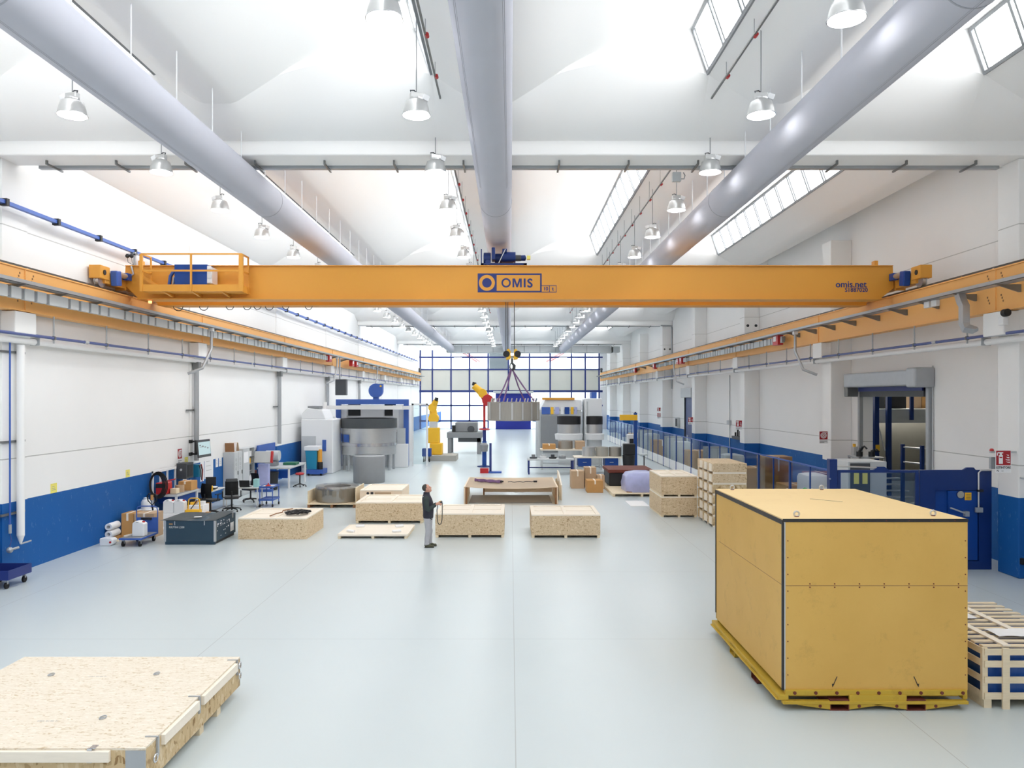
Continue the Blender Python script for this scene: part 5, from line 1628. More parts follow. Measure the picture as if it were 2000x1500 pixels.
def fire_sign(name, label, x, y, z, w, face, icon, words_=None, sub=True):
    """FACE 'cam': looks along -Y; 'hall': looks along -X (or +X on the other wall)"""
    t = thing(name, label, 'sign', (x, y, z))
    h_ = w * 1.45 if sub else w

    def bx(a0, a1, b0, b1, th, nm, m_, par):
        if face == 'cam':
            return MB().box(x + a0, x + a1, y - th, y, z + b0, z + b1).build(nm, m_, par)
        if face == 'hall':
            return MB().box(x - th, x, y - a1, y - a0, z + b0, z + b1).build(nm, m_, par)
        return MB().box(x, x + th, y + a0, y + a1, z + b0, z + b1).build(nm, m_, par)

    def disc(ca, cb, r0, r1, th, nm, m_, par):
        b_ = MB()
        if face == 'cam':
            b_.lathe([(r0, -th), (r1, -th), (r1, 0), (r0, 0)], (x + ca, y, z + cb), 22, 'Y', False)
        elif face == 'hall':
            b_.lathe([(r0, -th), (r1, -th), (r1, 0), (r0, 0)], (x, y - ca, z + cb), 22, 'X', False)
        else:
            b_.lathe([(r0, 0), (r1, 0), (r1, th), (r0, th)], (x, y + ca, z + cb), 22, 'X', False)
        return b_.build(nm, m_, par)
    bx(0, w, 0, h_, 0.012, 'sign_plate', 'paper', t)
    zz = h_ - w
    bx(0.03 * w, 0.97 * w, zz + 0.03 * w, zz + 0.97 * w, 0.014, 'red_field', 'crimson', t)
    if icon == 'ext':
        bx(0.2 * w, 0.46 * w, zz + 0.12 * w, zz + 0.68 * w, 0.016, 'extinguisher_symbol', 'paper', t)
        bx(0.26 * w, 0.40 * w, zz + 0.68 * w, zz + 0.8 * w, 0.016, 'extinguisher_symbol', 'paper', t)
        bx(0.12 * w, 0.48 * w, zz + 0.8 * w, zz + 0.88 * w, 0.016, 'extinguisher_symbol', 'paper', t)
        bx(0.08 * w, 0.14 * w, zz + 0.66 * w, zz + 0.84 * w, 0.016, 'extinguisher_symbol', 'paper', t)
        bx(0.24 * w, 0.42 * w, zz + 0.5 * w, zz + 0.57 * w, 0.018, 'symbol_band', 'crimson', t)
        for k, (l0, l1) in enumerate(((0.66, 0.92), (0.62, 0.9), (0.66, 0.88), (0.68, 0.84))):
            b_ = MB()
            zc = zz + (0.2 + 0.15 * k) * w
            pts = [(l0 * w, zc + 0.08 * w), (l0 * w + 0.1 * w, zc), (l1 * w, zc - 0.02 * w), (l1 * w, zc + 0.06 * w), (l0 * w + 0.12 * w, zc + 0.05 * w)]
            if face == 'cam':
                b_.prism([(x + p, q + z) for p, q in pts], 'XZ', y - 0.016, y - 0.012)
            elif face == 'hall':
                b_.prism([(y - p, q + z) for p, q in pts], 'YZ', x - 0.016, x - 0.012)
            else:
                b_.prism([(y + p, q + z) for p, q in pts], 'YZ', x + 0.012, x + 0.016)
            b_.build('flame_symbol', 'paper', t)
    else:
        for r0, r1 in ((0.28, 0.36), (0.16, 0.22), (0.05, 0.1)):
            disc(0.5 * w, zz + 0.5 * w, r0 * w, r1 * w, 0.017, 'hose_symbol', 'paper', t)
        bx(0.5 * w, 0.9 * w, zz + 0.78 * w, zz + 0.86 * w, 0.016, 'hose_symbol', 'paper', t)
    if words_ and face == 'cam':
        text('sign_word', words_, 0.205 * w, 'ink', t, (x + 0.03 * w, y - 0.013, z + zz - 0.19 * w), bold=0.001, sx=0.9)
        text('sign_word', 'N', 0.2 * w, 'ink', t, (x + 0.06 * w, y - 0.013, z + zz - 0.40 * w))
        text('sign_word', '101', 0.1 * w, 'mgrey', t, (x + 0.36 * w, y - 0.013, z + zz - 0.38 * w))
    elif sub:
        for k in range(2):
            bx(0.08 * w, (0.9 - 0.3 * k) * w, zz * (0.55 - 0.35 * k), zz * (0.7 - 0.35 * k), 0.014, 'sign_word', 'mgrey', t)
    return t


fire_sign('extinguisher_sign', 'red and white ESTINTORE fire extinguisher sign standing out from the near pillar', at(1944, 0, 17.2).x, 17.2, at(0, 923, 17.2).z, 0.345, 'cam', 'ext', 'ESTINTORE')
t = thing('wall_alarm_lamp', 'small red alarm lamp above the sign on the near pillar', 'alarm lamp', (11.1, 17.3, 2.75))
MB().lathe([(0.045, 0), (0.045, 0.03), (0.03, 0.055), (0.0, 0.06)], (at(1937, 0, 17.4).x, 17.4, at(0, 881, 17.4).z), 16).build('red_dome', 'red', t, smooth=50)
MB().box(at(1934, 0, 17.4).x, 11.5, 17.37, 17.43, at(0, 885, 17.4).z, at(0, 881, 17.4).z).build('lamp_base', 'lgrey', t)
MB().box(at(1936, 0, 17.4).x, at(1946, 0, 17.4).x, 17.4, 17.48, at(0, 916, 17.4).z, at(0, 893, 17.4).z).build('key_switch', 'galv', t)
t = thing('wall_socket_conduit', 'thin white conduit with socket boxes on the face of the near pillar', 'conduit', (11.9, 17.28, 0.5))
MB().tube([(11.46, 17.27, 2.28), (11.8, 17.27, 2.22), (11.92, 17.27, 2.2), (11.97, 17.27, 2.1), (11.97, 17.27, 0.95)], 0.02, 8).build('conduit_tube', 'lgrey', t, smooth=50)
MB().box(11.92, 12.04, 17.22, 17.3, 0.85, 0.97).build('socket_box', 'lgrey', t, bevel=0.01)
t = thing('wall_floor_socket', 'small black socket low on the near pillar beside the blue cell', 'socket', (11.5, 17.28, 0.3))
MB().box(11.47, 11.55, 17.22, 17.3, 0.33, 0.47).build('socket_plate', 'black', t, bevel=0.008)
fire_sign('hose_sign', 'red fire hose sign standing out from the pillar left of the roller door', at(1600, 0, 27.4).x, 27.4, at(0, 866, 27.4).z, 0.3, 'cam', 'hose')
fire_sign('extinguisher_sign', 'red extinguisher sign on the pillar before the far shelf of fittings', at(1437, 0, 37.5).x, 37.5, at(0, 839, 37.5).z, 0.31, 'cam', 'ext')
fire_sign('extinguisher_sign', 'red extinguisher sign on the pillar next to the slate blue door', at(1344, 0, 47.6).x, 47.6, at(0, 829, 47.6).z, 0.31, 'cam', 'ext')
fire_sign('extinguisher_sign', 'upper red extinguisher sign of the stacked pair on the far pillar', at(1283.5, 0, 57.8).x, 57.8, at(0, 803, 57.8).z, 0.27, 'cam', 'ext', None, False)
fire_sign('hose_sign', 'lower red fire hose sign of the stacked pair on the far pillar', at(1283.5, 0, 57.8).x, 57.8, at(0, 817, 57.8).z, 0.27, 'cam', 'hose')
fire_sign('hose_sign', 'red fire hose sign on the plain wall above the workbench', XL + 0.001, at(0, 0, 26.5).y, 1.78, 0.36, 'left', 'hose')
t = thing('wall_heater_box', 'small black wall box with white rim beside the slate blue door', 'wall box', (12, 55.5, 2))
MB().box(12.0, 12.19, 55.2, 55.9, 1.9, 2.6).build('box_rim', 'lgrey', t)
MB().box(11.98, 12.0, 55.28, 55.82, 1.98, 2.52).build('box_grille', 'black', t)
for i, (y, lab) in enumerate(((39.5, 'row of dark valve fittings along the blue dado by the far pillar'),)):
    t = thing('wall_mounted_valve_block', lab, 'valve block', (12.1, y, 1.8))
    MB().box(11.95, 12.19, 38.4, 41.5, 1.84, 2.0).build('valve_manifold', 'dgrey', t)
    for k in range(7):
        MB().cyl((12.05, 38.6 + 0.42 * k, 2.0), (12.05, 38.6 + 0.42 * k, 2.2 + 0.1 * (k % 3)), 0.05, 8).build('valve_handle', 'black', t)
t = thing('wall_conduit_run', 'thin vertical conduit with a junction box on the far wall panel', 'conduit', (12.15, 42.5, 0.5))
MB().cyl((12.16, 42.6, 1.0), (12.16, 42.6, 5.3), 0.025, 8).build('conduit_tube', 'lgrey', t)
MB().box(12.05, 12.19, 42.4, 42.8, 2.55, 2.8).build('junction_box', 'lgrey', t)
# ------------------------------------------------------------------ glazed partition at the far end
PY_ = 97.0
pw = struct(MB().box(-11.4, 11.4, PY_ + 0.1, PY_ + 0.14, 0, 0.05).build('window_60', 'navy', keep=True), 'navy framed glazed partition closing the hall')
mull = [821, 844.5, 881, 917, 953.5, 993, 1034, 1074.5, 1116, 1143, 1170]
zb_, zm_, zk_, zt_ = at(0, 763, PY_).z, at(0, 721, PY_).z, at(0, 697, PY_).z, at(0, 684, PY_).z
for px in mull:
    x = at(px, 0, PY_).x
    lo = 0 if not (955 < px < 1040) else zb_
    struct(MB().box(x - 0.09, x + 0.09, PY_ - 0.06, PY_ + 0.06, lo, zt_).build('window_mullion', 'navy', pw))
xa, xb = at(819, 0, PY_).x, at(1177, 0, PY_).x
for z, w in ((zb_, 0.2), (zm_, 0.14), (zk_, 0.14)):
    struct(MB().box(xa, xb, PY_ - 0.07, PY_ + 0.07, z - w, z + w * 0.3).build('window_rail', 'navy', pw))
for z in (at(0, 792, PY_).z, at(0, 822, PY_).z):
    struct(MB().box(xa, at(952, 0, PY_).x, PY_ - 0.06, PY_ + 0.06, z - 0.1, z + 0.1).build('window_rail', 'navy', pw))
    struct(MB().box(at(1040, 0, PY_).x, xb, PY_ - 0.06, PY_ + 0.06, z - 0.1, z + 0.1).build('window_rail', 'navy', pw))
for a, c in zip(mull, mull[1:]):
    x0, x1 = at(a, 0, PY_).x + 0.09, at(c, 0, PY_).x - 0.09
    struct(MB().box(x0, x1, PY_ - 0.02, PY_ + 0.02, zb_, zm_ - 0.14).build('window_panel', 'partpanel', pw))
    struct(MB().box(x0, x1, PY_ - 0.01, PY_ + 0.01, zm_, zt_).build('window_glass', 'glass', pw))
    if not 955 < a < 1030:
        struct(MB().box(x0, x1, PY_ - 0.01, PY_ + 0.01, 0.05, zb_ - 0.2).build('window_glass', 'glass', pw))
struct(MB().box(XL, at(819, 0, PY_).x, YE - 0.1, YE + 0.1, 0, 12).build('wall_far_left', 'white', keep=True))
struct(MB().box(at(1172, 0, PY_).x, XR, YE - 0.1, YE + 0.1, 0, 12).build('wall_far_right', 'white', keep=True))
# dark blue roller door in the partition
xa, xb = at(968, 0, 96.6).x, at(1037, 0, 96.6).x
d3 = struct(MB().box(xa, xb, 96.75, 96.85, 0, zb_ - 0.3).build('door_3', mat('royal_blue_curtain', srgb(28, 44, 150), 0.5), keep=True), 'royal blue roller door in the far partition')
struct(MB().box(xa - 0.3, xb + 0.3, 96.4, 96.75, zb_ - 0.35, zb_ - 0.05).build('door_3_roll_box', 'lgrey', d3))
# red pipes and ducts of the hall beyond
for k, (pa, pb, m_, r, lab) in enumerate(((905, 935, 'red', 0.12, 'red sprinkler pipe slanting behind the upper partition panes, workbench side'), (1095, 1062, 'red', 0.12, 'red sprinkler pipe slanting behind the upper partition panes, machine side'), (975, 978, 'mgrey', 1.6, 'grey ceiling duct end behind the middle upper panes'))):
    t = thing('ceiling_pipe', lab, 'pipe', (0, 110, 9))
    a, c = at(pa, 690, 100), at(pb, 722, 124)
    if k < 2:
        MB().cyl((a.x, 100, 9.8), (a.x * 0.9, 124, 9.8), r, 10).build('pipe_run', m_, t, smooth=50)
        MB().cyl((a.x + 0.5, 100, 9.8), (a.x * 0.9 + 0.5, 124, 9.8), r * 0.8, 10).build('pipe_branch', m_, t, smooth=50)
    else:
        MB().box(a.x - 1.3, a.x + 1.3, 100, 103, 7.3, 9.9).build('duct_body', 'mgrey', t)
# ------------------------------------------------------------------ blue portal machine with large ring
t = thing('portal_machine', 'blue framed white portal machine on the plain wall side', 'machine', (-8.2, 47, 0))
x0, x1, y0 = -10.35, -6.05, 45.5
zt = 3.95
MB().box(x0, x0 + 0.28, y0, y0 + 0.3, 0, zt).build('portal_post', 'midblue', t)
MB().box(x1 - 0.28, x1, y0, y0 + 0.3, 0, zt).build('portal_post', 'midblue', t)
MB().box(x0 + 0.28, x1 - 0.28, y0, y0 + 0.3, zt - 0.3, zt).build('portal_beam', 'midblue', t)
MB().box(x0 + 0.28, x1 - 0.28, y0 + 0.35, y0 + 4, 0, zt - 0.35).build('machine_housing', 'whitep', t)
MB().box(x0 + 0.28, x0 + 0.6, y0 + 0.2, y0 + 0.35, 0, zt - 0.35).build('guide_column', 'whitep', t)
MB().box(x1 - 0.95, x1 - 0.6, y0 + 0.2, y0 + 0.35, 0, zt - 0.35).build('guide_column', 'whitep', t)
for px, py0, py1, w in ((680, 787, 791, 24), (751, 787, 799, 22), (680, 800, 812, 24), (751, 800, 812, 22)):
    a, c = at(px, py0, y0 + 0.3), at(px + w, py1, y0 + 0.3)
    MB().box(a.x, c.x, y0 + 0.3, y0 + 0.35, c.z, a.z).build('vent_louvre', 'black', t)
MB().box(at(654, 0, 45).x, at(800, 0, 45).x, 45.0, 45.2, at(0, 800, 45).z, at(0, 793, 45).z).build('cross_bar', 'whitep', t)
a, c = at(775, 850, 45), at(790, 866, 45)
MB().box(a.x, c.x, 45.1, 45.5, c.z - 0.4, a.z + 0.4).build('control_panel', 'lgrey', t)
MB().box(at(762, 0, 44.8).x, at(797, 0, 44.8).x, 44.7, 45.0, 0, 1.35).build('lower_cover', 'whitep', t, bevel=0.02)
t = thing('large_machine_ring', 'large metal ring with dark top band standing under the blue portal', 'ring', (-8.1, 43.3, 0))
xc, R = at(721, 0, 43.4).x, 54 * 43.4 / 1500
cy = 43.4 - 0.0
pr = lambda py: CAMZ - (py - HY) * (cy - R * 0.8) / F
MB().lathe([(R * 0.9, pr(837)), (R, pr(837)), (R, pr(818)), (R * 0.9, pr(818))], (xc, cy, 0), 48, caps=False).build('dark_band', 'dgrey', t, smooth=40)
MB().lathe([(R * 0.8, pr(889)), (R * 0.97, pr(889)), (R * 0.97, pr(837)), (R * 0.8, pr(837))], (xc, cy, 0), 48, caps=False).build('ring_body', 'alu', t, smooth=40)
MB().lathe([(R * 0.985, pr(846)), (R * 1.0, pr(846)), (R * 1.0, pr(843)), (R * 0.985, pr(843))], (xc, cy, 0), 48, caps=False).build('ring_rib', 'alu', t, smooth=40)
MB().lathe([(R * 0.985, pr(872)), (R * 1.0, pr(872)), (R * 1.0, pr(866)), (R * 0.985, pr(866))], (xc, cy, 0), 48, caps=False).build('ring_rib', 'chrome', t, smooth=40)
for k in range(10):
    a = 2 * PI * k / 10 + 0.2
    MB().cyl((xc + 0.88 * R * math.cos(a), cy + 0.88 * R * math.sin(a), 0), (xc + 0.88 * R * math.cos(a), cy + 0.88 * R * math.sin(a), pr(889)), 0.07, 8).build('support_leg', 'galv', t)
for a0 in (3.3, 3.75):
    rows = [[(xc + R * 0.985 * math.cos(a0 + 0.06 * k), cy + R * 0.985 * math.sin(a0 + 0.06 * k), z) for k in range(7)] for z in (pr(864), pr(849))]
    MB().sheet(rows).build('blue_panel', 'midblue', t)
t = thing('grey_covered_drum', 'grey covered drum standing on the floor in front of the blue portal', 'drum', (-6.6, 36.2, 0))
xc, R = at(721, 0, 36.9).x, 31 * 36.9 / 1500
MB().lathe([(0.05, 0.0), (R * 0.95, 0.0), (R * 0.98, 0.04), (R, 1.2), (R * 0.96, 1.26), (0.05, 1.27)], (xc, 36.9, 0), 40).build('drum_body', 'mgrey', t, smooth=40)
MB().lathe([(R * 0.9, 1.27), (R * 0.96, 1.28), (R * 0.9, 1.3)], (xc, 36.9, 0), 40, caps=False).build('drum_rim', 'lgrey', t, smooth=40)
t = thing('hose_reel', 'big blue enclosed hose reel on top of the blue portal', 'hose reel', (-7.9, 46, 3.96))
xc, zc = at(734, 0, 45.6).x, at(0, 763, 45.6).z
MB().cyl((xc, 45.5, zc), (xc, 45.9, zc), 0.42, 32).build('reel_case', 'midblue', t, smooth=40, bevel=0.02)
MB().prism([(xc - 0.1, zc + 0.40), (xc + 0.42, zc + 0.40), (xc + 0.42, zc + 0.05), (xc + 0.2, zc - 0.2), (xc, zc)], 'XZ', 45.52, 45.88).build('reel_outlet', 'midblue', t)
MB().box(xc - 0.16, xc + 0.16, 45.55, 45.85, 3.95, zc - 0.35).build('reel_stand', 'midblue', t)
MB().box(xc + 0.25, xc + 0.36, 45.49, 45.52, zc + 0.22, zc + 0.32).build('reel_label', 'yellow', t)
t = thing('wall_mounted_speaker', 'dark grey box cabinet hung on a bar above the blue portal', 'speaker', (at(666, 0, 48).x, 48, 4.1))
a, c = at(656, 741, 48), at(677, 772, 48)
MB().box(a.x, c.x, 47.8, 48.3, c.z, a.z).build('cabinet_body', 'dgrey', t, bevel=0.03)
MB().box(a.x + 0.2, a.x + 0.28, 47.95, 48.05, a.z, TZ - 0.1).build('hanging_bar', 'galv', t)
# tall white machine with jib
t = thing('white_machine', 'tall white machine cabinet with a jib arm on the plain wall side', 'machine', (-10, 41, 0))
x0, x1 = at(588, 0, 41).x, at(650, 0, 41).x
MB().box(x0, x1, 41, 43, 0, 2.9).build('machine_body', 'whitep', t, bevel=0.05)
MB().prism([(x0, 2.9), (x1 - 0.4, 2.9), (x1 - 0.6, 3.4), (x0 + 0.3, 3.5), (x0, 3.2)], 'XZ', 41.1, 42.9).build('machine_hood', 'whitep', t, bevel=0.04)
MB().box(x0 + 0.3, x0 + 0.9, 41.2, 42, 3.45, 3.6).build('hood_lamp', 'mgrey', t)
MB().box(x0 + 0.05, x1 - 0.9, 40.97, 41, 0.3, 2.0).build('machine_door', 'lgrey', t)
MB().box(x1 - 0.55, x1 - 0.35, 40.96, 41.0, 1.2, 1.8).build('control_panel', 'midblue', t)
t = thing('jib_crane', 'white column jib crane reaching over the floor before the blue portal', 'jib crane', (-10.3, 43.6, 0))
xj = at(632, 0, 43.6).x
MB().cyl((xj, 43.9, 0), (xj, 43.9, 3.8), 0.12, 16).build('jib_column', 'white', t, smooth=40)
MB().box(xj - 0.1, xj + 4.4, 43.82, 43.98, 3.4, 3.6).build('jib_arm', 'white', t)
MB().tube([(xj, 43.7, 2.9), (xj + 0.6, 43.6, 2.9), (xj + 0.8, 43.6, 2.8), (xj + 0.85, 43.6, 2.4)], 0.08, 10).build('extraction_hose', 'lgrey', t, smooth=50)
t = thing('dark_locker', 'tall dark locker with blue doors beside the white machine', 'locker', (-10.6, 44.4, 0))
x0, x1 = at(630, 0, 44.6).x, at(654, 0, 44.6).x
MB().box(x0, x1, 44.6, 45.3, 0, 1.75).build('locker_body', 'black', t)
MB().box(x0 + 0.26, x0 + 0.48, 44.57, 44.6, 0.05, 1.7).build('locker_door', 'deepblue', t)
MB().box(x0 - 0.02, x1 + 0.02, 44.55, 45.3, 1.75, 2.05).build('locker_shelf', 'deepblue', t)
t = thing('teal_compressor', 'teal compressor unit with white top on a light blue base', 'compressor', (-10.6, 42.3, 0))
x0 = at(602, 0, 40.2).x
MB().box(x0, x0 + 0.85, 42.0, 43.0, 0.08, 0.32).build('compressor_base', 'midblue', t)
MB().prism([(x0 + 0.0, 0.32), (x0 + 0.5, 0.32), (x0 + 0.5, 1.3), (x0 - 0.1, 1.3)], 'XZ', 42.1, 42.8).build('compressor_body', 'teal', t, bevel=0.02)
MB().box(x0 - 0.15, x0 + 0.6, 42.05, 42.85, 1.3, 1.52).build('compressor_lid', 'whitep', t, bevel=0.03)
MB().cyl((x0 + 0.62, 42.3, 0.7), (x0 + 0.62, 42.3, 1.35), 0.12, 14).build('orange_cylinder', 'orange', t, smooth=40)
MB().cyl((x0 + 0.66, 42.2, 0.32), (x0 + 0.66, 42.2, 0.7), 0.14, 14).build('black_pump', 'black', t, smooth=40)
for xx in (x0 + 0.1, x0 + 0.75):
    MB().cyl((xx, 42.0, 0.06), (xx, 42.08, 0.06), 0.06, 12).build('base_wheel', 'rubber', t)
t.location.y -= 2.15
# far bench with bin and stool
t = thing('work_table', 'white work table with blue back panel near the wall, far bench', 'work table', (-11, 36, 0))
MB().box(-11.35, -9.9, 34.4, 37.2, 0.86, 0.93).build('table_top', 'lgrey', t)
for x in (-11.3, -9.98):
    for y in (34.45, 37.1):
        MB().box(x, x + 0.07, y, y + 0.07, 0, 0.86).build('leg', 'whitep', t)
MB().box(-11.3, -10.0, 34.46, 34.5, 0.45, 0.8).build('drawer_front', 'blue', t)
MB().box(-11.43, -11.36, 34.6, 37.1, 0.93, 1.9).build('back_panel', 'midblue', t)
t = thing('bench_grinder', 'pale bench machine standing on the far white work table', 'bench machine', (-10.9, 35.3, 0.93))
MB().box(-11.2, -10.7, 35.0, 35.5, 0.931, 1.15).build('machine_base', 'mgrey', t, bevel=0.03)
MB().cyl((-11.2, 35.25, 1.4), (-10.6, 35.25, 1.4), 0.24, 20).build('machine_head', 'lgrey', t, smooth=40)
MB().box(-11.0, -10.9, 35.2, 35.3, 1.15, 1.3).build('machine_neck', 'dgrey', t)
t = thing('green_tool_case', 'flat green tool case on the far white work table', 'tool case', (-10.4, 36, 0.93))
MB().box(-10.55, -9.95, 35.6, 36.2, 0.931, 1.05).build('case_body', mat('dark_green_plastic', srgb(40, 110, 84), 0.5), t, bevel=0.02)
t = thing('waste_bin', 'black open waste bin standing under the far white work table', 'bin', (-10.7, 33.9, 0))
MB().lathe([(0.2, 0), (0.3, 0.02), (0.36, 0.78), (0.33, 0.78), (0.28, 0.05), (0.05, 0.04)], (-10.6, 33.9, 0), 28).build('bin_body', 'black', t, smooth=40)


def stool(x, y, lab, seat='red', h=0.55):
    t = thing('work_stool', lab, 'stool', (x, y, 0))
    MB().lathe([(0.02, h), (0.17, h), (0.2, h + 0.03), (0.2, h + 0.07), (0.17, h + 0.09), (0.02, h + 0.09)], (x, y, 0), 24).build('seat', seat, t, smooth=40)
    MB().cyl((x, y, 0.12), (x, y, h), 0.03, 12).build('gas_column', 'black', t)
    for k in range(5):
        a = 2 * PI * k / 5
        MB().tube([(x, y, 0.14), (x + 0.28 * math.cos(a), y + 0.28 * math.sin(a), 0.07)], [0.03, 0.018], 8).build('base_leg', 'black', t)
        MB().ball((x + 0.28 * math.cos(a), y + 0.28 * math.sin(a), 0.03), 0.03).build('caster', 'rubber', t)
    return t


stool(-9.6, 35.0, 'black work stool with red seat beside the far white table')
t = thing('blue_lectern', 'small pale blue screen terminal on a stand by the plain wall', 'terminal', (-10.6, 33, 0))
MB().box(-11.0, -10.3, 33.1, 33.4, 0, 0.1).build('terminal_base', 'midblue', t)
MB().box(-10.9, -10.45, 33.15, 33.4, 0.1, 1.2).build('terminal_column', 'lilac', t, bevel=0.02)
MB().obox((-10.65, 33.1, 1.5), (0.75, 0.12, 0.5), rx=-0.25).build('terminal_screen', 'lgrey', t, bevel=0.02)
MB().obox((-10.28, 33.1, 1.5), (0.08, 0.14, 0.5), rx=-0.25).build('terminal_side', 'red', t)
# ------------------------------------------------------------------ robots
def robot(x, y, base, lab, pts, mats, pedestal):
    t = thing('yellow_robot', lab, 'robot', (x, y, 0))
    if pedestal:
        pedestal(t)
    for k in range(len(pts) - 1):
        r = 0.3 - 0.06 * k
        MB().tube([pts[k], ((Vector(pts[k]) + Vector(pts[k + 1])) / 2), pts[k + 1]], [r, r * 0.85, r * 0.75], 12).build('arm_segment', mats[k], t, smooth=45)
        MB().cyl(Vector(pts[k]) - Vector((0, r * 1.15, 0)), Vector(pts[k]) + Vector((0, r * 1.15, 0)), r * 1.1, 18).build('arm_joint', mats[k], t, smooth=45)
    MB().cyl(pts[-1], Vector(pts[-1]) + Vector((0.05, 0, 0.2)), 0.12, 14).build('arm_wrist', 'black', t, smooth=45)
    return t


xq = at(848, 0, 50).x


def ped1(t):
    MB().box(xq - 0.36, xq + 0.36, 49.6, 50.4, 1.1, 2.1).build('robot_column', 'yellow', t, bevel=0.04)
    MB().box(xq - 0.25, xq + 0.55, 49.5, 50.5, 0.35, 1.1).build('robot_base', 'yellow', t, bevel=0.06)
    MB().box(xq - 0.28, xq + 0.2, 49.65, 50.35, 2.1, 2.5).build('robot_neck', 'lgrey', t)


robot(xq, 50, 0, 'yellow robot arm on a yellow pedestal before the partition', [(xq - 0.02, 50, 2.7), (xq - 0.1, 50, 3.4), (xq + 0.15, 49.8, 3.85)], ['yellow', 'yellow'], ped1)
t = thing('robot_plinth', 'low pale grey plinth under the yellow pedestal robot', 'plinth', (xq, 50, 0))
MB().box(xq - 0.5, xq + 1.5, 48.9, 51, 0, 0.35).build('plinth_slab', 'concrete', t)
xr = at(946, 0, 45).x


def ped2(t):
    MB().cyl((xr, 45, 0.06), (xr, 45, 1.5), 0.13, 16).build('stand_column', 'blue', t, smooth=40)
    MB().lathe([(0.02, 0), (0.42, 0), (0.42, 0.05), (0.14, 0.1), (0.02, 0.1)], (xr, 45, 0), 28).build('stand_foot', 'deepblue', t, smooth=40)
    MB().lathe([(0.28, 2.15), (0.34, 2.2), (0.28, 2.25)], (xr, 45, 0), 24, caps=False).build('red_ring', 'red', t, smooth=40)
    MB().cyl((xr, 45, 1.5), (xr, 45, 2.3), 0.1, 14).build('stand_mast', 'navy', t, smooth=40)
    MB().cyl((xr, 45, 2.3), (xr, 45, 3.75), 0.07, 14).build('upper_mast', 'red', t, smooth=40)
    MB().lathe([(0.02, 0.9), (0.2, 0.92), (0.24, 1.3), (0.12, 1.42), (0.02, 1.42)], (xr, 44.7, 0), 20).build('grey_tank', 'mgrey', t, smooth=40)


robot(xr, 45, 0, 'yellow robot arm raised on a tall blue and red mast stand', [(xr + 0.2, 45, 3.9), (xr - 0.1, 45, 4.3), (xr - 0.62, 45, 4.75)], ['red', 'yellow'], ped2)
t = thing('floor_gauge_stand', 'blue floor stand with a red box foot in mid hall', 'stand', (at(953, 0, 41.5).x, 41.5, 0))
xs = at(958, 0, 41.5).x
MB().box(xs - 0.06, xs + 0.06, 41.4, 41.52, 0.08, 1.6).build('stand_post', 'navy', t)
MB().box(xs - 0.1, xs + 0.6, 41.2, 41.7, 0, 0.08).build('stand_foot', 'midblue', t)
MB().box(xs - 0.55, xs - 0.1, 41.2, 41.6, 0, 0.25).build('red_box', 'red', t)
# grey pressing table
t = thing('pressing_table', 'grey steel machine table with heavy legs before the partition', 'machine table', (-3.4, 56, 0))
x0, x1 = at(875, 0, 56).x, at(942, 0, 56).x
MB().box(x0, x1, 55, 57.5, 1.15, 1.55).build('table_bed', 'mgrey', t)
MB().box(x0 + 0.8, x1 - 0.1, 55.1, 57.3, 0.85, 1.15).build('table_drive', 'dgrey', t)
for x in (x0 + 0.05, x1 - 0.35):
    for y in (55.1, 57.0):
        MB().box(x, x + 0.25, y, y + 0.25, 0, 1.15).build('leg', 'mgrey', t)
MB().box(x0 + 0.55, x1 - 0.35, 55.6, 57.2, 1.55, 2.25).build('press_head', 'mgrey', t, bevel=0.06)
MB().cyl((x0 + 0.45, 55.5, 1.55), (x0 + 0.45, 55.5, 2.05), 0.13, 12).build('press_motor', 'black', t, smooth=40)
MB().cyl((x1 - 0.8, 55.5, 1.75), (x1 - 0.8, 55.4, 1.75), 0.25, 18).build('press_dial', 'dgrey', t, smooth=40)
t = thing('blue_cart', 'small blue box cart beside the yellow pedestal robot', 'cart', (-4.9, 48.5, 0))
MB().box(-5.55, -5.0, 48.2, 48.8, 0.35, 0.85).build('cart_box', 'blue', t, bevel=0.02)
for x in (-5.45, -5.1):
    MB().cyl((x - 0.03, 48.3, 0.1), (x + 0.03, 48.3, 0.1), 0.1, 14).build('cart_wheel', 'rubber', t)
    MB().box(x - 0.02, x + 0.02, 48.28, 48.32, 0.1, 0.35).build('cart_leg', 'dgrey', t)
t = thing('glass_booth', 'slim white framed booth panel standing next to the blue portal', 'booth', (-5.5, 45, 0))
for x in (-5.85, -5.0):
    MB().box(x, x + 0.1, 45.5, 45.6, 0, 3.7).build('booth_post', 'whitep', t)
MB().box(-5.85, -4.9, 45.5, 45.6, 3.6, 3.7).build('booth_beam', 'whitep', t)
MB().box(-5.75, -5.0, 45.54, 45.56, 0.1, 3.6).build('booth_pane', 'glass', t)
# ------------------------------------------------------------------ machining cell on the fence side
t = thing('machining_centre', 'big white and grey machining centre with coloured panels on the fence side', 'machine', (3.5, 52, 0))
x0, x1 = at(1050, 0, 50).x, at(1137, 0, 50).x
MB().box(x0, x1, 50, 54, 0, 3.2).build('machine_body', 'lgrey', t, bevel=0.08)
MB().prism([(x0 + 0.1, 3.2), (x1, 3.2), (x1, 3.9), (x0 + 0.5, 3.9)], 'XZ', 50.05, 53.9).build('machine_hood', 'whitep', t, bevel=0.04)
MB().box(x0 + 0.3, x1 - 0.5, 49.9, 50.3, 3.9, 4.05).build('hood_trim', 'orange', t)
for px, w, m_ in ((1058, 16, 'midblue'), (1076, 5, 'yellow'), (1084, 8, 'lilac'), (1095, 6, 'paper'), (1103, 9, 'blue'), (1115, 5, 'yellow'), (1122, 5, 'lilac')):
    a, c = at(px, 795, 49.95), at(px + w, 809, 49.95)
    MB().box(a.x, c.x, 49.94, 50.0, c.z, a.z).build('colour_panel', m_, t)
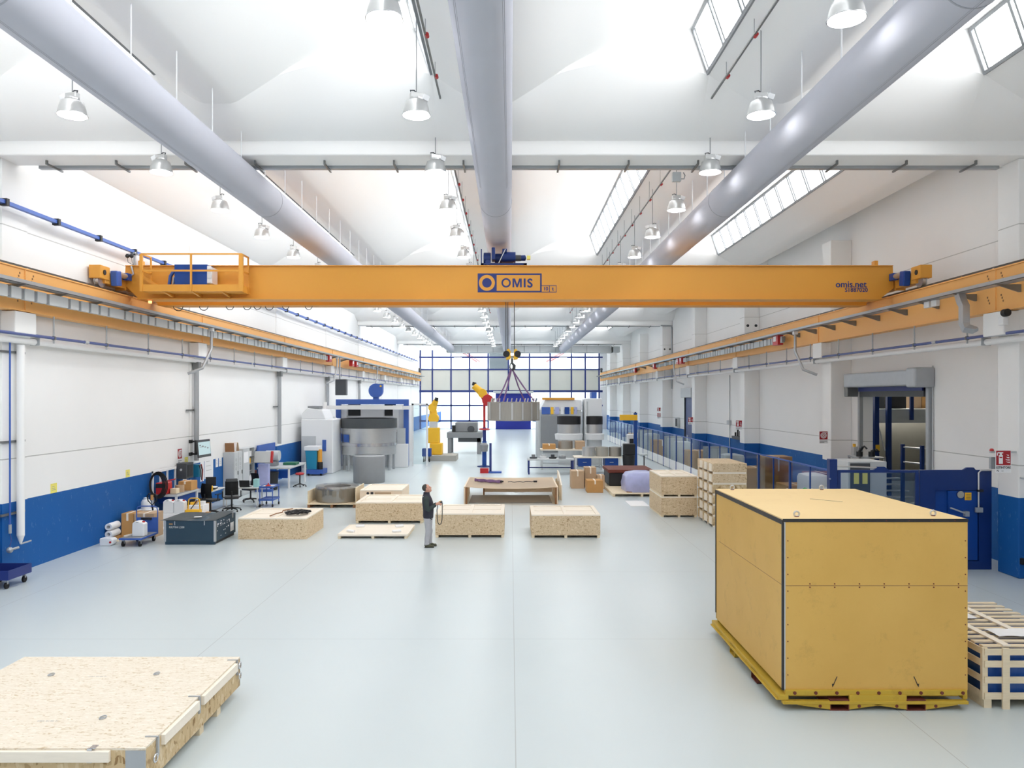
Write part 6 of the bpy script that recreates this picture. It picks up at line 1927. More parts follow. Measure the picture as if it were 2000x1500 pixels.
MB().box(x0 + 0.2, x0 + 1.3, 49.93, 50, 0.5, 2.9).build('machine_door', 'mgrey', t, bevel=0.02)
t = thing('white_machine_tower', 'pale machine tower behind the two dark banded rings', 'machine', (5.2, 52, 0))
x0, x1 = at(1144, 0, 49).x, at(1176, 0, 49).x
MB().box(x0, x1, 49, 51.5, 0, 4.0).build('tower_body', 'whitep', t, bevel=0.06)
MB().box(x0 + 0.05, x0 + 0.15, 48.97, 49, 0.2, 3.8).build('tower_strip', 'lgrey', t)
MB().box(x0 + 0.4, x1 - 0.3, 49.3, 50.5, 4.0, 4.4).build('tower_vent', 'midblue', t, bevel=0.04)
for k, (pa, pb, lab) in enumerate(((1088, 1134, 'ring with a dark band on a turntable, the wider of the pair'), (1145, 1177, 'ring with a dark band on a turntable, the narrower of the pair'))):
    dd = 46.5
    xc, R = at((pa + pb) / 2, 0, dd).x, (pb - pa) / 2 * dd / F
    t = thing('banded_ring', lab, 'ring', (xc, dd, 0))
    z = lambda py: CAMZ - (py - HY) * (dd - R * 0.6) / F
    MB().lathe([(R * 0.85, z(829)), (R, z(829)), (R, z(813)), (R * 0.85, z(813))], (xc, dd, 0), 40, caps=False).build('dark_band', 'black', t, smooth=40)
    MB().lathe([(R * 0.8, z(846)), (R * 0.97, z(846)), (R * 0.97, z(829)), (R * 0.8, z(829))], (xc, dd, 0), 40, caps=False).build('ring_body', 'alu', t, smooth=40)
    MB().lathe([(0.05, z(859)), (R * 1.15, z(859)), (R * 1.2, z(848)), (R * 0.9, z(846)), (0.05, z(846))], (xc, dd, 0), 40).build('turntable', 'whitep', t, smooth=40)
    MB().cyl((xc, dd, 0), (xc, dd, z(859)), R * 0.9, 28).build('turntable_base', 'lgrey', t, smooth=40)
# long benches in front
def bench(x0, x1, y0, y1, lab, legs='navy', top='lgrey', drawers=False, h=0.9):
    t = thing('work_bench', lab, 'workbench', ((x0 + x1) / 2, y0, 0))
    MB().box(x0, x1, y0, y1, h - 0.06, h).build('bench_top', top, t)
    for x in (x0 + 0.04, x1 - 0.12):
        for y in (y0 + 0.03, y1 - 0.1):
            MB().box(x, x + 0.08, y, y + 0.08, 0, h - 0.06).build('leg', legs, t)
    MB().box(x0 + 0.12, x1 - 0.12, y1 - 0.1, y1 - 0.06, 0.25, 0.31).build('stretcher', legs, t)
    if drawers:
        n = 3
        for k in range(2):
            xx = x0 + 0.2 + k * (x1 - x0 - 1.1)
            d_ = MB().box(xx, xx + 0.7, y0 + 0.05, y1 - 0.12, h - 0.5, h - 0.07).build('drawer_unit', 'blue', t)
            MB().box(xx + 0.25, xx + 0.45, y0 + 0.03, y0 + 0.05, h - 0.3, h - 0.27).build('drawer_pull', 'alu', d_)
    return t


bx0, bx1 = at(1030, 0, 40.5).x, at(1122, 0, 40.5).x
bench(bx0, bx1, 40.5, 41.6, 'low steel bench on navy legs nearest the aisle, fence side', h=0.8)
bench(at(1122, 0, 40.8).x, at(1215, 0, 40.8).x, 40.8, 42.0, 'long bench with two blue drawer units on the fence side', legs='whitep', top='pine', drawers=True, h=0.9)
bench(at(1056, 0, 43).x, at(1178, 0, 43).x, 43, 44.2, 'second row pale wood bench behind the steel bench', legs='lgrey', top='pine', h=1.15)
for k, (pa, pb, m_, lab) in enumerate(((1060, 1085, 'card', 'flat brown carton on the second row bench'), (1092, 1118, 'lgrey', 'squat grey drum block on the second row bench'), (1124, 1142, 'card2', 'tan block on the second row bench beside the grey drum block'))):
    a = at(pa, 0, 43.3).x
    c = at(pb, 0, 43.3).x
    if k != 1:
        carton(a, c, 43.15, 43.9, 1.151, 0.28 if k == 0 else 0.45, lab, m_, k == 0)
    else:
        t = thing('metal_ring', lab, 'ring', ((a + c) / 2, 43.6, 1.151))
        MB().lathe([(0.25, 1.151), (0.42, 1.151), (0.42, 1.6), (0.25, 1.6), (0.25, 1.16)], ((a + c) / 2, 43.6, 0), 28, caps=False).build('ring_body', 'steel', t, smooth=40)
for k, px in enumerate((1150, 1176, 1202)):
    x = at(px, 0, 41.3).x
    t = thing('metal_ring', ['grey metal ring on the drawer bench, the one nearest the aisle', 'grey metal ring on the drawer bench, middle one', 'grey metal ring on the drawer bench, the one nearest the fence'][k], 'ring', (x, 41.4, 0.9), group='rings on the drawer bench')
    MB().lathe([(0.22, 0.901), (0.345, 0.901), (0.345, 1.4), (0.22, 1.4), (0.22, 0.91)], (x, 41.4, 0), 28, caps=False).build('ring_body', ['alu', 'concrete', 'steel'][k], t, smooth=40)
for k in range(4):
    x = at(1042 + 19 * k, 0, 40.8).x
    t = thing('machine_part', ['dark gear block on the low steel bench, nearest the aisle', 'white part on the low steel bench beside the dark gear block', 'black flat part on the low steel bench', 'grey part on the low steel bench nearest the drawer bench'][k], 'machine part', (x, 41, 0.8), group='parts on the low steel bench')
    MB().cyl((x, 41.05, 0.801), (x, 41.05, 0.88 + 0.05 * (k % 2)), 0.2, 16).build('part_disc', ['dgrey', 'whitep', 'black', 'mgrey'][k], t, smooth=40)
    MB().cyl((x, 41.05, 0.88 + 0.05 * (k % 2)), (x, 41.05, 1.02), 0.1, 14).build('part_hub', ['mgrey', 'lgrey', 'dgrey', 'lgrey'][k], t, smooth=40)
t = thing('dark_bin', 'tall dark bin at the fence end of the drawer bench', 'bin', (at(1226, 0, 41).x, 41, 0))
x = at(1228, 0, 41).x
MB().lathe([(0.2, 0), (0.28, 0.02), (0.34, 1.0), (0.3, 1.0), (0.25, 0.05), (0.05, 0.04)], (x, 41, 0), 24).build('bin_body', 'black', t, smooth=40)
MB().box(x - 0.3, x + 0.3, 40.7, 41.2, 1.01, 1.6).build('bin_hood', 'black', t, bevel=0.03)
t = thing('white_control_desk', 'white control cabinet with black screen by the blue mast near the fence', 'control desk', (at(1236, 0, 44).x, 44, 0))
x = at(1226, 0, 44).x
MB().box(x, x + 0.55, 44, 44.5, 0, 1.95).build('desk_body', 'whitep', t, bevel=0.03)
MB().box(x + 0.1, x + 0.45, 43.98, 44, 1.3, 1.7).build('desk_screen', 'black', t)
t = thing('blue_column_crane', 'blue column with a yellow hoist beam near the fence', 'column crane', (at(1241, 0, 43).x, 43, 0))
x = at(1241.5, 0, 43).x
MB().box(x - 0.09, x + 0.09, 43, 43.18, 0, 3.2).build('crane_column', 'blue', t)
a = at(1211, 0, 43).x
MB().box(a, x + 0.1, 42.98, 43.2, at(0, 821, 43).z, at(0, 810, 43).z).build('crane_beam', 'yellow', t)
MB().cyl((x, 43.09, 3.1), (x, 43.09, 3.25), 0.05, 10).build('column_cap', 'black', t)
stool(at(1258, 0, 40).x, 40, 'pale round topped stool standing near the fence', 'lgrey', 1.05)
# cartons and goods on pallets
carton(at(1116, 0, 34.3).x, at(1141, 0, 34.3).x, 34.3, 35.2, 0, 0.78, 'pale brown carton in mid floor, tallest of the carton group', 'card2')
carton(at(1143, 0, 34.6).x, at(1165, 0, 34.6).x, 34.7, 35.4, 0, 0.9, 'carton with a light lid at the back of the carton group', 'card2')
carton(at(1147, 0, 32.8).x, at(1178, 0, 32.8).x, 32.8, 33.6, 0, 0.52, 'bright brown carton in front of the carton group', 'card')
carton(at(1167, 0, 34.2).x, at(1181, 0, 34.2).x, 34.2, 34.8, 0, 0.6, 'small pale carton at the pallet side of the carton group', 'card2')
pallet(4.2, 6.6, 31.5, 36.5, 'long low pallet carrying the dark block and lilac wrap')
t = thing('dark_block', 'dark machine block with brown top on the long low pallet', 'machine block', (5.5, 35, 0.127))
MB().box(4.4, 6.3, 34.2, 36.2, 0.127, 0.72).build('block_body', 'black', t, bevel=0.03)
MB().box(4.35, 6.35, 34.1, 36.3, 0.72, 0.86).build('block_lid', 'rust', t, bevel=0.02)
t = thing('lilac_wrapped_bundle', 'lilac film wrapped goods on the near end of the long pallet', 'wrapped bundle', (5.6, 32.6, 0.127))
sackm = MB()
rows = []
for r, h in ((1.0, 0.0), (1.03, 0.3), (0.95, 0.6), (0.8, 0.75), (0.4, 0.82)):
    row = []
    for q in range(24):
        a = 2 * PI * q / 24
        cx_, cy_ = math.cos(a), math.sin(a)
        row.append(sackm.bm.verts.new((5.55 + math.copysign(abs(cx_) ** 0.4, cx_) * r * 0.75 * (1 + 0.03 * math.sin(7 * a + 3 * h)), 32.7 + math.copysign(abs(cy_) ** 0.4, cy_) * r * 0.85, 0.128 + h)))
    rows.append(row)
sackm.skinrings(rows)
sackm.build('wrap_film', 'lilac', t, smooth=50)
MB().box(4.84, 6.26, 31.88, 33.52, 0.129, 0.16).build('wrap_base', 'pedge', t)
t = thing('white_board', 'thin white board lying on the floor by the two-high crate stack', 'board', (5.0, 29.5, 0))
MB().box(4.5, 5.2, 28.7, 30.2, 0.0, 0.015).build('board_sheet', 'paper', t)
# ------------------------------------------------------------------ things along the plain wall
def notice(y, z, w, h, lab, m='palegold'):
    t = thing('wall_notice', lab, 'notice', (XL + 0.01, y, z))
    MB().box(XL + 0.001, XL + 0.004, y, y + w, z, z + h).build('notice_sheet', m, t)
    for k in range(3):
        MB().box(XL + 0.004, XL + 0.005, y + w * 0.2, y + w * (0.8 - 0.1 * k), z + h * (0.3 + 0.17 * k), z + h * (0.3 + 0.17 * k) + 0.012).build('notice_print', 'mgrey', t)


notice(19.2, 1.68, 0.27, 0.24, 'pale yellow notice above the blue dado near the white drop pipe')
notice(22.95, 1.69, 0.25, 0.22, 'pale yellow notice above the blue dado just before the workbench')
notice(27.1, 1.70, 0.28, 0.26, 'pale yellow notice above a white sheet beside the grey drop pipe')
notice(26.95, 1.15, 0.32, 0.5, 'white sheet on the blue dado below the yellow notice', 'paper')
for k, (y, z, w, h, lab) in enumerate(((28.05, 0.95, 0.75, 1.1, 'large white planning sheet on the blue dado under the monitor, near one'), (28.85, 1.0, 0.85, 1.0, 'large white planning sheet on the blue dado under the monitor, far one'), (29.95, 1.35, 0.25, 0.4, 'small white sheet on the dado before the lockers'), (30.28, 1.35, 0.3, 0.38, 'small white sheet on the dado touching the lockers'))):
    notice(y, z, w, h, lab, 'paper')
# blue cart cut by the frame edge
t = thing('blue_shop_cart', 'blue shop cart with a dark post at the plain wall near the camera', 'cart', (-11.0, 16.7, 0))
b = MB()
b.box(-11.4, -10.66, 16.3, 17.1, 0.2, 0.22).box(-11.4, -10.66, 16.3, 16.32, 0.22, 0.4).box(-11.4, -10.66, 17.08, 17.1, 0.22, 0.4).box(-10.68, -10.66, 16.32, 17.08, 0.22, 0.4).box(-11.4, -11.38, 16.32, 17.08, 0.22, 0.4)
b.build('cart_tray', 'navy', t)
MB().box(-10.98, -10.93, 16.36, 16.41, 0.22, 1.0).build('cart_post', 'galv_dark', t)
for x in (-11.3, -10.76):
    for y in (16.4, 17.0):
        MB().cyl((x - 0.02, y, 0.07), (x + 0.02, y, 0.07), 0.07, 14).build('cart_wheel', 'rubber', t)
        MB().box(x - 0.03, x + 0.03, y - 0.02, y + 0.02, 0.1, 0.2).build('caster_fork', 'galv', t)


def canister(x, y, z, lab, rz=0, s=1.0, lying=False):
    t = thing('white_canister', lab, 'canister', (x, y, z), rz=rz)
    w, d_, h = 0.33 * s, 0.24 * s, 0.42 * s
    b = MB()
    if lying:
        prof_ = [(-h / 2, 0), (h / 2 - 0.06, 0), (h / 2, 0.05), (h / 2, d_ - 0.05), (h / 2 - 0.06, d_), (-h / 2, d_)]
        b.prism([(x + p, z + 0.001 + q) for p, q in prof_], 'XZ', y - w / 2, y + w / 2).build('canister_body', 'whitep', t, bevel=0.02)
        MB().cyl((x - h / 2 - 0.03, y - 0.05, z + 0.12), (x - h / 2, y - 0.05, z + 0.12), 0.035, 14).build('red_cap', 'red', t)
        MB().cyl((x + 0.12, y - w / 2 - 0.012, z + 0.1), (x + 0.12, y - w / 2, z + 0.1), 0.03, 14).build('red_seal', 'red', t)
        return t
    prof_ = [(-w / 2, 0), (w / 2, 0), (w / 2, h * 0.82), (w / 2 - 0.05, h * 0.9), (w * 0.18, h * 0.92), (w * 0.1, h), (-w * 0.25, h), (-w / 2 + 0.01, h * 0.86)]
    b.prism([(x + p, z + 0.001 + q) for p, q in prof_], 'XZ', y - d_ / 2, y + d_ / 2).build('canister_body', 'whitep', t, bevel=0.02)
    MB().cyl((x + w * 0.32, y, z + h * 0.9), (x + w * 0.32, y, z + h * 0.98), 0.035, 14).build('red_cap', 'red', t)
    MB().box(x - w * 0.15, x + w * 0.05, y - d_ / 2 - 0.002, y - d_ / 2, z + h * 0.93, z + h * 0.96).build('grip_slot', 'dgrey', t)
    return t


# platform trolley
t = thing('platform_trolley', 'blue platform trolley with tubular handle and panel near the dado', 'trolley', (-10.35, 21.4, 0), rz=-0.08)
X0, X1, YA, YB = -10.68, -10.06, 20.93, 21.95
MB().box(X0, X1, YA, YB, 0.19, 0.24).build('trolley_deck', 'midblue', t, bevel=0.008)
MB().box(X0 + 0.02, X1 - 0.02, YA + 0.02, YB - 0.02, 0.24, 0.245).build('deck_mat', 'mgrey', t)
MB().tube([(X0 + 0.01, YB - 0.03, 0.2), (X0 + 0.01, YB - 0.03, 0.86), (X0 + 0.04, YB - 0.03, 0.95), (X0 + 0.12, YB - 0.03, 0.98), (X1 - 0.12, YB - 0.03, 0.98), (X1 - 0.04, YB - 0.03, 0.95), (X1 - 0.01, YB - 0.03, 0.86), (X1 - 0.01, YB - 0.03, 0.2)], 0.016, 8).build('handle', 'midblue', t, smooth=50)
MB().box(X0 + 0.02, X1 - 0.02, YB - 0.04, YB - 0.02, 0.24, 0.66).build('handle_panel', 'midblue', t)
MB().box(X0 + 0.16, X1 - 0.17, YB - 0.09, YB - 0.04, 0.6, 0.66).build('panel_tray', 'black', t)
for x in (X0 + 0.08, X1 - 0.08):
    for y in (YA + 0.1, YB - 0.12):
        MB().cyl((x - 0.022, y, 0.075), (x + 0.022, y, 0.075), 0.075, 16).build('trolley_wheel', 'rubber', t)
        MB().box(x - 0.032, x + 0.032, y - 0.02, y + 0.02, 0.075, 0.19).build('caster_fork', 'galv', t)
canister(-10.28, 21.3, 0.245, 'white canister with red cap standing on the blue platform trolley')
canister(-11.12, 21.25, 0.0, 'white canister lying on the floor beside the blue platform trolley', s=0.85, lying=True)
t = thing('wood_offcut', 'pale wooden slats lying across the blue platform trolley', 'wooden slat', (-10.3, 21.2, 0.246))
MB().obox((-10.52, 21.4, 0.268), (0.6, 0.05, 0.04), rz=1.25).build('slat_board', 'pine', t)
t = thing('wood_offcut', 'wooden slat sticking out from under the cartons toward the fallen canister', 'wooden slat', (-10.85, 21.1, 0))
MB().obox((-10.79, 21.62, 0.1), (0.65, 0.07, 0.04), rz=1.2).build('slat_board', 'pinef', t)
carton(-11.3, -10.95, 22.3, 22.9, 0, 0.71, 'tall brown carton standing on the floor by the dado behind the trolley')
carton(-10.93, -10.35, 22.3, 22.9, 0, 0.71, 'wide brown carton behind the handle of the blue platform trolley', 'card2')
for k, (z, lab) in enumerate(((0.10, 'lower white paper roll beside the tall brown carton'), (0.31, 'upper white paper roll beside the tall brown carton'))):
    t = thing('paper_roll', lab, 'paper roll', (-11.4, 22.35, z))
    MB().lathe([(0.05, 0), (0.1, 0), (0.1, 0.5), (0.05, 0.5), (0.05, 0.01)], (-11.388, 21.75, z + 0.1 - 0.0), 20, 'Y', False).build('roll_body', 'lilac' if k == 2 else 'paper', t, smooth=40)
t = thing('flat_carton', 'flat folded carton on the floor under the white paper rolls', 'carton', (-11.3, 22.4, 0))
MB().box(-11.49, -11.31, 21.9, 22.85, 0, 0.095).build('folded_board', 'card', t)
# boxes and pallet truck by the workbench
t = thing('gas_bottle', 'small white gas bottle on the white carton at the workbench end', 'gas bottle', (-11.2, 24.0, 0.6))
MB().lathe([(0.02, 0.641), (0.13, 0.641), (0.14, 0.68), (0.14, 0.86), (0.1, 0.93), (0.05, 0.95), (0.08, 0.98), (0.02, 1.0)], (-11.25, 23.7, 0), 22).build('bottle_body', 'whitep', t, smooth=40)
t = carton(-11.45, -10.98, 23.5, 24.0, 0, 0.64, 'white printed carton with a gas bottle on top at the workbench end', 'paper')
MB().box(-11.38, -11.2, 23.494, 23.499, 0.5, 0.54).build('printed_line', 'mgrey', t)
t = thing('pallet_truck', 'pallet truck with black loop handle standing among white boxes', 'pallet truck', (-10.7, 23.2, 0))
MB().cyl((-10.75, 23.2, 0.12), (-10.75, 23.05, 0.85), 0.025, 10).build('tow_bar', 'black', t)
MB().tube([(-10.75, 23.05, 0.85), (-10.87, 23.04, 0.98), (-10.9, 23.03, 1.12), (-10.83, 23.02, 1.2), (-10.75, 23.02, 1.16), (-10.67, 23.02, 1.2), (-10.6, 23.03, 1.12), (-10.63, 23.04, 0.98)], 0.017, 8, True).build('handle', 'black', t, smooth=50)
MB().box(-10.78, -10.71, 23.0, 23.04, 1.0, 1.16).build('handle_lever', 'card', t)
for x in (-10.95, -10.68):
    MB().box(x, x + 0.13, 23.25, 23.9, 0.06, 0.1).build('fork', 'whitep', t)
MB().cyl((-10.8, 23.2, 0.08), (-10.7, 23.2, 0.08), 0.08, 16).build('steer_wheel', 'rubber', t)
MB().box(-10.9, -10.6, 23.22, 23.34, 0.1, 0.3).build('truck_body', 'whitep', t, bevel=0.02)
canister(-10.72, 24.15, 0.451, 'white canister on the low white carton by the workbench, next to the wall')
canister(-10.38, 24.15, 0.451, 'white canister on the low white carton beside the yellow frame')
carton(-10.95, -9.8, 23.95, 24.38, 0, 0.45, 'low white carton carrying canisters before the workbench', 'paper', False)
t = thing('yellow_floor_frame', 'small yellow tubular floor frame standing on the low white carton', 'tool frame', (-10.0, 23.6, 0))
MB().box(-10.2, -9.75, 23.5, 23.7, 0.0, 0.1).build('frame_foot', 'yellow', t, bevel=0.01)
MB().tube([(-10.15, 23.6, 0.1), (-10.12, 23.6, 0.42), (-10.06, 23.6, 0.46), (-9.85, 23.6, 0.46), (-9.79, 23.6, 0.42), (-9.77, 23.6, 0.1)], 0.02, 8).build('frame_tube', 'yellow', t, smooth=50)
MB().cyl((-10.05, 23.58, 0.12), (-9.85, 23.58, 0.4), 0.015, 8).build('frame_strut', 'black', t)
t.location += Vector((0.0, 0.57, 0.451))
t = thing('white_scrap_carton', 'open white printed carton full of scrap beside the black bin', 'carton', (-10.0, 24.8, 0))
MB().box(-10.35, -9.85, 24.6, 25.1, 0, 0.62).build('box_body', 'paper', t, bevel=0.005)
MB().box(-9.84, -9.72, 24.6, 24.9, 0, 0.38).build('brown_insert', 'card', t)
for k in range(4):
    MB().obox((-10.25 + 0.1 * k, 24.8 + 0.05 * (k % 2), 0.66 + 0.03 * (k % 2)), (0.14, 0.1, 0.08), rz=k).build('scrap_piece', ['yellow', 'card', 'lgrey', 'paper'][k], t)
for k in range(2):
    MB().box(-10.28 + 0.2 * k, -10.16 + 0.2 * k, 24.595, 24.599, 0.35, 0.5).build('printed_symbol', 'dgrey', t)
# workbench with uprights
t = thing('work_bench', 'grey topped workbench with perforated uprights and red charger by the dado', 'workbench', (-11, 25, 0))
X0, X1, YA, YB, H = -11.42, -10.6, 24.4, 26.1, 0.98
MB().box(X0, X1, YA, YB, H - 0.05, H).build('bench_top', 'mgrey', t)
MB().box(X0, X1 + 0.01, YA - 0.01, YA, H - 0.06, H + 0.005).build('front_edge', 'lgrey', t)
MB().box(X1, X1 + 0.012, YA, YB, H - 0.06, H + 0.005).build('front_edge', 'lgrey', t)
for x in (X0 + 0.01, X1 - 0.07):
    for y in (YA + 0.02, YB - 0.08):
        MB().box(x, x + 0.06, y, y + 0.06, 0, H - 0.05).build('leg', 'whitep', t)
MB().box(X0 + 0.1, X1 - 0.06, YA + 0.3, YB - 0.1, H - 0.32, H - 0.06).build('drawer_unit', 'blue', t)
MB().box(X0 + 0.05, X1 - 0.05, YA + 0.05, YB - 0.05, 0.3, 0.33).build('lower_shelf', 'lgrey', t)
for y in (YA + 0.02, YA + 0.55, YA + 1.05, YB - 0.06):
    MB().box(X0 + 0.01, X0 + 0.06, y, y + 0.05, H, 1.72).build('back_upright', 'whitep', t)
MB().box(X0 + 0.01, X0 + 0.07, YA + 0.02, YB, 1.66, 1.74).build('top_rail', 'whitep', t)
MB().box(X0 + 0.07, X0 + 0.09, YA + 0.3, YB - 0.1, 1.3, 1.34).build('tool_rail', 'red', t)
t = thing('red_welder', 'red welding charger with coiled black cables on the workbench end', 'welder', (-11.15, 24.65, 0.98))
MB().box(-11.3, -10.98, 24.45, 24.95, 0.981, 1.36).build('welder_case', 'red', t, bevel=0.03)
MB().box(-11.29, -11.0, 24.44, 24.45, 1.2, 1.33).build('welder_panel', 'black', t)
t = thing('hanging_cable_coil', 'thick coil of black cable hanging on the workbench upright', 'cable coil', (-11.36, 24.36, 0.9))
for k in range(5):
    r1, r2 = 0.24 + 0.03 * k, 0.34 + 0.02 * k
    MB().tube([(-11.22 + 0.02 * k + r1 * 0.8 * math.cos(a), 24.36 - 0.012 * k, 1.3 + r2 * math.sin(a)) for a in [2 * PI * j / 24 for j in range(24)]], 0.016, 6, True).build('coil_loop', 'rubber', t, smooth=60)
t = thing('wall_control_box', 'dark grey wall control box with dials behind the workbench', 'control box', (-11.3, 26.3, 1.4))
MB().box(-11.44, -11.1, 26.3, 26.9, 1.28, 1.82).build('box_case', 'dgrey', t, bevel=0.01)
MB().box(-11.1, -11.085, 26.4, 26.8, 1.35, 1.75).build('box_window', 'black', t)
MB().cyl((-11.28, 26.285, 1.6), (-11.28, 26.3, 1.6), 0.04, 14).build('box_badge', 'lgrey', t)
carton(-11.05, -10.62, 25.55, 26.05, 0.982, 0.3, 'brown carton standing on the workbench')
t = thing('cardboard_tube', 'short pale cardboard tube on the workbench beside the carton', 'cardboard tube', (-10.85, 25.2, 0.982))
MB().lathe([(0.12, 0.982), (0.14, 0.982), (0.14, 1.2), (0.12, 1.2), (0.12, 0.99)], (-10.85, 25.2, 0), 24, caps=False).build('tube_body', 'card2', t, smooth=40)
carton(-10.95, -10.75, 24.7, 24.95, 0.982, 0.16, 'little tan block on the workbench beside the red charger', 'pinef', False)
# desk group
def desk(x0, x1, y0, y1, lab, h=0.73):
    t = thing('office_desk', lab, 'desk', ((x0 + x1) / 2, y0, 0))
    MB().box(x0, x1, y0, y1, h - 0.03, h).build('desk_top', 'lgrey', t, bevel=0.004)
    for x in (x0 + 0.02, x1 - 0.08):
        MB().box(x, x + 0.06, y0 + 0.04, y1 - 0.04, 0.0, 0.03).build('foot', 'mgrey', t)
        MB().box(x + 0.01, x + 0.05, y0 + 0.1, y0 + 0.16, 0.03, h - 0.03).build('leg', 'whitep', t)
        MB().box(x + 0.01, x + 0.05, y1 - 0.16, y1 - 0.1, 0.03, h - 0.03).build('leg', 'whitep', t)
    return t


desk(-11.42, -10.62, 27.2, 28.7, 'light office desk under the monitor against the dado')
desk(-10.6, -9.35, 28.4, 29.2, 'light office desk with laptop facing the hall, next to the blue tool cart')


def office_chair(x, y, rz, lab, jacket=False, star=True):
    t = thing('office_chair', lab, 'office chair', (x, y, 0), rz=rz)
    W_ = world(t)
    q = lambda a: tuple(W_ @ Vector(a))

    def put(b, name, m, **k):
        b.bm.transform(W_)
        return b.build(name, m, t, **k)
    put(MB().box(-0.24, 0.24, -0.23, 0.25, 0.46, 0.54), 'seat', 'black', bevel=0.03)
    rows = []
    for k in range(6):
        z = 0.6 + 0.1 * k
        rows.append([(-0.22 + 0.44 * j / 6, -0.24 - 0.05 * math.sin(PI * k / 5) + 0.06 * abs(j - 3) / 3, z) for j in range(7)])
    b = MB().sheet(rows)
    bmesh.ops.solidify(b.bm, geom=b.bm.faces[:], thickness=0.05)
    put(b, 'backrest', 'black', smooth=50)
    put(MB().tube([(0, 0.0, 0.45), (0, -0.26, 0.47), (0, -0.31, 0.75)], 0.025, 8), 'back_bar', 'black', smooth=50)
    for s in (-1, 1):
        put(MB().tube([(s * 0.24, 0.0, 0.5), (s * 0.31, 0.0, 0.52), (s * 0.31, 0.0, 0.7), (s * 0.31, 0.16, 0.72), (s * 0.31, -0.14, 0.72)], 0.02, 8), 'armrest', 'black', smooth=50)
    put(MB().cyl((0, 0, 0.12), (0, 0, 0.46), 0.03, 12), 'gas_column', 'black')
    for k in range(5):
        a = 2 * PI * k / 5 + 0.3
        put(MB().tube([(0, 0, 0.13), (0.2 * math.cos(a), 0.2 * math.sin(a), 0.11), (0.32 * math.cos(a), 0.32 * math.sin(a), 0.08)], [0.035, 0.025, 0.018], 8), 'base_leg', 'black', smooth=50)
        put(MB().ball((0.32 * math.cos(a), 0.32 * math.sin(a), 0.032), 0.032), 'caster', 'rubber', smooth=50)
    if jacket:
        put(MB().box(-0.2, 0.2, -0.31, -0.2, 1.08, 1.2), 'headrest', 'dgrey', bevel=0.03)
    return t


office_chair(-9.98, 27.5, 0.35, 'black office chair with back to the camera, high headrest, before the laptop desk', True)
office_chair(-10.15, 30.0, 2.6, 'black office chair on the far side of the laptop desk')
office_chair(-10.45, 26.75, -0.3, 'low black office chair between the bin and the bigger chair')
t = thing('waste_bin', 'black waste bin beside the workbench and the desk', 'bin', (-10.95, 26.4, 0))
MB().lathe([(0.03, 0), (0.2, 0), (0.26, 0.62), (0.275, 0.66), (0.25, 0.66), (0.19, 0.04), (0.03, 0.03)], (-11.15, 26.55, 0), 26).build('bin_body', 'black', t, smooth=40)
MB().lathe([(0.268, 0.6), (0.285, 0.62), (0.285, 0.69), (0.25, 0.68)], (-11.15, 26.55, 0), 26, caps=False).build('bin_bag', 'rubber', t, smooth=60)
carton(-11.25, -10.85, 27.5, 27.9, 0, 0.42, 'brown carton on the floor under the desk beside the black bin')
t = thing('laptop', 'open black laptop on the desk facing away from the camera', 'laptop', (-9.9, 28.7, 0.73))
MB().box(-10.08, -9.72, 28.6, 28.85, 0.731, 0.75).build('laptop_base', 'black', t)
MB().obox((-9.9, 28.57, 0.87), (0.38, 0.014, 0.25), rx=0.18).build('laptop_lid', 'black', t, bevel=0.004)
t = thing('desktop_monitor', 'black desktop monitor standing on the desk under the planning sheets', 'monitor', (-11.0, 28.3, 0.73))
MB().obox((-11.0, 28.2, 1.0), (0.36, 0.05, 0.32), rz=0.25).build('monitor_case', 'black', t, bevel=0.01)
MB().box(-11.05, -10.95, 28.2, 28.26, 0.74, 0.86).build('monitor_neck', 'black', t)
MB().box(-11.12, -10.88, 28.13, 28.33, 0.731, 0.745).build('monitor_foot', 'black', t)
t = thing('paper_tray', 'stacked white paper trays on the desk beside the black monitor', 'paper tray', (-10.85, 27.7, 0.73))
for k in range(3):
    MB().obox((-10.88, 27.75, 0.745 + 0.045 * k), (0.5, 0.34, 0.03), rz=0.1 * k).build('tray_sheet', 'paper' if k % 2 == 0 else 'black', t)
t = thing('red_desk_phone', 'red and black phone on the desk by the wall', 'phone', (-11.2, 27.4, 0.73))
MB().obox((-11.3, 27.45, 0.79), (0.2, 0.22, 0.07), rx=0.15).build('phone_body', 'red', t, bevel=0.01)
MB().obox((-11.33, 27.45, 0.86), (0.06, 0.22, 0.05)).build('handset', 'black', t, bevel=0.01)
t = thing('yellow_cup', 'small round yellow object standing on the desk edge behind the chair', 'cup', (-10.55, 27.3, 0.73))
MB().ball((-10.68, 27.4, 0.87), 0.075).cyl((-10.68, 27.4, 0.731), (-10.68, 27.4, 0.82), 0.06, 14).build('cup_body', 'yellow', t, smooth=50)
t = thing('cyan_folder', 'pale cyan folder standing at the cart end of the laptop desk', 'folder', (-9.5, 28.7, 0.73))
MB().box(-9.58, -9.42, 28.6, 28.85, 0.731, 1.03).build('folder_body', mat('pale_cyan', srgb(160, 214, 214), 0.6), t)
# monitor on the wall arm
t = thing('wall_mounted_monitor', 'large flat monitor on a black double arm by the grey drop pipe', 'monitor', (-11.0, 27.4, 2.2))
c = Vector((-10.9, 27.3, 2.27))
mt = Matrix.Translation(c) @ Matrix.Rotation(math.radians(88), 4, 'Z') @ Matrix.Rotation(math.radians(-5), 4, 'X')


def mbox(*a):
    return MB().box(*a, mt)


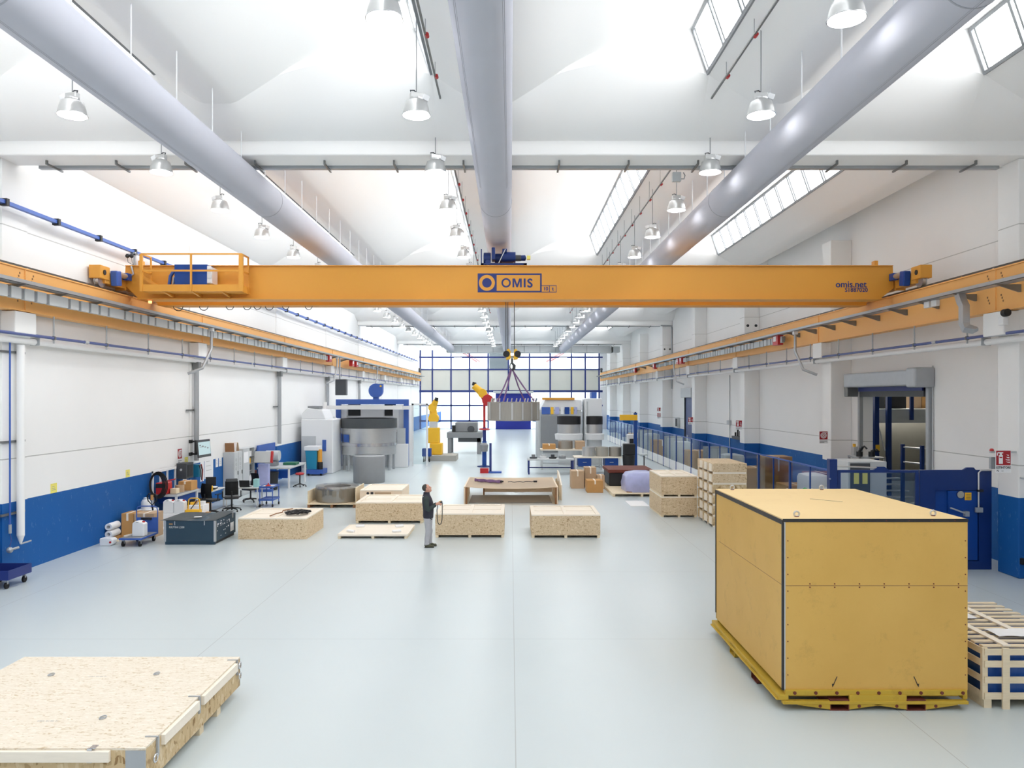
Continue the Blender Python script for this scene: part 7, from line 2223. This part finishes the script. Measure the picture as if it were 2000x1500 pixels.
mbox(-0.5, 0.5, -0.025, 0.03, -0.31, 0.31).build('monitor_case', 'dgrey', t)
mbox(-0.48, 0.48, -0.029, -0.025, -0.22, 0.23).build('screen', 'screen', t)
b = mbox(-0.4, -0.05, -0.031, -0.029, 0.05, 0.07)
for k in range(4):
    b.box(-0.4 + 0.2 * k, -0.28 + 0.2 * k, -0.031, -0.029, 0.1 - 0.04 * k, 0.14 - 0.04 * k, mt)
b.build('screen_graphic', 'mgrey', t)
for z in (2.05, 2.5):
    MB().tube([(-11.48, 27.55, z), (-11.25, 27.5, z), (-11.1, 27.4, 2.29), (-10.94, 27.3, 2.27)], 0.035, 8).build('mount_arm', 'black', t, smooth=50)
    MB().box(-11.49, -11.42, 27.42, 27.62, z - 0.06, z + 0.06).build('wall_plate', 'black', t, bevel=0.01)
MB().box(-11.3, -11.24, 27.48, 27.54, 2.02, 2.54).build('arm_bar', 'black', t)
t = thing('hanging_tool_holder', 'blue wall tool holder with hanging cables at the grey drop pipe foot', 'tool holder', (-11.3, 27.8, 1.2))
MB().box(-11.49, -11.25, 27.72, 27.98, 1.2, 1.65).build('holder_plate', 'teal', t, bevel=0.02)
for k in range(4):
    MB().tube([(-11.23, 27.7 + 0.07 * k, 1.65), (-11.18, 27.7 + 0.07 * k, 1.45), (-11.2, 27.72 + 0.06 * k, 1.2 - 0.06 * k)], 0.014, 6).build('tool_cable', ['black', 'lgrey', 'black', 'red'][k], t)
# lockers and open shelf cabinet
t = thing('grey_locker', 'grey two door locker by the dado with boards lying on top', 'locker', (-11.25, 31.1, 0))
MB().box(-11.49, -11.06, 30.7, 31.65, 0.05, 1.87).build('locker_body', 'lgrey', t, bevel=0.006)
for y in (30.72, 31.19):
    d_ = MB().box(-11.06, -11.04, y, y + 0.44, 0.08, 1.85).build('locker_door', 'lgrey', t)
    MB().box(-11.04, -11.02, y + 0.36, y + 0.39, 0.95, 1.1).build('door_handle', 'black', d_)
    for k in range(3):
        MB().lathe([(0.05, 0), (0.06, 0.0), (0.06, 0.004), (0.05, 0.004)], (-11.04, y + 0.2, 1.2 + 0.18 * k), 14, 'X', False).build('vent_hole', 'mgrey', d_)
MB().box(-11.47, -11.08, 30.72, 31.63, 0, 0.05).build('plinth', 'mgrey', t)
for k, (dy, m_, rot, lab) in enumerate(((0.1, 'pedge', 0.25, 'brown board leaning on the locker top, near the wall'), (0.35, 'paper', -0.5, 'white board propped on the locker top in the middle'), (0.62, 'card2', 0.7, 'tan board sloping on the locker top'))):
    t2 = thing('loose_board', lab, 'board', (-11.3, 30.8 + dy, 1.871))
    o = MB().obox((-11.3, 30.8 + dy, 1.871 + 0.19), (0.36, 0.03, 0.36), rx=rot * 0.5).build('board_sheet', m_, t2)
t = thing('shelf_cabinet', 'grey cabinet with open shelves of papers beside the locker', 'cabinet', (-11.25, 32.2, 0))
b = MB()
b.box(-11.49, -11.06, 31.7, 31.73, 0, 1.95).box(-11.49, -11.06, 33.17, 33.2, 0, 1.95).box(-11.49, -11.06, 31.73, 33.17, 1.92, 1.95).box(-11.49, -11.47, 31.73, 33.17, 0, 1.92).box(-11.49, -11.06, 31.73, 33.17, 0, 0.08)
b.build('cabinet_frame', 'lgrey', t)
dd = MB().box(-11.06, -11.04, 31.7, 32.5, 0.08, 1.95).build('cabinet_door', 'lgrey', t)
MB().box(-11.04, -11.037, 31.8, 32.35, 1.35, 1.8).build('door_sheet', 'paper', dd)
for z in (0.5, 0.95, 1.25, 1.55):
    MB().box(-11.46, -11.07, 32.5, 33.17, z, z + 0.02).build('cabinet_shelf', 'mgrey', t)
for k, (z, n, m_) in enumerate(((0.52, 6, 'paper'), (0.97, 4, 'dgrey'), (1.27, 3, 'yellow'), (1.57, 4, 'paper'))):
    for j in range(n):
        t2 = thing('paper_binder', '%s of the folders on the %s open shelf of the grey cabinet' % (ORD[j], ('lowest', 'second', 'third', 'top')[k]), 'folder', (-11.25, 32.55 + 0.1 * j, z), group='folders in the open shelf cabinet')
        MB().box(-11.4, -11.1, 32.54 + 0.1 * j, 32.61 + 0.1 * j, z + 0.001, z + 0.22).build('binder_cover', m_, t2)
carton(-11.45, -11.1, 33.35, 33.6, 0, 0.9, 'tall narrow brown box between the shelf cabinet and the blue terminal', 'rust', False)
# blue tool cart
t = thing('tool_cart', 'light blue two tier tool cart on casters at the end of the laptop desk', 'tool cart', (-9.05, 28.9, 0))
X0, X1, YA, YB = -9.32, -8.82, 28.5, 29.3
for z, m_ in ((0.72, 'lgrey'), (0.24, 'midblue')):
    MB().box(X0, X1, YA, YB, z, z + 0.03).build('cart_shelf', m_, t)
    b = MB().box(X0, X1, YA - 0.015, YA, z, z + 0.06).box(X0, X1, YB, YB + 0.015, z, z + 0.06).box(X0 - 0.015, X0, YA, YB, z, z + 0.06).box(X1, X1 + 0.015, YA, YB, z, z + 0.06)
    b.build('shelf_rim', 'midblue', t)
for x in (X0, X1 - 0.03):
    for y in (YA, YB - 0.03):
        MB().box(x, x + 0.03, y, y + 0.03, 0.12, 0.72).build('cart_leg', 'midblue', t)
        MB().cyl((x, y + 0.015, 0.06), (x + 0.03, y + 0.015, 0.06), 0.06, 14).build('caster', 'rubber', t)
t = thing('red_tool', 'red hand tool lying on the top tier of the light blue tool cart', 'hand tool', (-9.1, 28.8, 0.75))
MB().lathe([(0.02, 0.751), (0.1, 0.751), (0.1, 0.78), (0.03, 0.8), (0.02, 0.86)], (-9.1, 28.85, 0), 18).build('tool_disc', 'red', t, smooth=40)
# ------------------------------------------------------------------ the man with the crane remote
def loft(b, rings, seg=20):
    rows = []
    for (cx_, cy_, cz_), a, w in rings:
        rows.append([b.bm.verts.new((cx_ + a * math.cos(2 * PI * k / seg), cy_ + w * math.sin(2 * PI * k / seg), cz_)) for k in range(seg)])
    b.skinrings(rows)
    return b


def fuse(o, voxel, smooth=6):
    r = o.modifiers.new('fuse', 'REMESH')
    r.mode = 'VOXEL'
    r.voxel_size = voxel
    r.use_smooth_shade = True
    s = o.modifiers.new('soften', 'SMOOTH')
    s.factor = 0.5
    s.iterations = smooth
    return o


pm = thing('person', 'man in charcoal vest and grey trousers looking up, holding a crane remote', 'person', (-2.25, 21.0, 0))
OFF = Vector((-2.25, 21.0, 0))


def fin(b, name, m, voxel, smooth=6):
    b.bm.transform(Matrix.Translation(OFF))
    return fuse(b.build(name, m, pm, smooth=60), voxel, smooth)


b = MB()
# head, tilted back
hc = Vector((-0.03, 0, 1.585))
up = Vector((-0.42, 0, 0.91)).normalized()
fwd = Vector((0.91, 0, 0.42)).normalized()


def hp(f, u, s=0.0):
    return hc + fwd * f + up * u + Vector((0, s, 0))


def hball(f, u, s, r, sc=(1, 1, 1)):
    m = MB()
    m.ball((0, 0, 0), r, sc, 18, 12)
    rot = Matrix((fwd, Vector((0, 1, 0)), up)).transposed().to_4x4()
    m.bm.transform(Matrix.Translation(hp(f, u, s)) @ rot)
    me = bpy.data.meshes.new('tmp')
    m.bm.to_mesh(me)
    m.bm.free()
    b.bm.from_mesh(me)
    bpy.data.meshes.remove(me)


hball(-0.01, 0.035, 0, 0.1, (1.0, 0.8, 0.98))
hball(0.03, -0.035, 0, 0.078, (0.95, 0.84, 1.1))
hball(0.065, -0.085, 0, 0.034, (1, 1.1, 0.8))            # chin
hball(0.104, -0.012, 0, 0.02, (1.0, 0.75, 1.3))           # nose
hball(0.088, -0.055, 0, 0.02, (0.8, 1.4, 0.45))          # lips
hball(0.08, 0.03, 0, 0.03, (0.7, 1.9, 0.5))              # brow
for s in (-1, 1):
    hball(-0.015, -0.01, s * 0.08, 0.03, (0.7, 0.4, 1.1))  # ears
b.tube([tuple(hp(-0.02, -0.06)), (-0.045, 0, 1.47), (-0.045, 0, 1.38)], [0.062, 0.06, 0.07], 14)
loft(b, [((0, 0, 0.86), 0.1, 0.15), ((0, 0, 1.0), 0.1, 0.145), ((-0.02, 0, 1.2), 0.105, 0.165), ((-0.035, 0, 1.34), 0.09, 0.16), ((-0.04, 0, 1.41), 0.06, 0.09)])
for s in (-1, 1):
    b.tube([(-0.035, s * 0.16, 1.34), (-0.03, s * 0.2, 1.3), (0.0, s * 0.235, 1.05), (0.1, s * 0.19, 1.1), (0.235, s * 0.1, 1.17)], [0.05, 0.05, 0.04, 0.038, 0.028], 12)
    # palm, four bent fingers and a thumb round the remote
    w = Vector((0.235, s * 0.1, 1.17))
    b.tube([tuple(w), tuple(w + Vector((0.04, -s * 0.012, 0.012))), tuple(w + Vector((0.085, -s * 0.02, 0.02)))], [0.026, 0.033, 0.03], 10)
    for k in range(4):
        z0 = w + Vector((0.085, -s * 0.02, 0.036 - 0.02 * k))
        l = (0.03, 0.034, 0.032, 0.025)[k]
        b.tube([tuple(z0), tuple(z0 + Vector((l, -s * 0.006, -0.004))), tuple(z0 + Vector((l + 0.012, -s * 0.03, -0.006))), tuple(z0 + Vector((l - 0.006, -s * 0.048, -0.004)))], [0.0105, 0.0105, 0.0095, 0.0085], 8)
    b.tube([tuple(w + Vector((0.035, -s * 0.02, 0.034))), tuple(w + Vector((0.065, -s * 0.036, 0.052))), tuple(w + Vector((0.092, -s * 0.05, 0.056)))], [0.014, 0.0115, 0.0095], 8)
    b.tube([(0, s * 0.09, 0.9), (0.01 + 0.02 * s, s * 0.095, 0.48), (-0.02 + 0.025 * (s + 1), s * 0.1, 0.12)], [0.085, 0.055, 0.04], 12)
fin(b, 'body', 'skin', 0.0065, 4)
# hair cap
b = MB()
m = MB()
m.ball((0, 0, 0), 0.108, (1.0, 0.84, 0.98), 20, 14)
for v in list(m.bm.verts):
    if v.co.x > 0.058 or (v.co.x > 0.0 and v.co.z < -0.005) or v.co.z < -0.075:
        m.bm.verts.remove(v)
rot = Matrix((fwd, Vector((0, 1, 0)), up)).transposed().to_4x4()
m.bm.transform(Matrix.Translation(OFF + hp(-0.017, 0.038)) @ rot)
bmesh.ops.solidify(m.bm, geom=m.bm.faces[:], thickness=0.012)
h = m.build('hair', 'hair', pm, smooth=60)
for s in (-1, 1):
    m = MB()
    m.ball(tuple(OFF + hp(0.083, 0.008, s * 0.032)), 0.0085, (1, 1, 1), 10, 8).build('eye', 'ink', pm, smooth=60)
# vest
b = MB()
loft(b, [((0.005, 0, 0.79), 0.135, 0.185), ((0.0, 0, 0.83), 0.142, 0.19), ((0.005, 0, 0.98), 0.145, 0.185), ((0.0, 0, 1.1), 0.15, 0.195), ((-0.015, 0, 1.22), 0.15, 0.205), ((-0.035, 0, 1.33), 0.13, 0.205), ((-0.045, 0, 1.40), 0.105, 0.15), ((-0.045, 0, 1.44), 0.088, 0.095), ((-0.045, 0, 1.5), 0.086, 0.088)])
fin(b, 'vest', 'vest', 0.012, 5)
b = MB().obox(tuple(OFF + Vector((-0.115, -0.12, 1.39))), (0.012, 0.08, 0.02), ry=-0.5)
b.build('vest_print', 'lgrey', pm)
for s in (-1, 1):
    b = MB()
    b.tube([(-0.035, s * 0.15, 1.345), (-0.03, s * 0.205, 1.31), (-0.02, s * 0.235, 1.18), (0.0, s * 0.245, 1.06), (0.03, s * 0.235, 1.04), (0.11, s * 0.185, 1.095), (0.215, s * 0.112, 1.16)], [0.085, 0.083, 0.073, 0.066, 0.066, 0.056, 0.044], 16)
    fin(b, 'sleeve', 'jacket', 0.010, 5)
# trousers
b = MB()
loft(b, [((0.0, 0, 0.90), 0.125, 0.172), ((0.0, 0, 0.80), 0.132, 0.178), ((0.0, 0, 0.72), 0.12, 0.17)])
for s in (-1, 1):
    b.tube([(0.0, s * 0.085, 0.78), (0.005, s * 0.09, 0.66), (0.012, s * 0.095, 0.5), (0.012 + 0.012 * (s + 1), s * 0.097, 0.42), (-0.008 + 0.018 * (s + 1), s * 0.1, 0.31), (-0.014 + 0.02 * (s + 1), s * 0.1, 0.24), (-0.022 + 0.025 * (s + 1), s * 0.1, 0.14), (-0.024 + 0.025 * (s + 1), s * 0.1, 0.1), (-0.018 + 0.025 * (s + 1), s * 0.1, 0.07)], [0.105, 0.1, 0.083, 0.08, 0.07, 0.076, 0.068, 0.076, 0.07], 18)
fin(b, 'trousers', 'trouser', 0.011, 4)
MB().obox(tuple(OFF + Vector((0.085, -0.155, 0.79))), (0.075, 0.014, 0.02), ry=0.6).build('pocket_trim', 'black', pm)
for s, f in ((-1, 0.0), (1, 0.0)):
    b = MB()
    b.ball((-0.035, s * 0.102, 0.075), 0.062, (1.0, 0.85, 1.15)).ball((0.04, s * 0.105, 0.045), 0.055, (1.2, 0.85, 0.8)).ball((0.12, s * 0.108, 0.035), 0.048, (1.15, 0.95, 0.72))
    b.box(-0.08, 0.165, s * 0.105 - 0.045, s * 0.105 + 0.045, 0.0, 0.02)
    q = 0.025 * (s + 1)
    b.bm.transform(Matrix.Translation((q, 0, 0)))
    sh = fin(b, 'shoe', 'shoe', 0.009, 4)
    MB().box(*[c + o for c, o in zip((-0.085 + q, 0.17 + q), (OFF.x, OFF.x))], OFF.y + s * 0.105 - 0.047, OFF.y + s * 0.105 + 0.047, 0.0, 0.014).build('shoe_sole', 'rubber', sh)
rc = thing('crane_remote', 'small crane remote with a hanging black strap loop in the hands of the man', 'remote control', (-1.95, 21.0, 1.15))
RX, RY_, RZ_ = -1.915, 21.0, 1.215
MB().obox((RX, RY_, RZ_), (0.1, 0.12, 0.05), ry=-0.35).build('remote_case', 'dgrey', rc, bevel=0.008)
MB().obox((RX - 0.01, RY_, RZ_ + 0.03), (0.05, 0.07, 0.012), ry=-0.35).build('remote_keypad', 'yellow', rc)
pts = [(RX + 0.03, RY_ - 0.1, RZ_ + 0.03), (RX + 0.06, RY_ - 0.1, RZ_ + 0.0), (RX + 0.06, RY_ - 0.1, 0.95), (RX + 0.05, RY_ - 0.1, 0.75), (RX + 0.02, RY_ - 0.1, 0.64), (RX - 0.02, RY_ - 0.1, 0.62), (RX - 0.06, RY_ - 0.1, 0.67), (RX - 0.08, RY_ - 0.1, 0.8), (RX - 0.085, RY_ - 0.1, 1.02), (RX - 0.06, RY_ - 0.1, RZ_ - 0.03)]
MB().tube(pts, 0.011, 8).build('neck_strap', 'black', rc, smooth=60)
